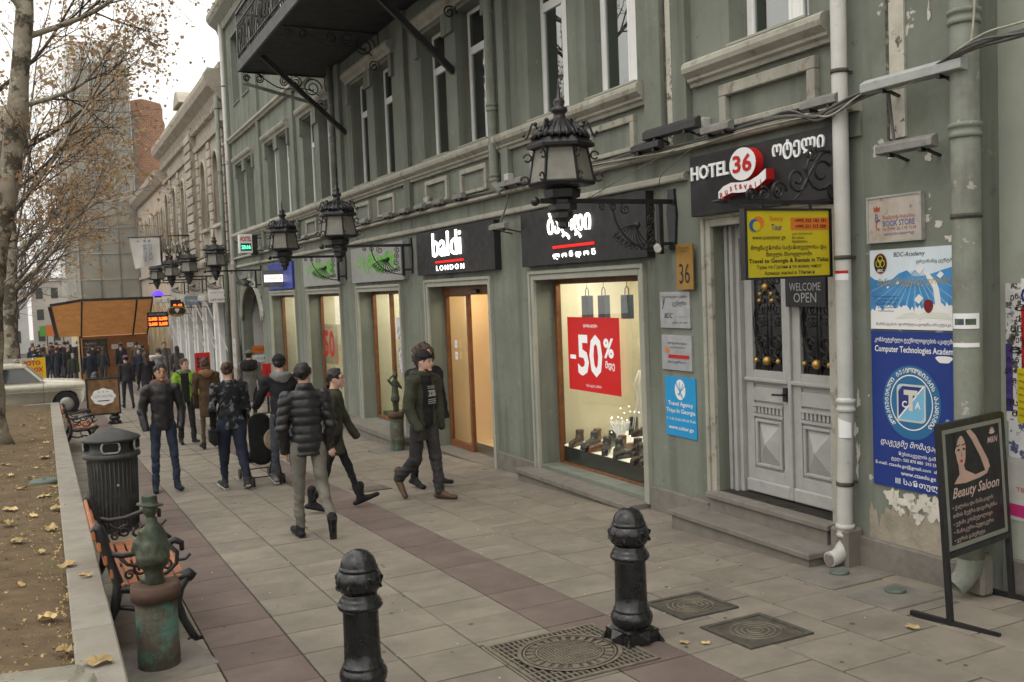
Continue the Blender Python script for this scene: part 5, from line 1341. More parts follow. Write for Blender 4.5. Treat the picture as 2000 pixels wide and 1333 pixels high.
for s_ in (-1, 1):
    poly([(-.15+s_*.03-.02,fz+.012),(-.15+s_*.03,fz+.021),(-.15+s_*.03+.02,fz+.012),(-.15+s_*.03,fz+.004)], -.0145, .0006, PK, bd, 'portrait_eye'); poly([(-.15+s_*.03-.024,fz+.033),(-.15+s_*.03+.022,fz+.04),(-.15+s_*.03+.022,fz+.046),(-.15+s_*.03-.02,fz+.042)], -.0145, .0006, PK, bd, 'portrait_brow')
poly([(-.148,fz+.01),(-.140,fz-.03),(-.15,fz-.035),(-.16,fz-.03)], -.0146, .0004, mat('portrait_shadow', (.33,.19,.15), .5, var=0), bd, 'portrait_nose')
poly([(-.175,fz-.055),(-.155,fz-.048),(-.135,fz-.055),(-.155,fz-.072)], -.0147, .0006, PR, bd, 'portrait_lips')
mb = MB()
for k in range(7):
    g = R(90+(k-3)*24); mb.prism([(.23,.665),(.23+.022*math.cos(g-.25),.665+.024*math.sin(g-.25)),(.23+.042*math.cos(g),.665+.046*math.sin(g)),(.23+.022*math.cos(g+.25),.665+.024*math.sin(g+.25))], 'y', -.0135-.0002*k, -.0125)
mb.build('lotus_emblem', PNK, bd, world=False)
text('M&N', .23, .63, .13, .04, PNK, bd, -.0142, shear=.3, bold=.01)
text('Beauty Saloon', .0, .345, .56, .085, PNK, bd, -.0142, shear=.35, bold=.012)
for z, s_, w_ in ((.265,'• ქალისა და მამაკაცის',.48),(.215,'  თმის შეჭრა-დავარცხნა',.52),(.165,'• ექიმი კოსმეტოლოგი',.46),(.115,'• მანიკური-პედიკური',.47),(.065,'• ყურის გახვრეტა',.36)): text(s_, -.29+w_/2, z, w_, .034, PNK, bd, -.0142)
# ------------------------------------------------------------------ shoe window
DISP = mat('black_gloss_cabinet', (.012,.013,.012), .15, var=0, spec=.6); LITW = mat('glowing_white_shelf', (.85,.82,.7), .4, var=0, emit=(1,.93,.68), es=.6)  # shelf white given its own glow so it looks brightly lit
t = thing('display_plinth', 'stepped white display with black glossy front in the shoe window', 'display', (5.9, 9.2, -.26))
mb = MB(); mb.box(5.80, 6.9, 8.02, 10.46, -.255, -.012); mb.build('cabinet', DISP, t)
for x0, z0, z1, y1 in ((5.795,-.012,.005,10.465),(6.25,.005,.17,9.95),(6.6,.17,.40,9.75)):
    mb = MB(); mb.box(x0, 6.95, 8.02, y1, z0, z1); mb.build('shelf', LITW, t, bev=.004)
LEA = [mat('black_leather', (.015,.014,.014), .3, var=.2, spec=.5), mat('brown_leather', (.14,.055,.02), .32, var=.25, spec=.5), mat('dark_brown_leather', (.05,.025,.015), .3, var=.2, spec=.5)]
def shoe_sdf(sh):
    def f(P):
        d = rc(P, (0,-.20,.04), (0,-.06,.055), .036, .042, 2, .9); d = smin(d, rc(P, (0,-.06,.05), (0,.0,.05), .042, .042), .02)
        if sh: d = smin(d, rc(P, (0,-.01,.06), (0,.005,.06+sh), .044, .048 if sh < .2 else .06), .03)
        d = np.maximum(d, .012-P[2])
        d = np.maximum(d, P[2]-(.06+max(sh, .04)))
        sole = np.maximum(rc(P, (0,-.21,.01), (0,.01,.01), .036, .038), np.abs(P[2]-.008)-.008)
        return np.minimum(d, sole)
    return f
shoe_me = {}
for sh in (.03, .11, .30):
    v, F = nets(shoe_sdf(sh), (-.08,-.26,-.02), (.08,.08,.45), .012)
    me = bpy.data.meshes.new('boot'); me.from_pydata(v.tolist(), [], F.tolist()); me.polygons.foreach_set('use_smooth', [True]*len(me.polygons)); me.materials.append(LEA[0]); shoe_me[sh] = me
shoes = [(6.0,10.02,.005,.11,0,-1.2,'black ankle boot, first at the left on the lit shelf'),(6.22,9.95,.005,.11,0,-.9,'taller looking black ankle boot behind the first one'),(6.0,9.74,.005,.03,1,-1.5,'brown low shoe at the left of the shelf'),(6.1,9.55,.005,.11,1,-.9,'brown ankle boot in the middle of the shelf'),
         (5.95,9.38,.005,.11,0,-.5,'black ankle boot in the middle front'),(6.12,9.25,.005,.11,2,-.8,'dark brown ankle boot in the second row'),(5.97,8.95,.005,.11,0,-.4,'black ankle boot right of the middle'),(6.18,8.80,.005,.11,0,-1.0,'black ankle boot standing tall behind right'),(5.98,8.60,.005,.03,2,-1.7,'dark brown low shoe at the right of the shelf'),(6.0,8.42,.005,.11,0,-1.2,'black boot at the right edge of the window'),
         (6.42,9.40,.17,.11,1,-.9,'brown ankle boot on the second step'),(6.4,9.15,.17,.11,0,-.6,'black ankle boot on the second step'),(6.45,9.52,.17,.03,2,-1.4,'low shoe at the left end of the second step'),(6.3,8.62,.17,.30,3,-.8,'tall burgundy boot on the second step'),(6.35,8.45,.17,.30,3,-.6,'second tall burgundy boot, partly hidden at the right')]
shoes += [(6.42,9.78,.17,.11,0,-.7,'black ankle boot at the left end of the second step'),(6.44,9.0,.17,.11,2,-1.0,'dark brown ankle boot in the middle of the second step'),(6.42,8.82,.17,.03,0,-1.4,'black low shoe on the second step'),(6.75,9.6,.40,.11,0,-.8,'black ankle boot on the top step, leftmost'),(6.75,9.38,.40,.11,1,-.9,'brown ankle boot on the top step'),(6.75,9.16,.40,.03,0,-1.3,'black low shoe on the top step'),(6.75,8.95,.40,.11,2,-.8,'dark brown ankle boot on the top step'),(5.94,10.28,.005,.11,2,-1.0,'dark brown ankle boot in the far left front corner of the shelf'),(5.93,9.87,.005,.03,0,-1.2,'black low shoe between the left boots'),(5.92,9.60,.005,.11,0,-.7,'black ankle boot at the front edge left of the middle'),(5.92,8.78,.005,.03,0,-1.3,'black low shoe at the front edge near the right end'),(6.15,10.2,.005,.11,1,-1.1,'brown ankle boot in the back left corner of the shelf'),(6.13,9.40,.005,.03,1,-1.0,'brown low shoe in the second row'),(5.97,9.15,.005,.03,0,-1.5,'black low shoe in front, right of the middle'),(6.14,9.05,.005,.11,1,-.6,'brown ankle boot behind the black low shoe')]
BURG = mat('burgundy_leather', (.06,.008,.01), .35, var=.2, spec=.5)
for x, y, z, sh, mi, rz, la in shoes:
    o = bpy.data.objects.new('boot' if sh > .05 else 'shoe', shoe_me[sh]); COL.objects.link(o); o.location = (x, y, z+.002); o.rotation_euler = (0,0,rz)
    o.material_slots[0].link = 'OBJECT'; o.material_slots[0].material = (LEA+[BURG])[mi]; tag(o, la, 'shoe', 'shoes in the shop window')
    o.scale = (1.12,1.12,1.12) if sh < .2 else (1.2,1.2,1.6)
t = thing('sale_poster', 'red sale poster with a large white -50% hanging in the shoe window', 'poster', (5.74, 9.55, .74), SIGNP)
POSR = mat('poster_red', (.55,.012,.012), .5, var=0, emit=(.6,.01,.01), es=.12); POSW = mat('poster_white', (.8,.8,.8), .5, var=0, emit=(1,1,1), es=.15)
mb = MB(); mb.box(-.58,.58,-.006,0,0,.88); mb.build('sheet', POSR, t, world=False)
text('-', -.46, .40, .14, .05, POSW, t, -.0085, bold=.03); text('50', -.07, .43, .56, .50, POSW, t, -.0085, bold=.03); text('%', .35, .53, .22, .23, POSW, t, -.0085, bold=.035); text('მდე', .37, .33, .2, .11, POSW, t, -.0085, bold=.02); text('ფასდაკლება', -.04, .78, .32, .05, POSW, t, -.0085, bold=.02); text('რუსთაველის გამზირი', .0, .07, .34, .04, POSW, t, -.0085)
BAGM = mat('navy_paper_bag', (.03,.045,.07), .5, var=.1)
for i, (y, la) in enumerate(((10.0,'leftmost dark carrier bag hanging in the shoe window'),(9.62,'second dark carrier bag hanging in the shoe window'),(9.12,'third carrier bag, dark blue, hanging in the shoe window'),(8.62,'rightmost carrier bag hanging in the shoe window'))):
    t = thing('carrier_bag', la, 'bag', (5.95, y, 1.60), SIGNP, 'carrier bags in the window')
    mb = MB(); mb.box(-.075,.075,-.04,.04,0,.27); mb.build('bag', BAGM, t, world=False, bev=.004)
    mb = MB(); mb.tube([(-.04,0,.27),(-.035,0,.34),(0,0,.37),(.035,0,.34),(.04,0,.27)], .006, 5); mb.tube([(0,0,.37),(0,0,.46)], .003, 4); mb.build('handle', BLK, t, world=False)
t = thing('snow_ornament', 'glittering white winter ornament with lights behind the shoes', 'ornament', (6.2, 9.75, .0))
mb = MB()
for k in range(9):
    g = R(40*k); mb.tube([(.0,.0,.05),(.05*math.cos(g),.05*math.sin(g),.2),(.12*math.cos(g),.12*math.sin(g),.33)], .012, 5)
    for h in (.2,.27): mb.tube([(.06*math.cos(g),.06*math.sin(g),h),(.11*math.cos(g+.5),.11*math.sin(g+.5),h+.05)], .008, 4)
mb.build('branches', POSW, t, world=False)
mb = MB()
for k in range(14): mb.ball((rnd.uniform(-.15,.15), rnd.uniform(-.35,.1), rnd.uniform(.1,.6)), .008, 6)
tag(mb.build('fairy_lights', LIGHTW, t, world=False), kind='stuff')
t = thing('wire_dress_form', 'white wire dress form with lights behind the red poster', 'ornament', (6.4, 9.55, .17))
mb = MB()
for k in range(10):
    g = 2*PI*k/10; mb.tube([(.14*math.cos(g),.14*math.sin(g),.0),(.09*math.cos(g),.09*math.sin(g),.3),(.06*math.cos(g),.06*math.sin(g),.45),(.1*math.cos(g),.1*math.sin(g),.62),(.03*math.cos(g),.03*math.sin(g),.78)], .006, 4)
mb.build('wires', POSW, t, world=False)
t = wsign('shop_name_letters', 'black reversed shop name on the back wall of the shoe window', 'sign', 8.55, 1.42, 1.0, .5, .01, CREAM, x=6.98)
o = text('baldi', 0, .25, .7, .3, PK, t, -.02); o.scale = (-1,1,1); poly([(-.35,.07),(.35,.07),(.35,.09),(-.35,.09)], -.02, .002, REDL, t, 'red_bar')
t = thing('slat_wall', 'white lit panel with dark shelf lines behind the right side of the window', 'panel', (7.0, 8.5, .9))
mb = MB(); mb.box(-.02,.0,-.5,.55,-.3,1.3); mb.build('panel', POSW, t, world=False)
for k in range(9): mb = MB(); mb.box(-.05,-.02,-.48,.53,-.2+.17*k,-.185+.17*k); mb.build('shelf_line', DISP, t, world=False)
t = thing('wall_rack', 'dark rack with shoes behind the right side of the window', 'shelf', (6.85, 8.6, .42))
mb = MB(); mb.box(-.1,.1,-.05,.0,-.4,.9); mb.build('post', WOOD, t, world=False)
for z in (0,.25,.5,.75): mb = MB(); mb.box(-.15,.1,-.55,.0,z,z+.02); mb.build('rack_shelf', DISP, t, world=False)
for i in range(8):
    o = bpy.data.objects.new('boot', shoe_me[.11]); COL.objects.link(o); o.location = (6.8, 8.15+.13*(i % 4), .445+.25*(i//4)); o.rotation_euler = (0,0,-1.2+.2*(i%3)); o.material_slots[0].link = 'OBJECT'; o.material_slots[0].material = LEA[(i*5) % 3]; tag(o, 'small dark shoe on the rack behind the right side of the window', 'shoe', 'shoes on the back rack')
# prints and fittings in the other shop windows
t = wsign('window_print', 'red printed 50 on the glass of the third shop window', 'sticker', 20.95, .45, 1.2, .9, .001, glass('clear_film'), x=XF+.25)
text('50', -.1, .45, .9, .62, PR, t, -.003, bold=.03); text('ფასდაკლება', -.05, .83, .7, .07, PR, t, -.003)
for y, z, w_, h_, la in ((16.1,.55,.55,.5,'white and blue printed sheets stuck on the second shop window'),(16.2,1.15,.5,.4,'upper white sheet stuck on the second shop window'),(13.68,1.1,.1,.12,'small white sticker on the sliding door glass'),(13.68,.92,.1,.12,'lower white sticker on the sliding door glass')):
    t = wsign('paper_sheet', la, 'paper', y, z, w_, h_, .002, mat('printed_sheet', (.62,.62,.62), .6, var=.05, stain=[((.08,.1,.25), 6, .55, .6, .7)]) if w_ > .2 else PW, x=XF+.245)
    text('ახალი', 0, h_/2, w_*.6, h_*.2, PR if w_ > .2 else PBL, t, -.0035)
GRASS = mat('fake_grass', (.05,.13,.015), .9, var=.3, vs=30, bump=.5, bs=90)
t = thing('green_mat', 'green fake grass mat on the floor of the second shop', 'mat', (6.3, 17.2, -.418)); mb = MB(); mb.box(-.45,.6,-.4,.55,0,.12); mb.build('mat', GRASS, t, world=False)
mb = MB(); mb.box(-.5,.65,-.45,-.41,0,.13); mb.build('edge', WOOD, t, world=False)
t = thing('display_stand', 'gold display stand with a red box in the third shop window', 'stand', (6.3, 19.9, -.458))
mb = MB()
for a in (-.2,.2):
    for b in (-.25,.25): mb.tube([(a,b,0),(a,b,1.15)], .012, 6)
for z in (.35,.75,1.15): mb.box(-.21,.21,-.26,.26,z,z+.015)
mb.build('frame', GOLD, t, world=False); mb = MB(); mb.box(-.12,.12,-.18,.18,.766,.98); mb.build('goods', mat('dark_goods', (.1,.09,.08), .6), t, world=False); mb = MB(); mb.box(-.15,.15,-.2,.2,.366,.42); mb.build('red_box', PR, t, world=False)
t = thing('goods_rack', 'rack of small boxed goods in the farthest shop window', 'shelf', (6.4, 24.6, -.55))
for k in range(7):
    mb = MB(); mb.box(-.15,.15,-.85,.85,.25+.28*k,.265+.28*k); mb.build('rack_shelf', CREAM, t, world=False)
    mb = MB()
    for j in range(8): mb.box(-.1,.1,-.8+.2*j,-.66+.2*j,.266+.28*k,.40+.28*k+.05*((j*k) % 3)/2)
    tag(mb.build('boxes', mat('mixed_goods', (.25,.2,.15), .6, var=.5, vs=9), t, world=False), kind='stuff')
t = thing('spot_lamp', 'white spot lamp shining near the top of the second shop window', 'lamp', (6.2, 15.9, 1.75)); mb = MB(); mb.tube([(0,0,0),(-.08,-.05,.06)], [.05,.035], 12); mb.tube([(-.05,-.03,.05),(-.05,-.03,.4)], .008, 5); mb.build('housing', WHITE, t, world=False); mb = MB(); mb.ball((.01,0,-.02), .045, 10); mb.build('bulb', LIGHTW, t, world=False)
# ------------------------------------------------------------------ people
_cl = {}
def cloth(col, rough=.85, kind=''):
    key = (col, rough, kind)
    if key not in _cl:
        st = None
        if kind == 'print': st = [((.16,.17,.18), 9, .54, .60, .85)]
        if kind == 'jean': st = [((col[0]*2.2, col[1]*2.1, col[2]*1.9), 3.5, .52, .75, .6)]
        if kind == 'shine': st = None
        _cl[key] = mat('cloth_'+(kind or 'plain'), col, rough, var=.22, vs=9, bump=.35 if kind != 'shine' else .12, bs=70, spec=.25 if kind != 'shine' else .5, stain=st)
    return _cl[key]
SKINM = {'a': mat('skin_tan', (.40,.22,.14), .55, var=.08, vs=12, spec=.35), 'b': mat('skin_light', (.52,.32,.24), .55, var=.08, vs=12, spec=.35)}
HAIRM = {'black': mat('hair_black', (.012,.010,.009), .5, var=.35, vs=30, bump=.6, bs=120, spec=.4), 'brown': mat('hair_brown', (.05,.026,.014), .5, var=.35, vs=30, bump=.6, bs=120, spec=.4), 'blond': mat('hair_blond', (.28,.19,.09), .5, var=.3, vs=30, bump=.6, bs=120)}
EYEW = mat('eye_dark', (.02,.015,.012), .3, var=0); LIPM = mat('lips', (.33,.11,.09), .5, var=0)
def rotz_(P, a, c):
    x, y = P[0]-c[0], P[1]-c[1]; ca, sa = math.cos(a), math.sin(a)
    return (ca*x+sa*y+c[0], -sa*x+ca*y+c[1], P[2])
def skeleton(S):
    H = S['h']; J = {}
    w = S.get('w', 1.0); lean = S.get('lean', .04)
    zh = .515*H
    J['pel'] = np.array([0, 0, zh])
    for s, n in ((1, 'L'), (-1, 'R')):
        sw, kn, ft = S.get('leg'+n, (0.0, .05, 0))[:3]
        side = S.get('spread', .03)
        hip = np.array([s*.052*H*w, 0, zh-.01*H]); th = .235*H; sh = .225*H
        d = np.array([s*side, -math.sin(sw), -math.cos(sw)]); d /= np.linalg.norm(d)
        kne = hip+th*d; a2 = sw-kn
        d2 = np.array([s*side*.4, -math.sin(a2), -math.cos(a2)]); d2 /= np.linalg.norm(d2)
        ank = kne+sh*d2; fp = a2+ft if abs(ft) < 9 else 0
        f = S.get('foot'+n, a2*.9+ft)                        # foot pitch: 0 flat, + toe up
        toe = ank+np.array([s*.12*.13*H, -math.cos(f)*.125*H, math.sin(f)*.125*H-.030*H*math.cos(f)])
        heel = ank+np.array([0, .035*H*math.cos(f)+.03*H*math.sin(f)*0, -.036*H*math.cos(f)-.02*H*math.sin(f)])
        J['hip'+n], J['kne'+n], J['ank'+n], J['toe'+n], J['heel'+n] = hip, kne, ank, toe, heel
    sy = -lean*.3*H
    J['chest'] = np.array([0, sy, .72*H]); J['neck'] = np.array([0, sy-.0*H, .845*H]); J['head'] = np.array([0, sy-.018*H, .93*H])
    for s, n in ((1, 'L'), (-1, 'R')):
        b, c, e, inn = S.get('arm'+n, (0.05, .12, .15, 0))
        shd = np.array([s*.104*H*w, sy, .800*H])
        d = np.array([s*math.sin(c), -math.sin(b)*math.cos(c), -math.cos(b)*math.cos(c)])
        elb = shd+.175*H*d
        d2 = np.array([s*(math.sin(c)*.4-inn), -math.sin(b+e), -math.cos(b+e)]); d2 /= np.linalg.norm(d2)
        wri = elb+.150*H*d2
        J['shd'+n], J['elb'+n], J['wri'+n], J['fin'+n] = shd, elb, wri, wri+d2*.1*H
        J['hd'+n] = d2
    zmin = min(J['toeL'][2], J['toeR'][2], J['heelL'][2], J['heelR'][2])-.018*H
    for k in J:
        if not k.startswith('hd'): J[k] = J[k]-np.array([0,0,zmin])
    return J
def limb(P, J, a, b, c, r0, r1, r2, k=.02):
    return smin(rc(P, J[a], J[b], r0, r1), rc(P, J[b], J[c], r1, r2), k)
def head_frame(S, J):
    yaw = S.get('yaw', 0); c = J['head']; tilt = S.get('tilt', 0)
    return lambda P: rotz_(P, yaw, c)
def make_person(name, S, vox=.013, det=True):
    """S: pose, garments and colours; returns the Empty that carries body, clothes and hair (facing local -Y)"""
    H = S['h']; J = skeleton(S); w = S.get('w', 1.0); fat = S.get('fat', 1.0)
    t = thing(name, S['label'], 'person', S['loc'], S['rz'], S.get('group'))
    Hd = J['head']; hf = head_frame(S, J); ks = H/1.72
    def head(P):
        Q = hf(P)
        c = Hd
        d = el(Q, (c[0], c[1]+.012*ks, c[2]+.022*ks), (.076*ks, .094*ks, .088*ks))
        d = smin(d, el(Q, (c[0], c[1]-.026*ks, c[2]-.040*ks), (.059*ks, .066*ks, .078*ks)), .03*ks)
        if det:
            d = smin(d, rc(Q, (c[0], c[1]-.090*ks, c[2]+.010*ks), (c[0], c[1]-.108*ks, c[2]-.026*ks), .008*ks, .014*ks), .014*ks)
            d = smin(d, rc(Q, (c[0]-.032*ks, c[1]-.080*ks, c[2]+.022*ks), (c[0]+.032*ks, c[1]-.080*ks, c[2]+.022*ks), .012*ks, .012*ks), .016*ks)
            d = smin(d, el(Q, (c[0], c[1]-.082*ks, c[2]-.100*ks), (.022*ks, .016*ks, .016*ks)), .02*ks)
            d = smin(d, rc(Q, (c[0]-.018*ks, c[1]-.088*ks, c[2]-.060*ks), (c[0]+.018*ks, c[1]-.088*ks, c[2]-.060*ks), .009*ks, .009*ks), .01*ks)
            for s in (-1, 1):
                d = np.maximum(d, -(el(Q, (c[0]+s*.032*ks, c[1]-.101*ks, c[2]+.001*ks), (.019*ks, .018*ks, .012*ks))))
                d = smin(d, el(Q, (c[0]+s*.076*ks, c[1]+.008*ks, c[2]-.010*ks), (.010*ks, .022*ks, .032*ks)), .006*ks)
        return d
    def body(P):
        d = smin(head(P), rc(P, J['neck']+np.array([0,.01*ks,-.03*ks]), Hd+np.array([0,.01*ks,-.05*ks]), .052*ks, .050*ks), .025*ks)
        d = smin(d, rc(P, J['pel'], J['chest'], .085*ks*fat, .10*ks, 1, .7), .05)
        d = smin(d, rc(P, J['shdL']*.8+J['shdR']*.2, J['shdR']*.8+J['shdL']*.2, .05*ks, .05*ks), .05)
        for n in 'LR':
            d = smin(d, limb(P, J, 'shd'+n, 'elb'+n, 'wri'+n, .034*ks, .028*ks, .023*ks), .03)
            d = smin(d, limb(P, J, 'hip'+n, 'kne'+n, 'ank'+n, .046*ks, .030*ks, .024*ks), .04)
        return d
    pts = [J[k] for k in J if not k.startswith('hd')]
    lo, hi = box_of(pts, .16*ks)
    skin = SKINM[S.get('skin', 'b')]
    solid('body', body, lo, hi, vox*1.25 if det else vox, skin, t, (J['neck'][2]+.01, vox*.62 if det else vox))
    # face
    if det and S.get('face', 1):
        yaw = S.get('yaw', 0)
        def hp(x, y, z):
            x, y = x*ks, y*ks; return (Hd[0]+x*math.cos(yaw)-y*math.sin(yaw), Hd[1]+x*math.sin(yaw)+y*math.cos(yaw), Hd[2]+z*ks)
        for s in (-1, 1):
            mb = MB(); mb.tube([hp(s*.032+q, -.0885-.004*math.cos(q*90), .001+.002*math.cos(q*100)) for q in (-.014,-.007,0,.007,.014)], [.002,.006,.007,.006,.002], 6); mb.build('eye', EYEW, t, world=False)
            mb = MB(); mb.tube([hp(s*.030+q*s, -.093+.35*abs(q+.0)*.3, .027+.004*math.cos(q*60)-.12*abs(q)*0) for q in (-.020,-.008,.006,.02)], [.003,.0045,.0045,.002], 5); mb.build('eyebrow', HAIRM['black' if S.get('hair') != 'blond' else 'brown'], t, world=False)
        mb = MB(); mb.tube([hp(q, -.098+.25*abs(q)*.6, -.061) for q in (-.022,-.01,0,.01,.022)], [.002,.006,.0065,.006,.002], 6); mb.build('lips', LIPM, t, world=False)
        if S.get('beard'):
            def bf(P):
                Q = hf(P); c = Hd
                d = el(Q, (c[0], c[1]-.026*ks, c[2]-.040*ks), (.0602*ks, .0672*ks, .0795*ks))
                d = np.maximum(d, Q[2]-(c[2]-.082*ks)); d = np.maximum(d, Q[1]-(c[1]+.005)); d = np.maximum(d, -(el(Q, (c[0], c[1]-.10*ks, c[2]-.052*ks), (.03*ks, .05*ks, .022*ks))))
                return d
            solid('beard', bf, Hd-.13*ks, Hd+.1*ks, .007, HAIRM['black'], t)
    # trousers
    tr = S.get('tr', (.058, .045, .036)); tcol = S['trc']
    def trousers(P):
        d = rc(P, J['pel']+np.array([-.05*ks*w,0,.03*ks]), J['pel']+np.array([.05*ks*w,0,.03*ks]), .092*ks*fat, .092*ks*fat, 1, .95)
        for n in 'LR':
            c_ = J['kne'+n]+(J['ank'+n]-J['kne'+n])*S.get('cuff', .97)
            d = smin(d, smin(rc(P, J['hip'+n], J['kne'+n], tr[0]*1.42*ks*fat, tr[1]*1.26*ks*fat), rc(P, J['kne'+n], c_, tr[1]*1.26*ks*fat, tr[2]*1.2*ks), .02), .03*ks)
        if det: d = d+folds(P, .006, 30, 7)+.004*np.sin(P[2]*95+3*np.sin(P[0]*30))*np.clip((.35*H-P[2])*6, 0, 1)
        return np.maximum(d, P[2]-(J['pel'][2]+.13*ks))
    lo2, hi2 = box_of([J[k] for k in J if k[:3] in ('hip','kne','ank','pel')], .17*ks)
    solid(S.get('trn', 'trousers'), trousers, lo2, hi2, vox, tcol, t)
    # shoes
    def shoe(n):
        a, b, h_ = J['toe'+n], J['heel'+n], J['ank'+n]
        bt = S.get('boot', .0)
        def f(P):
            d = rc(P, b+np.array([0,0,.006*ks]), a+np.array([0,0,.004*ks]), .037*ks, .034*ks, 2, .8)
            d = smin(d, rc(P, h_+np.array([0,.005,-.01*ks]), h_+np.array([0,0,bt+.02]), .040*ks, (.042+.1*bt)*ks), .035*ks)
            d = smin(d, rc(P, (a+h_)/2-np.array([0,0,.012*ks]), h_, .028*ks, .036*ks), .03*ks)
            return d
        lo3, hi3 = box_of([a, b, h_, h_+np.array([0,0,bt])], .08*ks)
        s_ = solid(S.get('shoen', 'shoe'), f, lo3, hi3, vox*.75, S['shc'], t)
        if S.get('sole'):
            mb = MB(); dv = a-b; nn = dv/np.linalg.norm(dv); up = np.cross(np.array([1.,0,0]), nn); up = up if up[2] > 0 else -up
            p = b-up*.024*ks-nn*.03*ks; q = a-up*.022*ks+nn*.032*ks
            mb.bar(p, q, .066*ks, .016*ks, up=tuple(up)); mb.build('sole', S['sole'], s_, world=False, bev=.007, seg=2)
    shoe('L'); shoe('R')
    # upper garment
    hem = S['hem']*H; g = S.get('thick', .022)*ks; flare = S.get('flare', 1.0); col = S['topc']
    zc = J['chest'][2]
    q_ = S.get('quilt', 0)
    def torso(P):
        d = rc(P, np.array([0, J['chest'][1]*.35, J['pel'][2]+.06*ks]), J['chest']+np.array([0,.004,.02*ks]), (.108*fat)*ks+g, (.122*w)*ks+g*.9, 1, .72*S.get('deep', 1))
        d = smin(d, rc(P, J['shdL']*.86+J['shdR']*.14-np.array([0,0,.008*ks]), J['shdR']*.86+J['shdL']*.14-np.array([0,0,.008*ks]), .052*ks+g*.8, .052*ks+g*.8, 1, .9), .05*ks)
        d = smin(d, rc(P, J['neck']-np.array([0,0,.05*ks]), J['neck']+np.array([0,.008,.012*ks*S.get('col', 1)]), .082*ks, .060*ks+g*.4), .075*ks)
        d = smin(d, rc(P, np.array([0,0,min(hem+.02, J['pel'][2])]), np.array([0,0,J['pel'][2]+.08*ks]), .122*ks*fat*flare+g, .11*ks*fat+g, 1, .74), .05*ks)
        return d
    def top(P):
        d = torso(P)
        for n in 'LR':
            r0, r1, r2 = S.get('slv', (.050, .043, .036))
            d = smin(d, limb(P, J, 'shd'+n, 'elb'+n, 'wri'+n, r0*ks+g*.7, r1*ks+g*.6, r2*ks+g*.5), .022*ks)
        if q_:
            for n in 'LR': pass
            zz = P[2]+.25*np.abs(P[0])*(np.abs(P[0]) > .17*ks)
            d = d+.011*ks*(np.abs(np.cos(zz*PI/q_))**6)-.003
            d = d+folds(P, .002, 45, 3)
        elif det:
            d = d+folds(P, S.get('fa', .0085), S.get('ff', 24), S.get('seed', 4))+folds(P, .0032, 62, 9)
        if S.get('open'): d = np.maximum(d, -np.maximum(np.abs(P[0]+.012)-.075*ks-.05*np.clip(.55*H-P[2], 0, 1), P[1]-(J['chest'][1]-.03*ks)))
        d = np.maximum(d, hem-P[2])
        d = np.maximum(d, P[2]-(J['neck'][2]+.022*ks*S.get('col', 1)))
        return d
    lo4, hi4 = box_of([J[k] for k in J if k[:3] in ('shd','elb','wri','nec','pel','che')]+[np.array([0,0,hem])], .18*ks*fat)
    jk = solid(S.get('topn', 'jacket'), top, lo4, hi4, vox, col, t)
    if S.get('open'):                                         # open front showing a dark shirt
        def shirt(P):
            d = torso(P)+.016*ks
            d = np.maximum(d, .50*H-P[2]); d = np.maximum(d, P[2]-(J['neck'][2]+.01))
            return d+folds(P, .004, 40, 5)
        solid('shirt', shirt, lo4, hi4, vox, S['open'], t)
    if S.get('hood'):
        def hood(P):
            c = J['neck']; x, y, z = P[0]-c[0], P[1]-c[1]-.035*ks, P[2]-c[2]+.005*ks
            r = np.sqrt((x/1.25)**2+y*y); d = np.sqrt((r-.075*ks)**2+(z/1.15)**2)-.038*ks
            return smin(d, el(P, (c[0], c[1]+.105*ks, c[2]-.03*ks), (.10*ks, .05*ks, .075*ks)), .03)+folds(P, .004, 60, 2)
        solid(S.get('hoodn', 'hood'), hood, J['neck']-.24*ks, J['neck']+.24*ks, vox*.8, S['hood'], t)
    if S.get('scarf'):
        def scarf(P):
            c = J['neck']; r = np.sqrt(P[0]**2/1.9+(P[1]-c[1]-.01)**2)
            return smin(np.sqrt((r-.085*ks)**2+((P[2]-c[2]+.03*ks)/1.5)**2)-.055*ks, el(P, (0, c[1]+.04, c[2]-.10*ks), (.19*ks, .13*ks, .13*ks)), .04)+folds(P, .006, 50, 6)
        solid('scarf', scarf, J['neck']-.3*ks, J['neck']+.25*ks, vox, S['scarf'], t)
    # hands where they show
    for n in S.get('hands', ''):
        s = 1 if n == 'L' else -1; wv = J['wri'+n]; dv = J['hd'+n]
        def hand(P):
            d = rc(P, wv+dv*.01*ks, wv+dv*.075*ks, .024*ks, .034*ks, 0, .6)
            for i in range(4):
                o = np.array([0, (i-1.5)*.017*ks, 0]); L = (.055,.068,.064,.048)[i]*ks
                a = wv+dv*.075*ks+o; m_ = a+dv*L*.55; e = m_+dv*L*.3+np.array([-s*.02*ks,0,0])
                d = smin(d, smin(rc(P, a, m_, .0095*ks, .0088*ks), rc(P, m_, e, .0088*ks, .0075*ks), .004), .006*ks)
            a = wv+dv*.03*ks+np.array([0,-.022*ks,0]); d = smin(d, rc(P, a, a+dv*.05*ks+np.array([-s*.012,-.022*ks,0]), .012*ks, .009*ks), .008*ks)
            return d
        lo5, hi5 = box_of([wv, wv+dv*.16*ks], .06*ks); solid('hand', hand, lo5, hi5, .0055*ks, skin, t)
    # hair and hats
    hr = S.get('hairs', 'short'); hm = HAIRM[S.get('hair', 'black')]
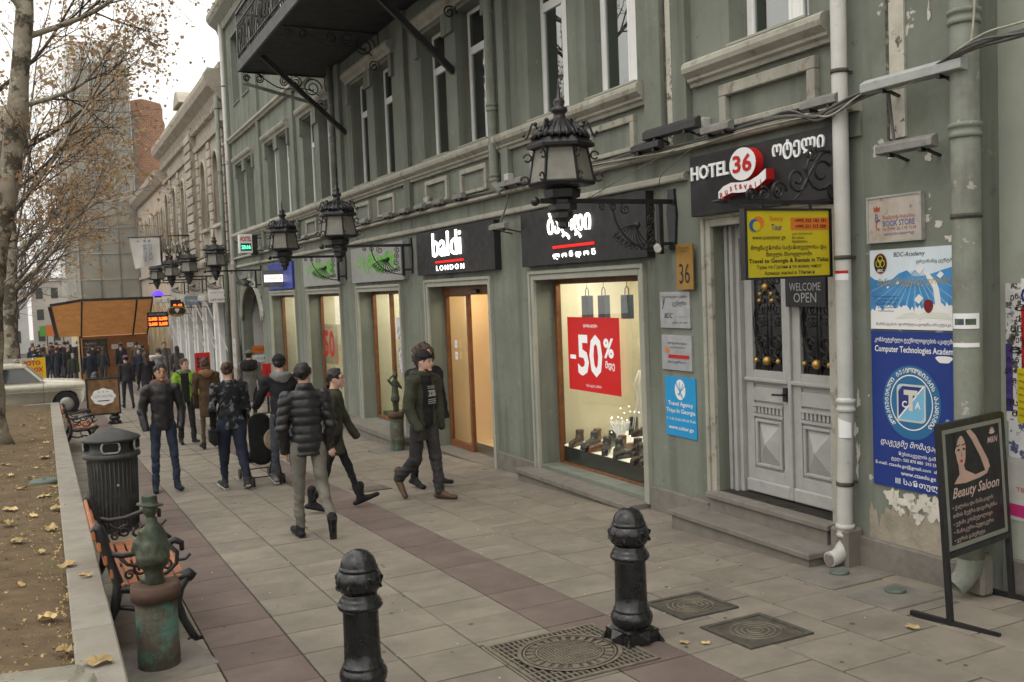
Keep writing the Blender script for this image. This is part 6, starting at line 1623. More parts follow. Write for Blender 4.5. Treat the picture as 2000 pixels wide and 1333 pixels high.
    def hair(P):
        Q = hf(P); c = Hd
        d = el(Q, (c[0], c[1]+.016*ks, c[2]+.030*ks), (.086*ks, .101*ks, .093*ks))
        face = el(Q, (c[0], c[1]-.078*ks, c[2]-.022*ks), (.070*ks, .066*ks, .090*ks))
        d = np.maximum(d, -face)
        if hr == 'short': d = np.maximum(d, (c[2]-.050*ks)-Q[2]+np.clip(-(Q[1]-c[1])*.9, -.035, .06))
        else:
            d = np.maximum(d, (c[2]-.10*ks)-Q[2])
            if hr == 'long': d = smin(d, np.maximum(rc(P, (c[0], c[1]+.05*ks, c[2]), (c[0], c[1]+.085*ks, c[2]-.25*ks), .082*ks, .085*ks, 1, .55), -face), .03*ks)
            if hr == 'bun': d = smin(d, el(Q, (c[0], c[1]+.085*ks, c[2]+.075*ks), (.05*ks, .045*ks, .045*ks)), .012*ks)
            if hr == 'tail': d = smin(d, rc(Q, (c[0], c[1]+.09*ks, c[2]+.01*ks), (c[0], c[1]+.11*ks, c[2]-.15*ks), .03*ks, .02*ks), .02*ks)
            if hr == 'curly': d = smin(d, np.maximum(el(Q, (c[0], c[1]+.04*ks, c[2]-.01*ks), (.145*ks, .12*ks, .15*ks)), -face), .03*ks)+folds(P, .012, 60, 4)
        return d+folds(P, .0055, 95, 8)
    if hr: solid('hair', hair, Hd+np.array([-.2,-.2,-.36])*ks, Hd+np.array([.2,.22,.16])*ks, vox*.62, hm, t)
    if S.get('hat'):
        hb = S.get('hatz', .046)
        def hat(P):
            Q = hf(P); c = Hd
            d = el(Q, (c[0], c[1]+.014*ks, c[2]+.035*ks), (.093*ks, .108*ks, .102*ks))
            d = smin(d, np.maximum(el(Q, (c[0], c[1]+.014*ks, c[2]+.02*ks), (.099*ks, .112*ks, .10*ks)), np.abs(Q[2]-(c[2]+(hb+.022)*ks))-.024*ks), .008)
            return np.maximum(d, c[2]+hb*ks-Q[2]+np.clip((c[1]-Q[1]), -.1, .1)*-.12)
        solid('hat', hat, Hd-.16*ks, Hd+.19*ks, vox*.62, S['hat'], t)
    return t, J

BK = cloth((.013,.013,.014)); BKS = cloth((.012,.012,.013), .42, 'shine'); GRY = cloth((.12,.12,.115)); JEAN = cloth((.022,.030,.052), .85, 'jean'); DJEAN = cloth((.014,.018,.034), .85, 'jean')
OLIVE = cloth((.040,.043,.028), .85); DGREY = cloth((.035,.035,.038)); BROWN = cloth((.060,.036,.018)); GREEN = cloth((.19,.34,.02), .6); LGREY = cloth((.22,.21,.2)); WSH = mat('white_rubber', (.55,.54,.5), .6, var=.1); FUR = cloth((.20,.11,.05)); FURP = cloth((.13,.085,.07)); MGREY = cloth((.10,.095,.09)); BRSHOE = cloth((.075,.035,.018), .6, 'shine')
def at(x, y): return (x, y, gz(y))
P_ = []
p, J = make_person('person', dict(label='person in black quilted jacket and grey trousers walking away', loc=at(2.26, 9.25), rz=PI-.03, h=1.70, w=1.05, legL=(.05,.06,0), legR=(-.26,.62,0), footL=0, footR=-1.05, armL=(.0,.17,.40,.22), armR=(-.05,.18,.42,.24), hem=.475, quilt=.085, thick=.034, topc=BKS, trc=cloth((.135,.125,.105)), tr=(.060,.046,.040), shc=BK, sole=cloth((.05,.05,.05)), hairs='short', hair='black', yaw=-.55, skin='b', hands='L', col=3.0))
p, J = make_person('person', dict(label='person in olive coat and black boots half hidden behind the quilted jacket', loc=at(2.83, 10.35), rz=1.15, h=1.60, w=.95, legL=(.36,.05,0), legR=(-.27,.2,0), footL=.36, footR=-.25, armL=(.25,.12,.3,0), armR=(-.2,.12,.3,0), hem=.40, flare=1.12, thick=.02, topc=OLIVE, trc=BK, tr=(.050,.038,.030), shc=BK, boot=.12, hairs='tail', hair='black', yaw=-.15, skin='b', hands='R'))
p, J = make_person('person', dict(label='person in dark vest with grey hood and black cap pushing a stroller', loc=at(2.76, 12.6), rz=PI-.05, h=1.70, w=1.02, legL=(.2,.1,0), legR=(-.16,.12,0), armL=(.55,.25,.55,.0), armR=(.5,.2,.6,0), hem=.47, thick=.03, quilt=.20, topc=cloth((.016,.017,.021)), trc=cloth((.052,.06,.075), .85, 'jean'), tr=(.058,.048,.044), shc=cloth((.12,.115,.11)), sole=WSH, hood=cloth((.17,.17,.17)), hairs='short', hair='black', hat=BK, skin='b', hands=''))
p, J = make_person('person', dict(label='person with hair in a bun, dark printed jacket and rolled up jeans', loc=at(2.14, 12.85), rz=PI+.05, h=1.66, w=1.06, fat=1.25, legL=(.10,.05,0), legR=(-.22,.25,0), footR=-.35, armL=(.1,.14,.45,.2), armR=(.05,.16,.6,.25), hem=.485, thick=.022, topc=cloth((.013,.013,.015), .8, 'print'), trc=DJEAN, tr=(.062,.047,.036), cuff=.9, shc=DGREY, sole=WSH, hairs='bun', hair='brown', yaw=-.25, skin='b'))
p, J = make_person('person', dict(label='young person in black leather jacket with fur collar and jeans facing the viewer', loc=at(1.35, 13.4), rz=.02, h=1.70, w=1.04, legL=(.10,.04,0), legR=(-.02,.05,0), spread=.07, armL=(-.12,.22,.42,.22), armR=(-.12,.24,.42,.22), hem=.49, thick=.026, topc=BKS, trc=JEAN, tr=(.057,.044,.040), shc=cloth((.014,.018,.03)), hood=FURP, hoodn='fur_collar', hairs='short', hair='black', skin='a', yaw=.08, seed=12, fa=.004, ff=38))
p, J = make_person('person', dict(label='person in bright green quilted jacket with crossbody bag facing the viewer', loc=at(2.36, 19.1), rz=.12, h=1.63, w=.98, legL=(.14,.05,0), legR=(-.1,.1,0), armL=(.1,.2,.3,.1), armR=(.1,.2,.35,.2), hem=.50, thick=.03, quilt=.10, topc=GREEN, trc=BK, tr=(.056,.048,.046), shc=BK, hairs='tail', hair='brown', yaw=.35, hood=cloth((.16,.2,.12)), open=BK, skin='b'), .016)
p, J = make_person('person', dict(label='person in brown parka with fur trimmed hood and olive leggings', loc=at(2.58, 17.85), rz=PI, h=1.64, w=.98, legL=(.04,.03,0), legR=(.3,.6,0), armL=(.15,.14,.4,.2), armR=(.15,.14,.4,.2), hem=.36, flare=1.0, thick=.03, topc=BROWN, trc=cloth((.07,.06,.03)), tr=(.046,.036,.030), shc=BK, hood=FUR, hoodn='fur_hood', hairs='long', hair='brown', skin='b'), .016)
p, J = make_person('person', dict(label='person in long grey coat with black shawl and grey hat by the arch', loc=at(4.0, 21.3), rz=PI-.3, h=1.66, w=1.05, legL=(.25,.05,0), legR=(-.3,.3,0), armL=(.1,.14,.3,.1), armR=(.1,.14,.3,.1), hem=.33, flare=1.15, thick=.03, topc=cloth((.115,.105,.098)), trc=BK, tr=(.048,.036,.03), shc=BROWN, boot=.1, scarf=BK, hairs='short', hair='black', hat=cloth((.10,.10,.10)), skin='b'), .018)
p, J = make_person('person', dict(label='bearded person in open olive parka with black printed shirt and headband', loc=at(3.86, 10.25), rz=.38, h=1.72, w=1.03, legL=(.16,.05,0), legR=(-.14,.75,0), footL=.0, footR=-.9, armL=(.0,.13,.2,.1), armR=(.02,.24,.55,.15), hem=.405, thick=.032, flare=1.08, topc=OLIVE, open=BK, trc=cloth((.036,.034,.036)), tr=(.066,.057,.052), shc=BRSHOE, boot=.07, hairs='short', hair='black', hat=BK, yaw=.25, skin='b', beard=1, hood=OLIVE, hoodn='collar', seed=21), .012)
pk = p
text('za', .0, 1.245, .12, .075, mat('shirt_print', (.3,.3,.29), .8, var=0), p, -.158, bold=.04, name='shirt_print')
mb = MB()
for i in range(3): mb.box(-.06,.06,-.158,-.156,1.17-.022*i,1.18-.022*i)
for i in range(2): mb.box(-.055,.055,-.150,-.148,1.30+.02*i,1.308+.02*i)
mb.build('shirt_stripes', mat('shirt_print2', (.3,.3,.29), .8, var=0), p, world=False)
p, J = make_person('person', dict(label='curly haired person in black hidden behind the olive parka', loc=at(4.18, 11.05), rz=.3, h=1.75, w=1.1, legL=(.1,.05,0), legR=(-.1,.1,0), hem=.48, thick=.03, topc=BK, trc=BK, shc=BK, hairs='curly', hair='brown', skin='b'), .016)
# walkers in the middle distance
MID = [dict(label='person in purple knitted hat and grey jacket walking away', loc=at(2.06,29.4), h=1.52, hem=.52, thick=.03, quilt=.16, topc=cloth((.032,.028,.034)), trc=cloth((.025,.03,.045)), hairs='short', hat=cloth((.20,.07,.19)), legL=(.18,.05,0), legR=(-.18,.3,0)),
       dict(label='person with long brown hair in black coat behind the leather jacket', loc=at(2.45,27.6), h=1.63, hem=.44, thick=.025, topc=BK, trc=BK, hairs='long', hair='brown', legL=(-.1,.15,0), legR=(.15,.05,0)),
       dict(label='person in pale hooded coat with red collar by the ice cream freezer', loc=at(3.25,32.4), h=1.62, hem=.40, thick=.03, topc=LGREY, trc=DGREY, hairs='short', hair='brown', hood=cloth((.3,.29,.27)), scarf=None, legL=(.1,.05,0), legR=(-.15,.2,0)),
       dict(label='person with long dark hair in grey brown coat left of the awning frames', loc=at(4.15,35.2), h=1.62, hem=.40, thick=.025, topc=cloth((.06,.05,.045)), trc=BK, hairs='long', hair='black', legL=(.1,.05,0), legR=(-.1,.1,0))]
for S in MID:
    S.update(rz=PI+rnd.uniform(-.15,.15), shc=BK, face=0); make_person('person', S, .022, False)
# the crowd farther down the pavement: a few builds, each copy with its own clothes
CROWD = []
def variant(k, **kw):
    S = dict(label='x', loc=(0,-40,0), rz=0, h=1.74, hem=.48, thick=.03, topc=BK, trc=DGREY, shc=BK, hairs='short', face=0, legL=(.2,.06,0), legR=(-.2,.25,0)); S.update(kw); return make_person('person', S, .03, False)[0]
protos = {'man': variant(0), 'coat': variant(1, hem=.40, flare=1.1, w=1.05, legL=(-.15,.2,0), legR=(.18,.05,0)), 'woman': variant(2, h=1.64, hairs='long', hair='brown', hem=.42, w=.95), 'hat': variant(3, h=1.62, hat=LGREY, hem=.46, w=.97)}
cw = [('man',2.25,54.2,PI,(.018,.022,.035),'tall dark figure in front of the menu board',1.05),('coat',.88,52.3,PI,(.014,.014,.015),'person in black coat left of the pair by the plywood kiosk',1.08),('man',1.47,51.3,PI+.2,(.016,.016,.018),'person in short black jacket walking beside the black coat',1.08),
      ('woman',.12,54.8,PI,(.055,.045,.03),'blonde person in brown coat behind the white car',1.0),('hat',2.85,53,PI,(.05,.035,.03),'person with tan backpack in front of the menu board',1.0),('hat',3.18,47.9,PI,(.02,.028,.05),'person in cream hat and navy coat before the plywood wall',1.05),
      ('coat',3.55,50.5,PI-.2,(.012,.012,.013),'person in black coat next to the cream hat',1.05),('coat',4.30,53.4,PI,(.013,.013,.013),'broad person in black coat before the plywood wall',1.05),('hat',4.75,53.8,PI-.1,(.3,.28,.25),'person in white hat beside the broad black coat',1.07),('man',4.35,41.0,0,(.1,.09,.08),'seller standing behind the ice cream freezer',.98),
      ('man',-.55,52.0,.2,(.02,.025,.04),'person in navy jacket behind the yellow photo board',1.0),('woman',2.6,51.0,.1,(.035,.03,.05),'person facing the viewer with dark hood before the menu board',1.02),('man',1.15,58,PI,(.02,.02,.025),'person in the gap behind the pair in black',1.05),('man',-.3,60,PI,(.012,.012,.014),'person in black at the back of the crowd, leftmost',1.0)]
far_crowd = [(2.9,37.5),(1.5,38.5),(3.4,34.6),(1.0,46.5),(1.9,47.5),(.4,48.5),(2.3,49.2),(1.6,55),(3.9,46),(2.9,46.5),(.15,50.2),(-.25,46),(.7,56.2),(3.6,44.2),(2.0,43.5),(1.2,42.5),(2.75,57),(.3,53.5),(1.8,52.6),(-.1,57),(.95,54.5),(1.25,61),(-.45,63),(.2,62),(2.2,58.5),(-.2,64),(.35,66),(.9,62),(1.3,65),(.6,70),(-.6,68),(.1,74),(1.6,60),(1.05,72),(-.9,73),(.5,80),(-.3,82),(1.4,76),(-.1,58.5),(.55,60.5),(1.9,57.5),(3.2,55.5)]
for i, (x, y) in enumerate(far_crowd): cw.append((('man','coat','woman','hat')[i % 4], x+rnd.uniform(-.25,.25), y+rnd.uniform(-1,1), (PI if i % 3 else 0)+rnd.uniform(-.5,.5), rnd.choice([(.012,.012,.013),(.014,.014,.016),(.018,.018,.02),(.03,.02,.018),(.02,.025,.04),(.06,.05,.042),(.07,.02,.035),(.14,.13,.12),(.03,.04,.03)]), 'person in the distant crowd between the kiosk and the trees', rnd.uniform(.87,1.08)))
first = {}
for k, x, y, rz, colr, la, s_ in cw:
    o = copy_tree(protos[k], None, la); o.location = (x, y, gz(y)); o.rotation_euler = (0,0,rz); o.scale = (s_,)*3
    o['group'] = 'people in the crowd'
    for ch in o.children:
        if ch.name.startswith('jacket'):
            ch.material_slots[0].link = 'OBJECT'; ch.material_slots[0].material = cloth(colr)
        if ch.name.startswith('trousers') and (int(x*100) % 3 == 0): ch.material_slots[0].link = 'OBJECT'; ch.material_slots[0].material = JEAN
        if ch.name.startswith('hair') and 'blonde' in la: ch.material_slots[0].link = 'OBJECT'; ch.material_slots[0].material = HAIRM['blond']
    if 'backpack' in la:
        mb = MB(); mb.box(-.15,.15,.14,.28,1.0,1.42); mb.build('backpack', cloth((.25,.18,.08)), o, world=False, bev=.05, seg=2)
for o in protos.values():
    for ch in list(o.children): bpy.data.objects.remove(ch)
    bpy.data.objects.remove(o)
# bags ------------------------------------------------------------------
t = thing('shoulder_bag', 'black crossbody bag hanging on the green jacket', 'bag', (2.56, 18.98, gz(19)+.68), .12)
mb = MB(); mb.box(-.12,.12,-.05,.05,0,.26); mb.build('pouch', BK, t, world=False, bev=.03, seg=2)
mb = MB(); mb.tube([(0,-.02,.26),(-.12,-.14,.45),(-.25,-.16,.62),(-.38,-.10,.74)], .012, 5); mb.build('strap', BK, t, world=False)
t = thing('shoulder_bag', 'small black bag at the hip of the printed jacket', 'bag', (1.90, 12.82, gz(12.8)+.62), 0)
mb = MB(); mb.box(-.05,.05,-.11,.11,0,.22); mb.build('pouch', BK, t, world=False, bev=.03, seg=2); mb = MB(); mb.tube([(.0,-.06,.22),(.06,-.19,.5),(.2,-.2,.72)], .012, 5); mb.build('strap', BK, t, world=False)
# stroller ----------------------------------------------------------------
t = thing('stroller', 'folding black stroller with small twin wheels', 'stroller', (2.56, 13.15, gz(13.15)), PI)
mb = MB()
for s_ in (-1, 1):
    mb.tube([(s_*.2,.30,1.0),(s_*.2,.22,.92),(s_*.21,-.05,.5),(s_*.2,-.38,.12)], .013, 6); mb.tube([(s_*.2,-.12,.62),(s_*.21,.05,.4),(s_*.2,.32,.12)], .013, 6); mb.tube([(s_*.2,-.32,.3),(s_*.2,.2,.3)], .01, 6)
for y_, z_ in ((.32,.13),(-.36,.13),(.05,.4)): mb.bar((-.2,y_,z_), (.2,y_,z_), .014, .014)
mb.build('frame', BLK, t, world=False)
for s_ in (-1, 1):
    for y_ in (.32, -.38):
        for o_ in (-.025, .025):
            mb = MB(); mb.tube([(s_*.2+o_-.012,y_,.075),(s_*.2+o_+.012,y_,.075)], .075, 16); mb.build('wheel', BLK, t, world=False)
    mb = MB(); mb.tube([(s_*.2,.30,1.0),(s_*.2,.36,1.02)], .02, 8); mb.build('handle', BLK, t, world=False)
solid('seat', lambda P: np.minimum(rc(P, (-.12,.02,.36), (.12,.02,.36), .10, .10, 2, .8), rc(P, (0,.12,.42), (0,.02,.80), .17, .16, 1, .35))+folds(P, .004, 40, 3), (-.36,-.2,.2), (.36,.3,1.05), .02, BK, t)
t = thing('straw_hat', 'pale straw hat hanging on the back of the stroller', 'hat', (2.70, 12.92, gz(12.9)+.60), .3); solid('hat', lambda P: np.minimum(np.maximum(np.sqrt(P[0]**2+P[2]**2)-.15, np.abs(P[1])-.012), el(P, (0,.03,0), (.09,.07,.09))), (-.2,-.1,-.2), (.2,.14,.2), .012, cloth((.32,.26,.18)), t)
# ------------------------------------------------------------------ beige rusticated house after the green building
BEI = mat('beige_stone', (.335,.30,.245), .9, var=.12, vs=1.5, bump=.3, bs=20, stain=[((.2,.165,.12), 1.2, .5, .72, .6)], streak=((.17,.14,.10), 3, .52, .8, .6))
BEID = mat('beige_quoin', (.37,.33,.27), .9, var=.12, vs=4, bump=.3, bs=25, ov=.12, stain=((.2,.165,.12), 2.5, .5, .72, .5))
BH = thing('beige_house', 'beige stone house with rusticated piers and arched windows past the downpipes', 'building', (5.5, 39.3, -1.3))
ya, yb, ztop = 31.35, 47.5, 8.5
awin = [33.0+2.75*i for i in range(6)]
holes = [(y-.55, y+.55, 4.55, 6.9) for y in awin]
gops = [(32.0+2.6*i, 34.0+2.6*i, gz(33+2.6*i), 1.9) for i in range(6)]
mb = MB(); wall_holes(mb, XF, ya, yb, -1.9, ztop, holes+gops, .25); mb.build('wall', BEI, BH, fix=False)
mb = MB(); mb.box(XF+.02, 14, ya, ya+.02, -1.9, ztop+.7); mb.box(XF+.25, XF+.3, ya, yb, 4.2, 7.2); mb.build('inner_wall', mat('blind_window_grey', (.10,.095,.085), .8, var=.2, vs=2), BH)
for y in awin:
    mb = MB()
    for s_ in (-1, 1): mb.prism([(y+s_*.55, 6.92), (y, 6.92)]+[(y+s_*.55*math.sin(PI/2*k/6), 6.35+.55*math.cos(PI/2*k/6)) for k in range(7)], 'x', XF-.002, XF+.2)
    mb.build('arch_spandrel', BEI, BH)
    mb = MB(); ring = [(y-.62*math.cos(PI*i/14), 6.35+.62*math.sin(PI*i/14)) for i in range(15)]; mb.tube([(XF-.03, a, b) for a, b in [(y-.62, 4.6)]+ring+[(y+.62, 4.6)]], .06, 6); mb.build('arch_moulding', BEID, BH)
    mb = MB(); mb.box(XF+.12, XF+.17, y-.55, y+.55, 5.7, 5.77); mb.box(XF+.12, XF+.17, y-.03, y+.03, 4.55, 6.9); w_ = mb.build('window', WHITE, BH)
    mb = MB(); mb.box(XF-.14, XF+.02, y-.75, y+.75, 4.40, 4.52); mb.build('sill', BEID, BH, bev=.02)
q_me = [None, None]
for i, y in enumerate([31.65]+[a+1.375 for a in awin]):
    if y > yb: break
    for k in range(13):
        z = 3.55+.30*k; wd = .36 if k % 2 else .26
        if q_me[k % 2] is None:
            m_ = MB(); m_.box(-.07, .02, -wd, wd, .012, .288); q_me[k % 2] = m_.mesh('quoin_stone', bev=.02); 
        link('quoin_stone', q_me[k % 2], BEID, BH, (XF, y, z))
def bband(name, y0, y1, prof, m, P): mb = MB(); mb.prism([(XF-o_, z) for o_, z in prof], 'y', y0, y1); return mb.build(name, m, P)
bband('string_course', ya, yb, [(-.02,3.2),(.12,3.2),(.16,3.3),(.16,3.42),(.05,3.5),(-.02,3.5)], BEID, BH); bband('architrave_band', ya, yb, [(-.02,7.45),(.10,7.45),(.14,7.6),(.08,7.66),(-.02,7.66)], BEID, BH)
bband('cornice', ya, yb, [(-.02,8.3),(.12,8.35),(.2,8.55),(.45,8.75),(.52,8.95),(.52,9.1),(.4,9.25),(-.02,9.3)], BEID, BH)
bband('parapet', ya, yb, [(-.4,9.28),(.05,9.28),(.05,9.5),(-.4,9.5)], BEI, BH)
d_me = MB(); d_me.box(-.16, .02, -.09, .09, 0, .22); d_me = d_me.mesh('dentil', bev=.01)
for k in range(46): link('dentil', d_me, BEID, BH, (XF-.02, ya+.25+.35*k, 8.08))
mb = MB(); mb.box(XF-.2, XF+.02, 37.3, 38.7, 3.5, 8.4); mb.build('projecting_pier', BEI, BH, bev=.02)
for k in range(14):
    mb = MB(); mb.box(XF-.26, XF-.19, 37.25+.06*(k % 2), 38.75-.06*(k % 2), 3.62+.33*k, 3.90+.33*k); mb.build('quoin_stone', BEID, BH, bev=.02)
mb = MB(); mb.prism([(37.1+1.8*i/12, 9.3+.55*math.sin(PI*i/12)) for i in range(13)], 'x', XF-.55, XF+.1); mb.build('curved_pediment', BEID, BH, bev=.03)
for x0, x1, y0, y1, z1, nm in ((5.95,6.5,43.5,45.5,10.5,'roof_box'),(6.2,7.2,40,41.2,10.0,'roof_box')): mb = MB(); mb.box(x0, x1, y0, y1, 9.2, z1); mb.build(nm, GREYM, BH)
mb = MB(); mb.prism([(5.6,9.3),(5.75,10.25),(6.2,10.2),(6.5,9.3)], 'y', 35.4, 36.6); mb.build('dormer', GREYM, BH)
# its ground floor: white shop frames, awning stays
for i, (a, b, c_, d_) in enumerate(gops):
    mb = MB(); x0 = XF-.1
    mb.box(x0, XF+.1, a, a+.28, c_, d_+.2); mb.box(x0, XF+.1, b-.28, b, c_, d_+.2); mb.box(x0, XF+.1, a+.28, b-.28, d_, d_+.2); mb.build('shop_frame', WHITE, BH, bev=.01)
    mb = MB(); mb.box(XF+.08, XF+.1, a+.28, b-.28, c_, d_); mb.build('shop_glass', mat('dim_shop_glass', (.10,.10,.105), .2, var=.3, vs=1), BH)
    for yy in (a+.1, b-.1):
        mb = MB(); mb.bar((XF-.05, yy, .1), (XF-.75, yy, 1.95), .035, .035); mb.build('awning_stay', WHITE, BH)
    mb = MB(); mb.box(XF-.78, XF, a, b, 1.95, 2.15); mb.build('awning_box', mat('awning_cloth', (.36,.35,.32), .8, var=.1), BH, bev=.03)
# balcony with pots and the hanging flag
t = thing('small_balcony', 'small iron balcony with flower pots on the beige house', 'balcony', (XF, 39.6, 3.5))
mb = MB(); mb.box(-1.3, 0, -1.0, 1.0, -.08, 0); mb.build('deck', BLK, t, world=False)
mb = MB()
for k in range(17): mb.tube([(-1.28,-1+.125*k,0),(-1.28,-1+.125*k+.04,.5),(-1.28,-1+.125*k,1.0)], .012, 4)
for k in range(11): mb.tube([(-1.28+.125*k,-1,0),(-1.28+.125*k+.03,-1,.5),(-1.28+.125*k,-1,1.0)], .012, 4)
for k in range(10): mb.tube([(-1.15+.125*k+.07*math.cos(a),-1,.5+.2*math.sin(a)) for a in [i*.7 for i in range(10)]], .01, 4)
mb.bar((-1.28,-1,1), (-1.28,1,1), .04, .04); mb.bar((-1.28,-1,1), (0,-1,1), .04, .04); tag(mb.build('railing', BLK, t, world=False), kind='stuff')
for x, y in ((-1.0,-.7),(-.6,-.75),(-.3,-.7)):
    t2 = thing('flower_pot', 'clay pot with dry plants on the small balcony', 'pot', (XF+x, 39.6+y, 3.5), 0, 'pots on the small balcony')
    mb = MB(); mb.lathe([(.09,0),(.14,.24),(.15,.25)], 12); mb.build('pot', mat('terracotta', (.16,.06,.035), .8), t2, world=False)
    mb = MB()
    for k in range(26): g = rnd.uniform(0,6.28); mb.tube([(0,0,.22),(.1*math.cos(g),.1*math.sin(g),.4),(rnd.uniform(.1,.3)*math.cos(g),rnd.uniform(.1,.3)*math.sin(g),rnd.uniform(.35,.65))], .008, 3)
    mb.build('plant', mat('dry_plant', (.08,.07,.04), .9, var=.3), t2, world=False)
t = thing('hanging_flag', 'white flag with blue lettering hanging from a pole on the beige house', 'flag', (4.15, 38.5, 4.47))
mb = MB(); n = 14; vs = []
for i in range(n+1):
    for j in range(n+1):
        u, v = i/n, j/n; x = -1.08+1.08*u+.16*v*(1-u); vs.append((x, .05*math.sin(u*7+v*3)*v, -.05-(1.15-.13*u)*v))
mb.add(vs, [(i*(n+1)+j, (i+1)*(n+1)+j, (i+1)*(n+1)+j+1, i*(n+1)+j+1) for i in range(n) for j in range(n)], sm=True); mb.build('cloth', mat('flag_cloth', (.62,.60,.57), .9, var=.04), t, world=False, fix=False)
mb = MB(); mb.tube([(1.4,0,.06),(-1.12,0,-.03)], .022, 6); mb.build('pole', BLK, t, world=False)
FLB = mat('flag_blue', (.08,.13,.25), .8, var=0)
text('BRITISH', -.55, -.62, .62, .13, FLB, t, -.09, rot=-PI/2); text('COUNCIL', -.36, -.60, .62, .13, FLB, t, -.09, rot=-PI/2)
for u in (-.5,-.34):
    disc(u-.04, -.16, .05, .05, -.09, .002, mat('flag_teal', (.15,.32,.4), .8, var=0), t, 'dots')
# ------------------------------------------------------------------ pink house, brick block and netted tower
PNKW = mat('pink_plaster', (.40,.335,.27), .9, var=.1, vs=1.2, stain=((.25,.19,.14), 1.3, .5, .75, .5))
PH = thing('pink_house', 'pinkish plastered house with small arched windows beyond the beige one', 'building', (5.5, 55, -1.8))
pw = [48.8+1.9*i for i in range(7)]
mb = MB(); wall_holes(mb, XF, 47.52, 62, -2.2, 7.6, [(y-.4, y+.4, 4.4, 6.4) for y in pw], .2); mb.build('wall', PNKW, PH, fix=False)
mb = MB(); mb.box(XF+.2, XF+.25, 47.6, 62, 4, 7); mb.build('dark_rooms', mat('dark_room', (.06,.05,.045), .8), PH)
bband('cornice', 47.52, 62, [(-.02,7.55),(.15,7.6),(.4,7.9),(.45,8.15),(-.02,8.2)], BEID, PH); bband('string_course', 47.52, 62, [(-.02,3.3),(.12,3.35),(.12,3.5),(-.02,3.55)], BEID, PH)
for y in pw:
    mb = MB(); mb.tube([(XF-.03, y-.45, 4.4), (XF-.03, y-.45, 6.1)]+[(XF-.03, y-.45*math.cos(PI*i/8), 6.1+.45*math.sin(PI*i/8)) for i in range(9)]+[(XF-.03, y+.45, 4.4)], .06, 5); mb.build('window_surround', BEID, PH)
    mb = MB(); mb.box(XF+.1,XF+.14,y-.03,y+.03,4.4,6.4); mb.box(XF+.1,XF+.14,y-.4,y+.4,5.6,5.66); mb.build('window', WHITE, PH)
BRK = bpy.data.materials.new('brick'); BRK.use_nodes = True
_n = BRK.node_tree; bt = _n.nodes.new('ShaderNodeTexBrick'); tcx = _n.nodes.new('ShaderNodeTexCoord'); mp = _n.nodes.new('ShaderNodeMapping'); mp.inputs['Rotation'].default_value = (R(90),0,0)
bt.inputs['Color1'].default_value = (.30,.14,.08,1); bt.inputs['Color2'].default_value = (.24,.12,.075,1); bt.inputs['Mortar'].default_value = (.36,.28,.2,1); bt.inputs['Scale'].default_value = 2.2
_n.links.new(tcx.outputs['Object'], mp.inputs[0]); _n.links.new(mp.outputs[0], bt.inputs[0]); _n.links.new(bt.outputs[0], _n.nodes['Principled BSDF'].inputs['Base Color']); _n.nodes['Principled BSDF'].inputs['Roughness'].default_value = .95
t = thing('brick_block', 'bare orange brick end wall rising above the pink house roof', 'building', (6.6, 63, -2))
mb = MB(); mb.prism([(5.55,-2.2),(9.2,-2.2),(9.2,9),(7.55,12.2),(7.45,12.6),(7.5,12.9),(7.38,13.3),(7.4,13.8),(7.3,14.2),(6.9,14.3),(6.2,14.45),(5.55,14.3)], 'y', 62.8, 66); mb.build('wall', BRK, t)
mb = MB(); mb.box(5.5,5.75,62.6,62.82,-2,13.5); mb.build('corner_pier', mat('grey_render', (.2,.18,.15), .9, var=.2), t)
NETB = mat('tower_wall', (.26,.235,.19), .9, var=.1, vs=1); 
TW = thing('netted_tower', 'tall building wrapped in grey scaffold netting above the crowd', 'building', (6, 70, -2))
mb = MB(); mb.box(2.6, 5.45, 62.9, 118, -2.2, 16.5); mb.build('wall', NETB, TW)
for k in range(4):
    for j in range(2):
        z0 = 1.2+3.7*k; x0 = 3.0+1.25*j
        mb = MB(); mb.box(x0, x0+.75, 62.84, 62.9, z0, z0+1.9); w_ = mb.build('window', mat('tower_window', (.08,.08,.08), .4, var=.2), TW)
        mb = MB(); mb.box(x0-.12, x0+.87, 62.78, 62.9, z0+2.0, z0+2.2); mb.build('lintel', NETB, TW)
for z in (.4, 4.2, 8.0, 11.8, 15.6): mb = MB(); mb.box(2.5, 5.45, 62.75, 62.9, z, z+.25); mb.build('band', NETB, TW)
# netting: partly see-through woven sheet on scaffold tubes
NET = bpy.data.materials.new('scaffold_net'); NET.use_nodes = True
_n = NET.node_tree; pb = _n.nodes['Principled BSDF']; pb.inputs['Base Color'].default_value = (.36,.345,.295,1); pb.inputs['Roughness'].default_value = .9
tr_ = _n.nodes.new('ShaderNodeBsdfTransparent'); mx_ = _n.nodes.new('ShaderNodeMixShader'); nz = _n.nodes.new('ShaderNodeTexNoise'); nz.inputs['Scale'].default_value = .8; mr = _n.nodes.new('ShaderNodeMapRange'); tcx = _n.nodes.new('ShaderNodeTexCoord')
mr.inputs[1].default_value = .3; mr.inputs[2].default_value = .7; mr.inputs[3].default_value = .55; mr.inputs[4].default_value = .75
_n.links.new(tcx.outputs['Object'], nz.inputs[0]); _n.links.new(nz.outputs[0], mr.inputs[0]); _n.links.new(mr.outputs[0], mx_.inputs[0]); _n.links.new(tr_.outputs[0], mx_.inputs[1]); _n.links.new(pb.outputs[0], mx_.inputs[2]); _n.links.new(mx_.outputs[0], _n.nodes['Material Output'].inputs[0])
def net(name, pts): mb = MB(); mb.add(pts, [(0,1,2,3)]); mb.build(name, NET, TW, fix=False)
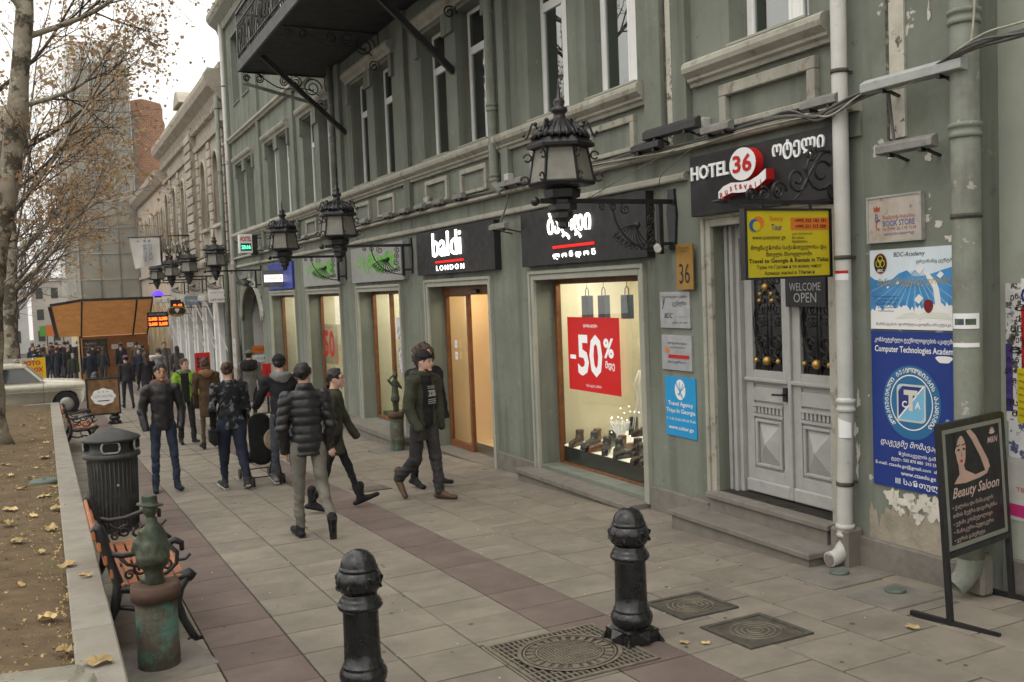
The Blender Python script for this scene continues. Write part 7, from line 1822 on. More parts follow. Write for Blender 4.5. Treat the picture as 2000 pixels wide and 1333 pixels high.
for k in range(5):
    z0, z1 = 1.9+3.1*k, 4.98+3.1*k
    net('net_sheet', [(2.14,62,z0),(5.48,62,z0),(5.48,62,z1),(2.14,62,z1)])
    for m_ in range(6): net('net_sheet', [(2.12,62+9.5*m_,z0),(2.12,71.45+9.5*m_,z0),(2.12,71.45+9.5*m_,z1),(2.12,62+9.5*m_,z1)])
mb = MB()
for x in (2.16, 3.25, 4.35, 5.44):
    mb.tube([(x,61.95,1),(x,61.95,18.6+.5*math.sin(x*7))], .03, 5)
for z in [1.9+1.55*k for k in range(11)]: mb.tube([(2.1,61.94,z),(5.5,61.94,z)], .025, 5)
tag(mb.build('scaffold_tubes', GREYM, TW), kind='stuff')
# ------------------------------------------------------------------ plywood kiosk
PLY = mat('orange_plywood', (.47,.215,.07), .7, var=.15, vs=3, stain=((.45,.2,.06), 2.5, .5, .7, .5)); CRP = mat('cream_panel', (.55,.45,.27), .8, var=.1, vs=3)
for _m in (PLY,):                              # thin sheet: some daylight comes through
    _n = _m.node_tree; _b = _n.nodes['Principled BSDF']; _t = _n.nodes.new('ShaderNodeBsdfTranslucent'); _x = _n.nodes.new('ShaderNodeMixShader'); _x.inputs[0].default_value = .35
    _n.links.new(_b.inputs['Base Color'].links[0].from_socket, _t.inputs[0]); _n.links.new(_b.outputs[0], _x.inputs[1]); _n.links.new(_t.outputs[0], _x.inputs[2]); _n.links.new(_x.outputs[0], _n.nodes['Material Output'].inputs[0])
KK = thing('plywood_kiosk', 'orange plywood kiosk with a raised flap roof in front of the netted tower', 'kiosk', (3.1, 51, gz(51)))
g0 = gz(50)
for i, (x0, x1) in enumerate(((1.6,2.7),(2.7,3.65),(3.65,4.58))): mb = MB(); mb.box(x0+.01, x1-.01, 50, 50.06, g0-.1, .45); mb.build('wall_panel', PLY, KK)
mb = MB(); mb.box(1.6, 4.58, 50.06, 54, g0-.1, .45); mb.build('booth', PLY, KK)
for x0, x1 in ((.55,1.6),(1.6,2.9),(2.9,3.9),(3.9,4.58)):
    mb = MB(); mb.add([(x0,50,.50),(x1,50,.50),(x1,46.6,2.18),(x0 if x0 > 1 else .3,46.6,2.18 if x0 > 1 else 2.0)], [(0,3,2,1)]); mb.build('flap_panel', PLY, KK, fix=False)
mb = MB()
for x in (1.6, 3.9, 4.56): mb.bar((x,50,.43), (x,46.6,2.1), .07, .07)
mb.bar((.3,46.58,2.02), (1.6,46.58,2.2), .05, .12); mb.bar((1.6,46.58,2.2), (4.6,46.58,2.2), .05, .12); mb.bar((.55,50,.5), (.3,46.6,1.95), .16, .06); mb.build('flap_frame', BLK, KK)
t = thing('menu_board', 'dark menu board with food pictures on the kiosk wall', 'sign', (2.18, 49.97, gz(50)+.9)); mb = MB(); mb.box(-.55,.55,-.02,0,0,1.05); mb.build('panel', mat('menu_print', (.05,.045,.035), .6, var=.4, vs=4, stain=[((.30,.24,.15), 9, .58, .64, .9), ((.25,.05,.03), 6, .6, .66, .8)]), t, world=False)
text('მენიუ', -.2, .85, .5, .1, PW, t, -.03); text('ხაჭაპური 3.50', -.1, .68, .7, .08, PW, t, -.03); text('ლობიანი 2.50', .0, .3, .8, .09, PW, t, -.03)
for x, z, la in ((3.05,.05,'left white notice on the plywood kiosk wall'),(3.75,.1,'middle white notice on the plywood kiosk wall'),(4.2,-.05,'right pale notice on the plywood kiosk wall')):
    t = thing('paper_notice', la, 'paper', (x, 49.99, z-.25)); mb = MB(); mb.box(-.15,.15,-.006,0,0,.22); mb.build('sheet', PW, t, world=False); text('აბვ', 0, .12, .2, .06, PGR, t, -.009)
CP = thing('cream_partition', 'cream ribbed partition between the kiosk and the pink house', 'partition', (5.05, 50.2, gz(50)))
for i in range(9): mb = MB(); mb.box(4.62+.105*i, 4.71+.105*i, 50.1+.03*(i % 2), 50.2, g0-.1, 1.95); mb.build('rib_panel', CRP, CP, bev=.01)
HD = thing('hoarding', 'pale board hoarding with posters left of the kiosk', 'fence', (1.3, 55, gz(55)))
for i in range(14): mb = MB(); mb.box(1.45, 1.52, 51.0+.8*i, 51.78+.8*i, gz(60)-.2, 1.1); mb.build('board', CRP, HD)
for i in range(7): mb = MB(); mb.box(1.43, 1.45, 52.0+1.1*i, 52.8+1.1*i, gz(55)+.6, gz(55)+1.8); mb.build('poster', mat('hoarding_poster', (.45,.44,.43), .6, var=.4, vs=5), HD)
# ------------------------------------------------------------------ hanging and lit signs down the street
LEDR = emis('red_led', (1,.10,.01), 5); LEDG = emis('green_led', (.08,.9,.4), 3)
def blade(name, label, x0, x1, y, z0, z1, m, d=.12):
    t = thing(name, label, 'sign', ((x0+x1)/2, y, z0)); w, h = x1-x0, z1-z0
    mb = MB(); mb.box(-w/2, w/2, -d/2, d/2, 0, h); mb.build('case', m, t, world=False, bev=.005)
    mb = MB(); mb.bar((w/2,0,h*.8), (XF-(x0+x1)/2,0,h*.8), .03, .03); mb.build('bracket', BLK, t, world=False)
    return t, w, h, -d/2
t, w, h, y = blade('exchange_sign', 'red LED currency exchange sign beside the kiosk', 3.68, 4.47, 40, 1.0, 1.6, BLKS)
text('EXCHANGE', 0, h-.09, .6, .08, GREYM, t, y-.004)
for u in (-.19,.19):
    for v in (.13,.33): text('2.385' if v > .2 else '2.605', u, v, .32, .13, LEDR, t, y-.004, bold=.07)
t, w, h, y = blade('led_sign', 'smaller red LED sign above the round oval sign', 4.35, 4.85, 38, 1.55, 2.05, BLKS); text('2.41', 0, .27, .3, .13, LEDR, t, y-.004, bold=.07); text('2.9', .05, .12, .2, .08, LEDR, t, y-.004, bold=.05)
t = thing('oval_sign', 'black and yellow oval jeweller sign with a pale diamond', 'sign', (4.32, 35.9, 1.45)); mb = MB(); mb.prism([(.33*math.cos(g), .19+.2*math.sin(g)) for g in [2*PI*k/32 for k in range(32)]], 'y', -.04, .04); mb.build('disc', BLKS, t, world=False)
YEL = mat('jeweller_yellow', (.6,.38,.02), .5, var=0); disc(0, .19, .31, .18, -.043, .001, YEL, t, 'rim', 32, .93); poly([(-.09,.24),(-.05,.29),(.05,.29),(.09,.24),(0,.12)], -.046, .003, mat('diamond', (.6,.45,.42), .4, var=0), t, 'diamond'); text('JEWELLERY', 0, .32, .4, .05, YEL, t, -.045); text('SERVICE', 0, .06, .3, .05, YEL, t, -.045)
mb = MB(); mb.bar((.3,0,.3), (XF-4.32,0,.3), .025, .025); mb.build('bracket', BLK, t, world=False)
t, w, h, y = blade('hostel_sign', 'white hostel sign with red lettering by the awning frames', 4.82, 5.44, 31.8, 1.9, 2.31, PW, .05); text('ლოფტ ჰოსტელი', 0, .33, .5, .06, PR, t, y-.004); text('LOFT HOSTEL', -.02, .09, .5, .07, PR, t, y-.004, bold=.02); poly([(.16,.18),(.26,.18),(.26,.28),(.16,.28)], y-.003, .002, mat('sign_green', (.05,.2,.05), .5, var=0), t, 'green_square')
t, w, h, y = blade('awning_sign', 'grey blue sign left of the white hostel sign', 4.3, 4.8, 33.6, 1.85, 2.15, mat('blue_grey_sign', (.18,.22,.27), .5)); text('ოპტიკა', 0, .15, .35, .12, PW, t, y-.004)
t, w, h, y = blade('lit_blade_sign', 'grey blade sign with a white lit strip in front of the blue board', 4.93, 5.46, 24.0, 2.26, 2.68, mat('blade_grey', (.16,.16,.15), .5), .14)
mb = MB(); mb.box(-.22,.24,y-.006,y,.12,.30); mb.build('lit_strip', emis('lit_strip', (1,.97,.85), 1.6), t, world=False); text('CARPISA', .05, .21, .34, .09, mat('brown_print', (.2,.12,.06), .5, var=0), t, y-.009)
t, w, h, y = blade('hostel_led_box', 'small hostel box sign with red print and green LED digits', 4.86, 5.2, 26.4, 3.22, 3.72, WHITE, .22); text('HOSTEL', 0, .38, .3, .13, PR, t, y-.004, bold=.03); poly([(-.14,.06),(.14,.06),(.14,.26),(-.14,.26)], y-.003, .002, PK, t, 'display'); text('23:16', 0, .16, .24, .11, LEDG, t, y-.006, bold=.05)
mb = MB(); mb.box(.17,.32,-.1,.25,-.05,.5); mb.build('side_case', BLKS, t, world=False, bev=.03)
t, w, h, y = blade('violet_neon', 'round violet neon sign high beside the cream partition', 4.75, 5.05, 47.5, 2.2, 2.3, BLKS); mb = MB(); mb.lathe([(.28*math.cos(a), .28*math.sin(a)) for a in [R(5+12*i) for i in range(8)]], 20, (0,0,.05)); mb.build('neon_dome', emis('violet', (.16,.06,.9), 1.5), t, world=False)
t = thing('red_board', 'red board with black 50 standing among the walkers', 'sign', (3.86, 27.2, gz(27.2))); mb = MB(); mb.box(-.2,.2,-.02,.02,1.0,1.55); mb.build('board', PR, t, world=False); text('50%', 0, 1.28, .33, .3, PK, t, -.024, bold=.04); mb = MB(); mb.tube([(0,0,0),(0,0,1.0)], .02, 6); mb.lathe([(.18,0),(.18,.02)], 16); mb.build('post', BLK, t, world=False)
t = thing('red_banner', 'narrow red stand by the farthest shop window', 'sign', (4.97, 24.2, gz(24.2))); mb = MB(); mb.box(-.11,.11,-.02,.02,.42,1.25); mb.build('board', PR, t, world=False); text('ახალი', 0, .85, .6, .13, PK, t, -.024, rot=PI/2-.0); mb = MB(); mb.bar((0,0,0), (0,0,.42), .05, .05); mb.box(-.12,.12,-.15,.15,0,.02); mb.build('foot', BLK, t, world=False)
for y, z, la, m_ in ((28.6,.3,'orange notice on the passage wall',PO),(28.6,.02,'white notice on the passage wall under the orange one',PW)):
    t = thing('passage_notice', la, 'paper', (5.95, 29.88, z)); mb = MB(); mb.box(-.22,.22,-.008,0,0,.22); mb.build('sheet', m_, t, world=False); text('აქ', 0, .11, .3, .08, PK, t, -.011)
t = wsign('notice_board', 'grey notice board with red print beside the downpipes', 'sign', 30.55, -.15, .6, .9, .03, mat('notice_board', (.42,.40,.38), .7, var=.1), x=XF-.16); text('ქირავდება', 0, .7, .45, .1, PR, t, -.035); text('24 სთ', 0, .4, .4, .12, PR, t, -.035)
# freezer
t = thing('ice_cream_freezer', 'white ice cream freezer with a colourful picture by the crowd', 'freezer', (3.72, 38.4, gz(38.4)))
mb = MB(); mb.box(-.27,.27,-.3,.3,.08,1.15); mb.build('cabinet', WHITE, t, world=False, bev=.02); mb = MB(); mb.box(-.3,.3,-.33,.33,1.15,1.28); mb.build('lid', WHITE, t, world=False, bev=.05, seg=3); mb = MB(); mb.box(-.25,.25,-.305,-.3,.55,1.1); mb.build('picture', mat('freezer_print', (.1,.25,.5), .4, var=.5, vs=4, stain=[((.6,.3,.1), 5, .55, .6, .9), ((.6,.05,.1), 7, .6, .64, .9)]), t, world=False)
# ------------------------------------------------------------------ boards near the car
t = thing('hostel_board', 'framed wooden hostel board with white label fixed to the far bollard', 'sign', (1.2, 25.0, gz(25)+.27))
mb = MB(); mb.box(-.35,.35,-.02,.02,0,.86); mb.build('panel', mat('brown_plank_print', (.20,.105,.045), .6, var=.35, vs=2.5, stain=((.10,.05,.02), 4, .5, .6, .7)), t, world=False)
mb = MB()
for a in (-1, 1): mb.box(a*.36-.02, a*.36+.02, -.03, .03, -.02, .88)
mb.box(-.34,.34,-.03,.03,-.02,.02); mb.box(-.34,.34,-.03,.03,.84,.88); mb.build('frame', BLK, t, world=False)
lab = []
for k in range(48): g = 2*PI*k/48; q = 1+.05*math.cos(g*8); lab.append((.0+.27*q*math.cos(g), .42+.2*q*math.sin(g)))
poly(lab, -.025, .004, PW, t, 'label_shape'); text('LOFT HOSTEL', 0, .43, .44, .065, PGR, t, -.028, bold=.01); poly([(-.13,.31),(.13,.31),(.13,.335),(-.13,.335)], -.028, .002, PK, t, 'rule'); 
for u in (-.09,0,.09): disc(u, .54, .02, .02, -.028, .002, PGR, t, 'star', 5)
mb = MB(); mb.bar((-.1,.02,.3), (.2,.1,.3), .04, .04); mb.bar((-.1,.02,.5), (.2,.1,.5), .04, .04); mb.build('clamp', BLK, t, world=False)
t = thing('photo_board', 'yellow photo and copy board with red letters behind the white car', 'sign', (-.38, 34, gz(34)))
mb = MB(); mb.box(-.37,.37,-.02,.02,.85,1.55); mb.build('board', mat('photo_yellow', (.62,.40,.01), .5, var=.06), t, world=False); text('FOTO', -.02, 1.39, .5, .15, PR, t, -.024, bold=.05); text('XEROX', 0, 1.17, .6, .15, PR, t, -.024, bold=.05); text('CD-DVD', .05, 1.0, .45, .09, PO, t, -.024, bold=.02)
mb = MB()
for s_ in (-.3,.3): mb.bar((s_,0,0), (s_,0,.85), .03, .03)
mb.build('legs', BLK, t, world=False)
# ------------------------------------------------------------------ old white saloon cars
CARW = mat('old_white_paint', (.60,.57,.47), .3, var=.05, vs=3, spec=.5, coat=.3, stain=((.42,.38,.29), 2.5, .55, .75, .3)); CHR = mat('chrome', (.6,.6,.6), .15, metal=1, var=0); TYRE = mat('tyre', (.018,.018,.018), .85, var=.2); CGL = mat('car_glass', (.03,.035,.035), .08, var=0, spec=.7); HUBM = mat('hub', (.35,.34,.31), .4, metal=.5, var=.1)
def make_car(label, loc, rz):
    t = thing('parked_car', label, 'car', loc, rz)          # local: nose towards +X at x=0, body behind
    L_, W = 4.6, .88; ax = (.56, 3.35); rw = .37
    up = [(0,.50),(-.0,.66),(-.03,.83),(-.10,.89),(-.4,.915),(-1.08,.975)]+[(-3.75,.985),(-4.4,.93),(-4.55,.86),(-4.6,.6),(-4.58,.42),(-4.4,.34)]
    low = []
    for a in ax[::-1]:
        low += [(-a-rw-.02,.30)]+[(-a+(-1)*rw*math.cos(PI*k/10)*1.0, .34+rw*math.sin(PI*k/10)) for k in range(11)]+[(-a+rw+.02,.30)]
    prof = up+low+[(-.08,.34)]
    mb = MB()
    n = len(prof); secs = [(-W,.0),(-W*.97,.02)] 
    mb.prism(prof, 'y', -W, W); b_ = mb.build('body', CARW, t, world=False, bev=.045, seg=3)
    for p in b_.data.polygons: p.use_smooth = True
    gl = [(-1.10,.96),(-1.55,1.40),(-1.9,1.44),(-2.7,1.44),(-3.1,1.40),(-3.6,.96)]
    mb = MB(); vs = []
    for s_ in (-1, 1):
        for x, z in gl: vs.append((x, s_*(W-.05-.20*(z-.96)/.48), z))
    k = len(gl); mb.add(vs, [list(range(k)), list(range(k, 2*k))[::-1]]+[[i, k+i, k+(i+1) % k, (i+1) % k] for i in range(k)]); mb.build('greenhouse_glass', CGL, t, world=False)
    mb = MB(); mb.prism([(-1.50,1.38),(-1.6,1.44),(-1.9,1.475),(-2.3,1.485),(-2.75,1.475),(-3.08,1.42),(-3.14,1.36)], 'y', -.70, .70); r_ = mb.build('roof', CARW, t, world=False, bev=.03, seg=2)
    for s_ in (-1, 1):
        def wy(z): return s_*(W-.045-.20*(z-.96)/.48)
        mb = MB()
        for p, q in (((-1.10,.96),(-1.55,1.41)),((-2.25,.96),(-2.25,1.42)),((-3.1,1.41),(-3.62,.96)),((-1.52,1.40),(-3.12,1.40)),((-1.08,.975),(-3.64,.985))): mb.bar((p[0],wy(p[1]),p[1]), (q[0],wy(q[1]),q[1]), .05, .045)
        mb.build('pillars', CARW, t, world=False)
        mb = MB(); mb.bar((-.15,s_*(W+.004),.70), (-4.5,s_*(W+.004),.72), .012, .014); mb.bar((-1.12,s_*(W-.02),.995), (-3.6,s_*(W-.02),1.0), .012, .02); mb.build('chrome_strip', CHR, t, world=False)
        mb = MB()
        for x in (-1.12,-2.25,-3.2): mb.bar((x,s_*(W+.001),.36), (x,s_*(W+.001),.95), .008, .006, up=(0,1,0))
        mb.build('door_gap', DARK, t, world=False)
        for x in (-2.05,-2.95): mb = MB(); mb.bar((x,s_*(W+.02),.86), (x-.16,s_*(W+.02),.86), .025, .025); mb.build('door_handle', CHR, t, world=False)
        mb = MB(); mb.lathe([(.085,0),(.09,.02),(.07,.03)], 16); o_ = mb.build('headlight', CHR, t, world=False); o_.rotation_euler = (0,R(90),0); o_.location = (.0,s_*.62,.70)
        for a in ax:
            mb = MB(); mb.tube([(-a,s_*(W-.19),.325),(-a,s_*(W-.02),.325)], .325, 28); w_ = mb.build('wheel', TYRE, t, world=False, bev=.02)
            mb = MB(); mb.lathe([(.19,0),(.18,.015),(.10,.03),(.005,.035)], 20); o_ = mb.build('hubcap', HUBM, w_, world=False); o_.location = (0, s_*.087, .325); o_.rotation_euler = (R(-90*s_),0,0)
    mb = MB(); mb.bar((.06,-W-.02,.46), (.06,W+.02,.46), .06, .11); mb.build('bumper', CHR, t, world=False, bev=.02); mb = MB(); mb.bar((-4.65,-W,.48), (-4.65,W,.48), .06, .11); mb.build('bumper', CHR, t, world=False, bev=.02)
    mb = MB()
    for k in range(18): mb.box(.0,.02,-.48+.055*k,-.46+.055*k,.58,.80)
    mb.build('grille', CHR, t, world=False); mb = MB(); mb.box(-4.3,-.3,-W+.2,W-.2,.2,.5); mb.build('underbody', DARK, t, world=False)
    mb = MB()
    for y_ in (-.55,.55): mb.bar((-1.3,y_,1.58), (-3.0,y_,1.58), .03, .03)
    for x in (-1.35,-1.8,-2.3,-2.9): mb.bar((x,-.6,1.58), (x,.6,1.58), .025, .025)
    for x in (-1.6,-2.7):
        for y_ in (-.6,.6): mb.bar((x,y_,1.46), (x,y_,1.58), .03, .03)
    mb.build('roof_rack', GREYM, t, world=False)
    mb = MB(); mb.tube([(-1.3,-.4,.99),(-1.22,-.1,1.02),(-1.15,.2,.99)], .012, 5); mb.build('wiper', BLK, t, world=False)
    return t
car = make_car('old white saloon car with roof rack parked across the end of the soil bed', (1.02, 30.15, gz(30)), 0)
c = copy_tree(car, None, 'white car whose bonnet corner shows at the bottom left corner'); c.location = (-.76, 3.85, gz(3.5)+.0); c.rotation_euler = (-.0,.0395,R(90)-.2)
for ch in list(c.children):
    if ch.name.startswith('roof_rack'): bpy.data.objects.remove(ch)
# ------------------------------------------------------------------ far end of the street
FARC = [mat('far_wall', cc, .9, var=.1, vs=.3) for cc in ((.5,.49,.46),(.42,.38,.33),(.55,.54,.53),(.33,.33,.35))]
for i, (x0, x1, y, h, la) in enumerate(((-9,-2,150,14,'pale far building closing the street on the left'),(-1.5,5,170,11,'white far building closing the street'),(5.2,14,135,13,'beige far building behind the netted tower'),(-22,-10,120,16,'grey far building behind the trees'))):
    t = thing('street_building', la, 'building', ((x0+x1)/2, y, gz(y)), 0)
    mb = MB(); mb.box(x0, x1, y, y+14, gz(y)-1, gz(y)+h); mb.build('wall', FARC[i], t)
    mb = MB(); mb.box(x0-.3, x1+.3, y-.3, y+14, gz(y)+h, gz(y)+h+.5); mb.build('cornice', FARC[i], t)
    for r_ in range(int(h//3.4)):
        for c_ in range(int((x1-x0)//2.2)):
            mb = MB(); xx = x0+.7+2.2*c_; zz = gz(y)+1.4+3.4*r_; mb.box(xx, xx+1.0, y-.05, y, zz, zz+1.7); mb.build('window', CGL, t)
for x, y, m_, la in ((.3,112,mat('far_green', (.1,.3,.05), .5),'green lit shelter panel at the end of the street'),(1.0,118,PBL,'blue far sign at the end of the street'),(.9,105,PO,'orange far sign at the end of the street'),(1.6,96,PR,'red far sign above the crowd')):
    t = thing('street_sign', la, 'sign', (x, y, gz(y)+2.2)); mb = MB(); mb.box(-.7,.7,-.05,.05,0,1.1); mb.build('panel', m_, t, world=False); mb = MB(); mb.bar((0,0,-2.3), (0,0,0), .1, .1); mb.build('post', BLK, t, world=False)
# ------------------------------------------------------------------ plane trees
BARK = mat('plane_bark', (.27,.235,.18), .95, var=.2, vs=3, bump=.5, bs=12, spec=.15, stain=[((.06,.05,.035), 2.2, .50, .56, .9), ((.40,.37,.29), 3.1, .56, .60, .8)])
BARKD = mat('dark_bark', (.055,.043,.034), .95, var=.3, vs=4, bump=.7, bs=14, spec=.1, stain=((.12,.105,.08), 2.5, .56, .62, .7))
TWIG = mat('twig', (.075,.058,.045), .95, var=.2)
LEAFM = mat('dry_plane_leaf', (.38,.255,.15), .85, var=.3, vs=3, ov=0, spec=.1, stain=[((.50,.40,.20), .9, .5, .62, .7), ((.26,.14,.07), 1.7, .55, .65, .6)])
nt = LEAFM.node_tree; _b = nt.nodes['Principled BSDF']; _b.inputs['Subsurface Weight'].default_value = 0
_tl = nt.nodes.new('ShaderNodeBsdfTranslucent'); _mx = nt.nodes.new('ShaderNodeMixShader'); _mx.inputs[0].default_value = .55
_src = _b.inputs['Base Color'].links[0].from_socket; nt.links.new(_src, _tl.inputs[0]); nt.links.new(_b.outputs[0], _mx.inputs[1]); nt.links.new(_tl.outputs[0], _mx.inputs[2]); nt.links.new(_mx.outputs[0], nt.nodes['Material Output'].inputs[0])
def leaf_pts(q, c, s):
    a = Vector((q.gauss(0,1), q.gauss(0,1), q.gauss(0,.7))).normalized(); b = a.orthogonal().normalized(); b.rotate(Matrix.Rotation(q.uniform(0,6.28), 3, a)); n = a.cross(b)
    c = Vector(c); f = n*s*.25
    return [c, c+a*s*.45+b*s*.55+f, c+a*s*1.05+b*s*.12, c+a*s*.5-b*s*.5+f]
def tree(label, base, trunk, limbs, leaves, seed, bark, depth=3, lsize=.085, crown_r=1.6, twigs=True, r0=.3, dens=1.0):
    q = random.Random(seed)
    t = thing('plane_tree', label, 'tree', base, 0, 'plane trees along the soil bed')
    def L(p): return tuple(Vector(p)-Vector(base))
    mb = MB(); n = len(trunk); pts = spline([L(p) for p in trunk], 5)
    rad = [r0*(1.25-.12*min(1, i/4) if i < 4 else 1)*(1-.45*i/(len(pts)-1)) for i in range(len(pts))]
    rad[0] = r0*1.7; rad[1] = r0*1.35; rad[2] = r0*1.15
    mb.tube(pts, rad, 18)
    for i, v in enumerate(mb.v): mb.v[i] = tuple(Vector(v)+Vector((mn.noise(Vector(v)*1.6), mn.noise(Vector(v)*1.6+Vector((9,0,0))), 0))*.06*r0/.3)
    mb.build('trunk', bark, t, world=False)
    big, small = MB(), MB(); tips = []
    def grow(p, d, ln, r, lv):
        k = 5 if lv < 2 else 4; pts = [p]; rr = [r]; dd = d.copy()
        for i in range(k):
            dd = (dd+Vector((q.gauss(0,.16), q.gauss(0,.16), q.gauss(.03,.12)))).normalized()
            pts.append(pts[-1]+dd*ln/k); rr.append(r*(1-.75*(i+1)/k)+.0015)
        (big if r > .03 else small).tube(pts, rr, 6 if r > .03 else 3, cap=False)
        if lv >= depth:
            tips.extend(pts[1:]); return
        nb = q.randint(3, 5) if lv < 2 else q.randint(2, 4)
        for i in range(nb):
            f = q.uniform(.25, 1.0); j = min(int(f*k), k-1); pp = pts[j].lerp(pts[j+1], f*k-j)
            ax_ = Vector((q.gauss(0,1), q.gauss(0,1), q.gauss(0,1))).cross(dd).normalized(); nd = dd.copy(); nd.rotate(Matrix.Rotation(q.uniform(.35, .95), 3, ax_)); nd.z += q.uniform(-.12, .12)
            grow(pp, nd.normalized(), ln*q.uniform(.45, .68), rr[j]*q.uniform(.4, .6), lv+1)
    for (s, e, r) in limbs:
        s, e = Vector(L(s)), Vector(L(e)); d = e-s; mid = s.lerp(e, .5)+Vector((q.uniform(-.2,.2), q.uniform(-.2,.2), -.08*d.length))
        pts = spline([tuple(s), tuple(mid), tuple(e)], 6); m_ = len(pts); r *= .62; rr = [r*(1-.75*i/(m_-1)) for i in range(m_)]
        big.tube(pts, rr, 8, cap=False)
        for i in range(3, m_):
            for _ in range(1 if i % 2 else 2):
                dd = (pts[i]-pts[i-1]).normalized(); ax_ = Vector((q.gauss(0,1), q.gauss(0,1), q.gauss(0,1))).cross(dd).normalized(); nd = dd.copy(); nd.rotate(Matrix.Rotation(q.uniform(.3, 1.0), 3, ax_))
                grow(pts[i], nd.normalized(), q.uniform(.7, 1.15)*crown_r*(1-.3*i/m_), rr[i]*.5, 1)
        grow(pts[-1], (pts[-1]-pts[-2]).normalized(), crown_r*.9, rr[-1], 1)
    big.build('limbs', bark, t, world=False, fix=False); small.build('twigs', TWIG, t, world=False, fix=False)
    if leaves:
        lb = MB()
        for _ in range(leaves):
            p = q.choice(tips); c = Vector(p)+Vector((q.gauss(0,.09), q.gauss(0,.09), q.gauss(-.03,.09)))
            lb.add(leaf_pts(q, c, lsize*q.uniform(.6, 1.25)), [(0,1,2,3)])
        tag(lb.build('crown', LEAFM, t, world=False, fix=False), kind='stuff')
    return t
A = (-.95, 18.6, soil_z(-.95, 18.6)-.05)
tree('nearest plane tree with mottled trunk leaning over the left edge', A, [A, (-.86,18.6,1.2), (-.72,18.6,2.6), (-.42,18.55,4.0), (-.13,18.5,5.7), (.06,18.45,7.3), (.2,18.4,9.0)],
     [((-.60,18.6,3.3),(1.25,18.3,6.0),.07), ((.0,18.5,6.6),(2.3,17.6,8.3),.09), ((-.2,18.5,5.4),(1.7,20.6,7.4),.08), ((-.5,18.5,3.9),(-2.6,18.2,6.6),.09), ((.1,18.4,7.6),(3.0,19.4,9.3),.1), ((.05,18.4,7.0),(-1.5,17.2,9.5),.09), ((.15,18.4,8.6),(1.4,18.0,10.8),.09), ((-.75,18.6,2.3),(.5,18.0,3.4),.04)], 5200, 3, BARK, 3, .075, 1.7, r0=.225)
B = (-1.35, 29.6, gz(29)+.3)
tree('second plane tree with dark trunk behind the white car', (-1.5,27.2,soil_z(-1.5,27.2)-.05), [(-1.5,27.2,soil_z(-1.5,27.2)-.05),(-1.35,27.2,1.5),(-1.2,27.2,3.6),(-1.0,27.2,6),(-.85,27.2,8.6)],
     [((-1.1,27.2,4.5),(1.3,26.5,6.6),.1),((-1.0,27.2,5.6),(2.4,28.6,8.4),.12),((-.9,27.2,7.2),(1.6,27,10.5),.1),((-1.1,27.2,4.8),(-3.6,27,8),.12),((-.9,27.2,7.6),(-2.4,29,11),.1),((-1.2,27.2,3.4),(.3,27.6,4.6),.05)], 1700, 8, BARKD, 3, .09, 1.9)
for i, (x, y, s_, dk, lv) in enumerate(((-1.15,36.5,5,0,900),(-1.7,45,6,1,900),(-1.5,55,9,1,900),(-2.2,67,10,1,600),(-2.6,82,12,1,300),(-3.2,100,14,1,200))):
    g = gz(y); h = 9+.4*i
    tree(['pale trunked plane tree third in the row','dark plane tree fourth in the row','bare plane tree fifth in the row','bare plane tree sixth in the row','bare plane tree seventh in the row','farthest bare plane tree of the row'][i], (x,y,g), [(x,y,g),(x+.1,y,g+3),(x+.3,y,g+6),(x+.4,y,g+h+1)],
         [((x+.2,y,g+3.8),(x+3.0,y-.6,g+7),.12),((x+.3,y,g+5),(x+3.3,y+1.5,g+9),.13),((x+.3,y,g+6),(x+1.5,y-1,g+h+2.5),.12),((x+.2,y,g+4.2),(x-3.2,y,g+8),.13),((x+.3,y,g+6.5),(x-2,y+1.5,g+h+2),.12)], lv, 20+s_, BARKD if dk else BARK, 3 if i < 4 else 2, .15, 2.1, r0=.28)
for i, (x, y) in enumerate(((-4.3, 10.0), (-4.6, 1.0), (-4.4, -8.0))):  # unseen trees, added for window reflections and to block some sky light
    g = gz(y)
    tree('plane tree standing left of the viewer, seen only in reflections', (x,y,g-.1), [(x,y,g-.1),(x+.1,y,g+3),(x+.2,y,g+6),(x+.3,y,g+10)], [((x+.2,y,g+6),(x+2.6,y+.5,g+9),.12),((x+.2,y,g+6.5),(x-2.8,y,g+9.5),.12),((x+.3,y,g+7.5),(x+1.6,y-1.4,g+11),.12),((x+.2,y,g+7),(x-.5,y+2.4,g+11),.12)], 3500, 50+i, BARK, 3, .13, 2.0)
# ------------------------------------------------------------------ fallen leaves
LEAFF = mat('fallen_leaf', (.46,.34,.17), .9, var=.2, vs=8, ov=.25, spec=.1)
fl_me = []
for k in range(4):
    q = random.Random(90+k); n = 22; vs = [(0,0,.012)]
    for i in range(n):
        g = 2*PI*i/n; r_ = .075*(1+.42*abs(math.sin(g*2.5+k))-.2*(i % 2)); vs.append((r_*math.cos(g), r_*.85*math.sin(g), .012+.03*abs(math.sin(g*1.5+k))*q.uniform(.3,1)))
    me = bpy.data.meshes.new('fallen_leaf'); me.from_pydata(vs, [], [(0, i+1, (i+1) % n+1) for i in range(n)]); me.materials.append(LEAFF); fl_me.append(me)
spots = [(-.02,4.9),(-.07,6.3),(.0,5.6),(.05,7.6),(.16,7.15),(-.12,8.4),(-.3,8.9),(-.05,9.4),(-.2,10.2),(-.42,11),(-.1,11.6),(-.35,12.4),(-.02,13.1),(-.5,13.8),(-.2,14.3),(-.6,15.1),(-.1,15.6),(-.35,16.2),(-.55,16.9),(-.15,17.3),(-.08,18.4),(-.3,19),(-.45,20.2),(-.12,21),(-.5,22.3),(-.2,23.5),(-.4,25),(.02,10.6),(.0,12.2),(-.24,7.2),(-.4,9.8),(-.04,16.6),(-.27,13.4),(.14,5.15)]
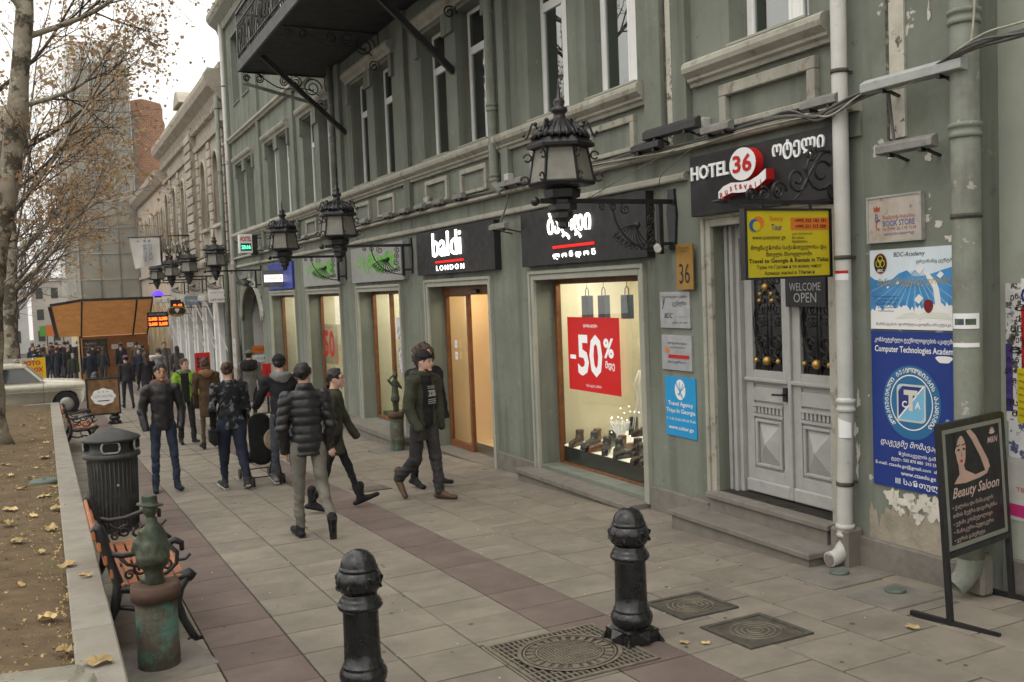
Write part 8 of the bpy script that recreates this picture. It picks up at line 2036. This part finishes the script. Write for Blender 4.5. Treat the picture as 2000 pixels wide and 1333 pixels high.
for i, (x, y) in enumerate(spots):
    o = bpy.data.objects.new('fallen_leaf', fl_me[i % 4]); COL.objects.link(o); on = x > .04
    o.location = (x, y, gz(y)+.402 if on else soil_z(x, y)+.006); o.rotation_euler = (rnd.uniform(-.15,.15), rnd.uniform(-.15,.15), rnd.uniform(0,6.28)); s_ = rnd.uniform(.4,.95); o.scale = (s_,s_*rnd.uniform(.6,1),s_*rnd.uniform(.8,2))
    tag(o, 'dry leaf lying on the granite coping' if on else 'dry plane leaf lying on the soil of the bed', 'leaf', 'fallen leaves')
for i, (x, y, s_, la) in enumerate(((.93,8.5,.5,'small dry leaf on the paving beyond the near bench'),(4.62,4.05,.5,'curled brown leaf near the foot of the salon stand'),(3.35,4.63,.35,'yellow scrap of leaf beside the right bollard'),(3.45,4.55,.3,'second yellow scrap of leaf beside the right bollard'))):
    o = bpy.data.objects.new('fallen_leaf', fl_me[i % 4]); COL.objects.link(o); o.location = (x, y, gz(y)+.004); o.scale = (s_,)*3; o.rotation_euler = (0,0,i); tag(o, la, 'leaf')
lb = MB(); q = random.Random(5)
for _ in range(2600):                                  # crumbs and leaf litter
    y = 4.4+22*q.random()**1.6; x = .03-1.8*q.random()**1.8
    lb.add(leaf_pts(q, (x, y, soil_z(x, y)+.004), q.uniform(.008,.028)), [(0,1,2,3)])
tag(lb.build('leaf_litter', LEAFF, None, fix=False), 'crumbled leaf litter scattered over the soil bed', 'litter', kind='stuff')
lb = MB()
for _ in range(90):
    y = 3.6+12*q.random(); x = .9+4.3*q.random(); s_ = q.uniform(.004,.011); lb.box(x,x+s_,y,y+s_*1.4,gz(y)+.001,gz(y)+.004)
tag(lb.build('paving_litter', mat('pale_scraps', (.5,.46,.4), .9), None), 'tiny pale scraps scattered on the paving', 'litter', kind='stuff')
lb = MB()
for _ in range(170):                                   # trodden gum spots
    y = 3.4+14*q.random()**1.3; x = .9+4.2*q.random(); s_ = q.uniform(.008,.02); lb.add([(x+s_*math.cos(k*PI/4), y+s_*math.sin(k*PI/4), gz(y)+.0035) for k in range(8)], [tuple(range(8))])
tag(lb.build('gum_spots', mat('gum', (.085,.075,.062), .9, var=0), None, fix=False), 'dark trodden gum spots on the paving', 'gum', kind='stuff')
t = thing('ground_cap', 'round green cap lying on the soil beside the wall', 'cap', (-.1, 12.9, soil_z(-.1,12.9))); mb = MB(); mb.lathe([(.17,-.02),(.17,.02),(.14,.035),(.005,.04)], 20); mb.build('cap', GRND, t, world=False); mb = MB(); mb.box(-.02,.02,-.02,.02,.035,.05); mb.build('knob', GRND, t, world=False)
# ------------------------------------------------------------------ misty air
HZ = bpy.data.materials.new('misty_air'); HZ.use_nodes = True
_n = HZ.node_tree; _n.nodes.remove(_n.nodes['Principled BSDF']); pv = _n.nodes.new('ShaderNodeVolumePrincipled')
pv.inputs['Color'].default_value = (.93,.93,.93,1); pv.inputs['Density'].default_value = .0004; pv.inputs['Anisotropy'].default_value = .2
_n.links.new(pv.outputs[0], _n.nodes['Material Output'].inputs['Volume'])
mb = MB(); mb.box(-170, 170, -70, 710, -23, 23); tag(mb.build('haze', HZ), kind='stuff')
sc.cycles.volume_bounces = 0
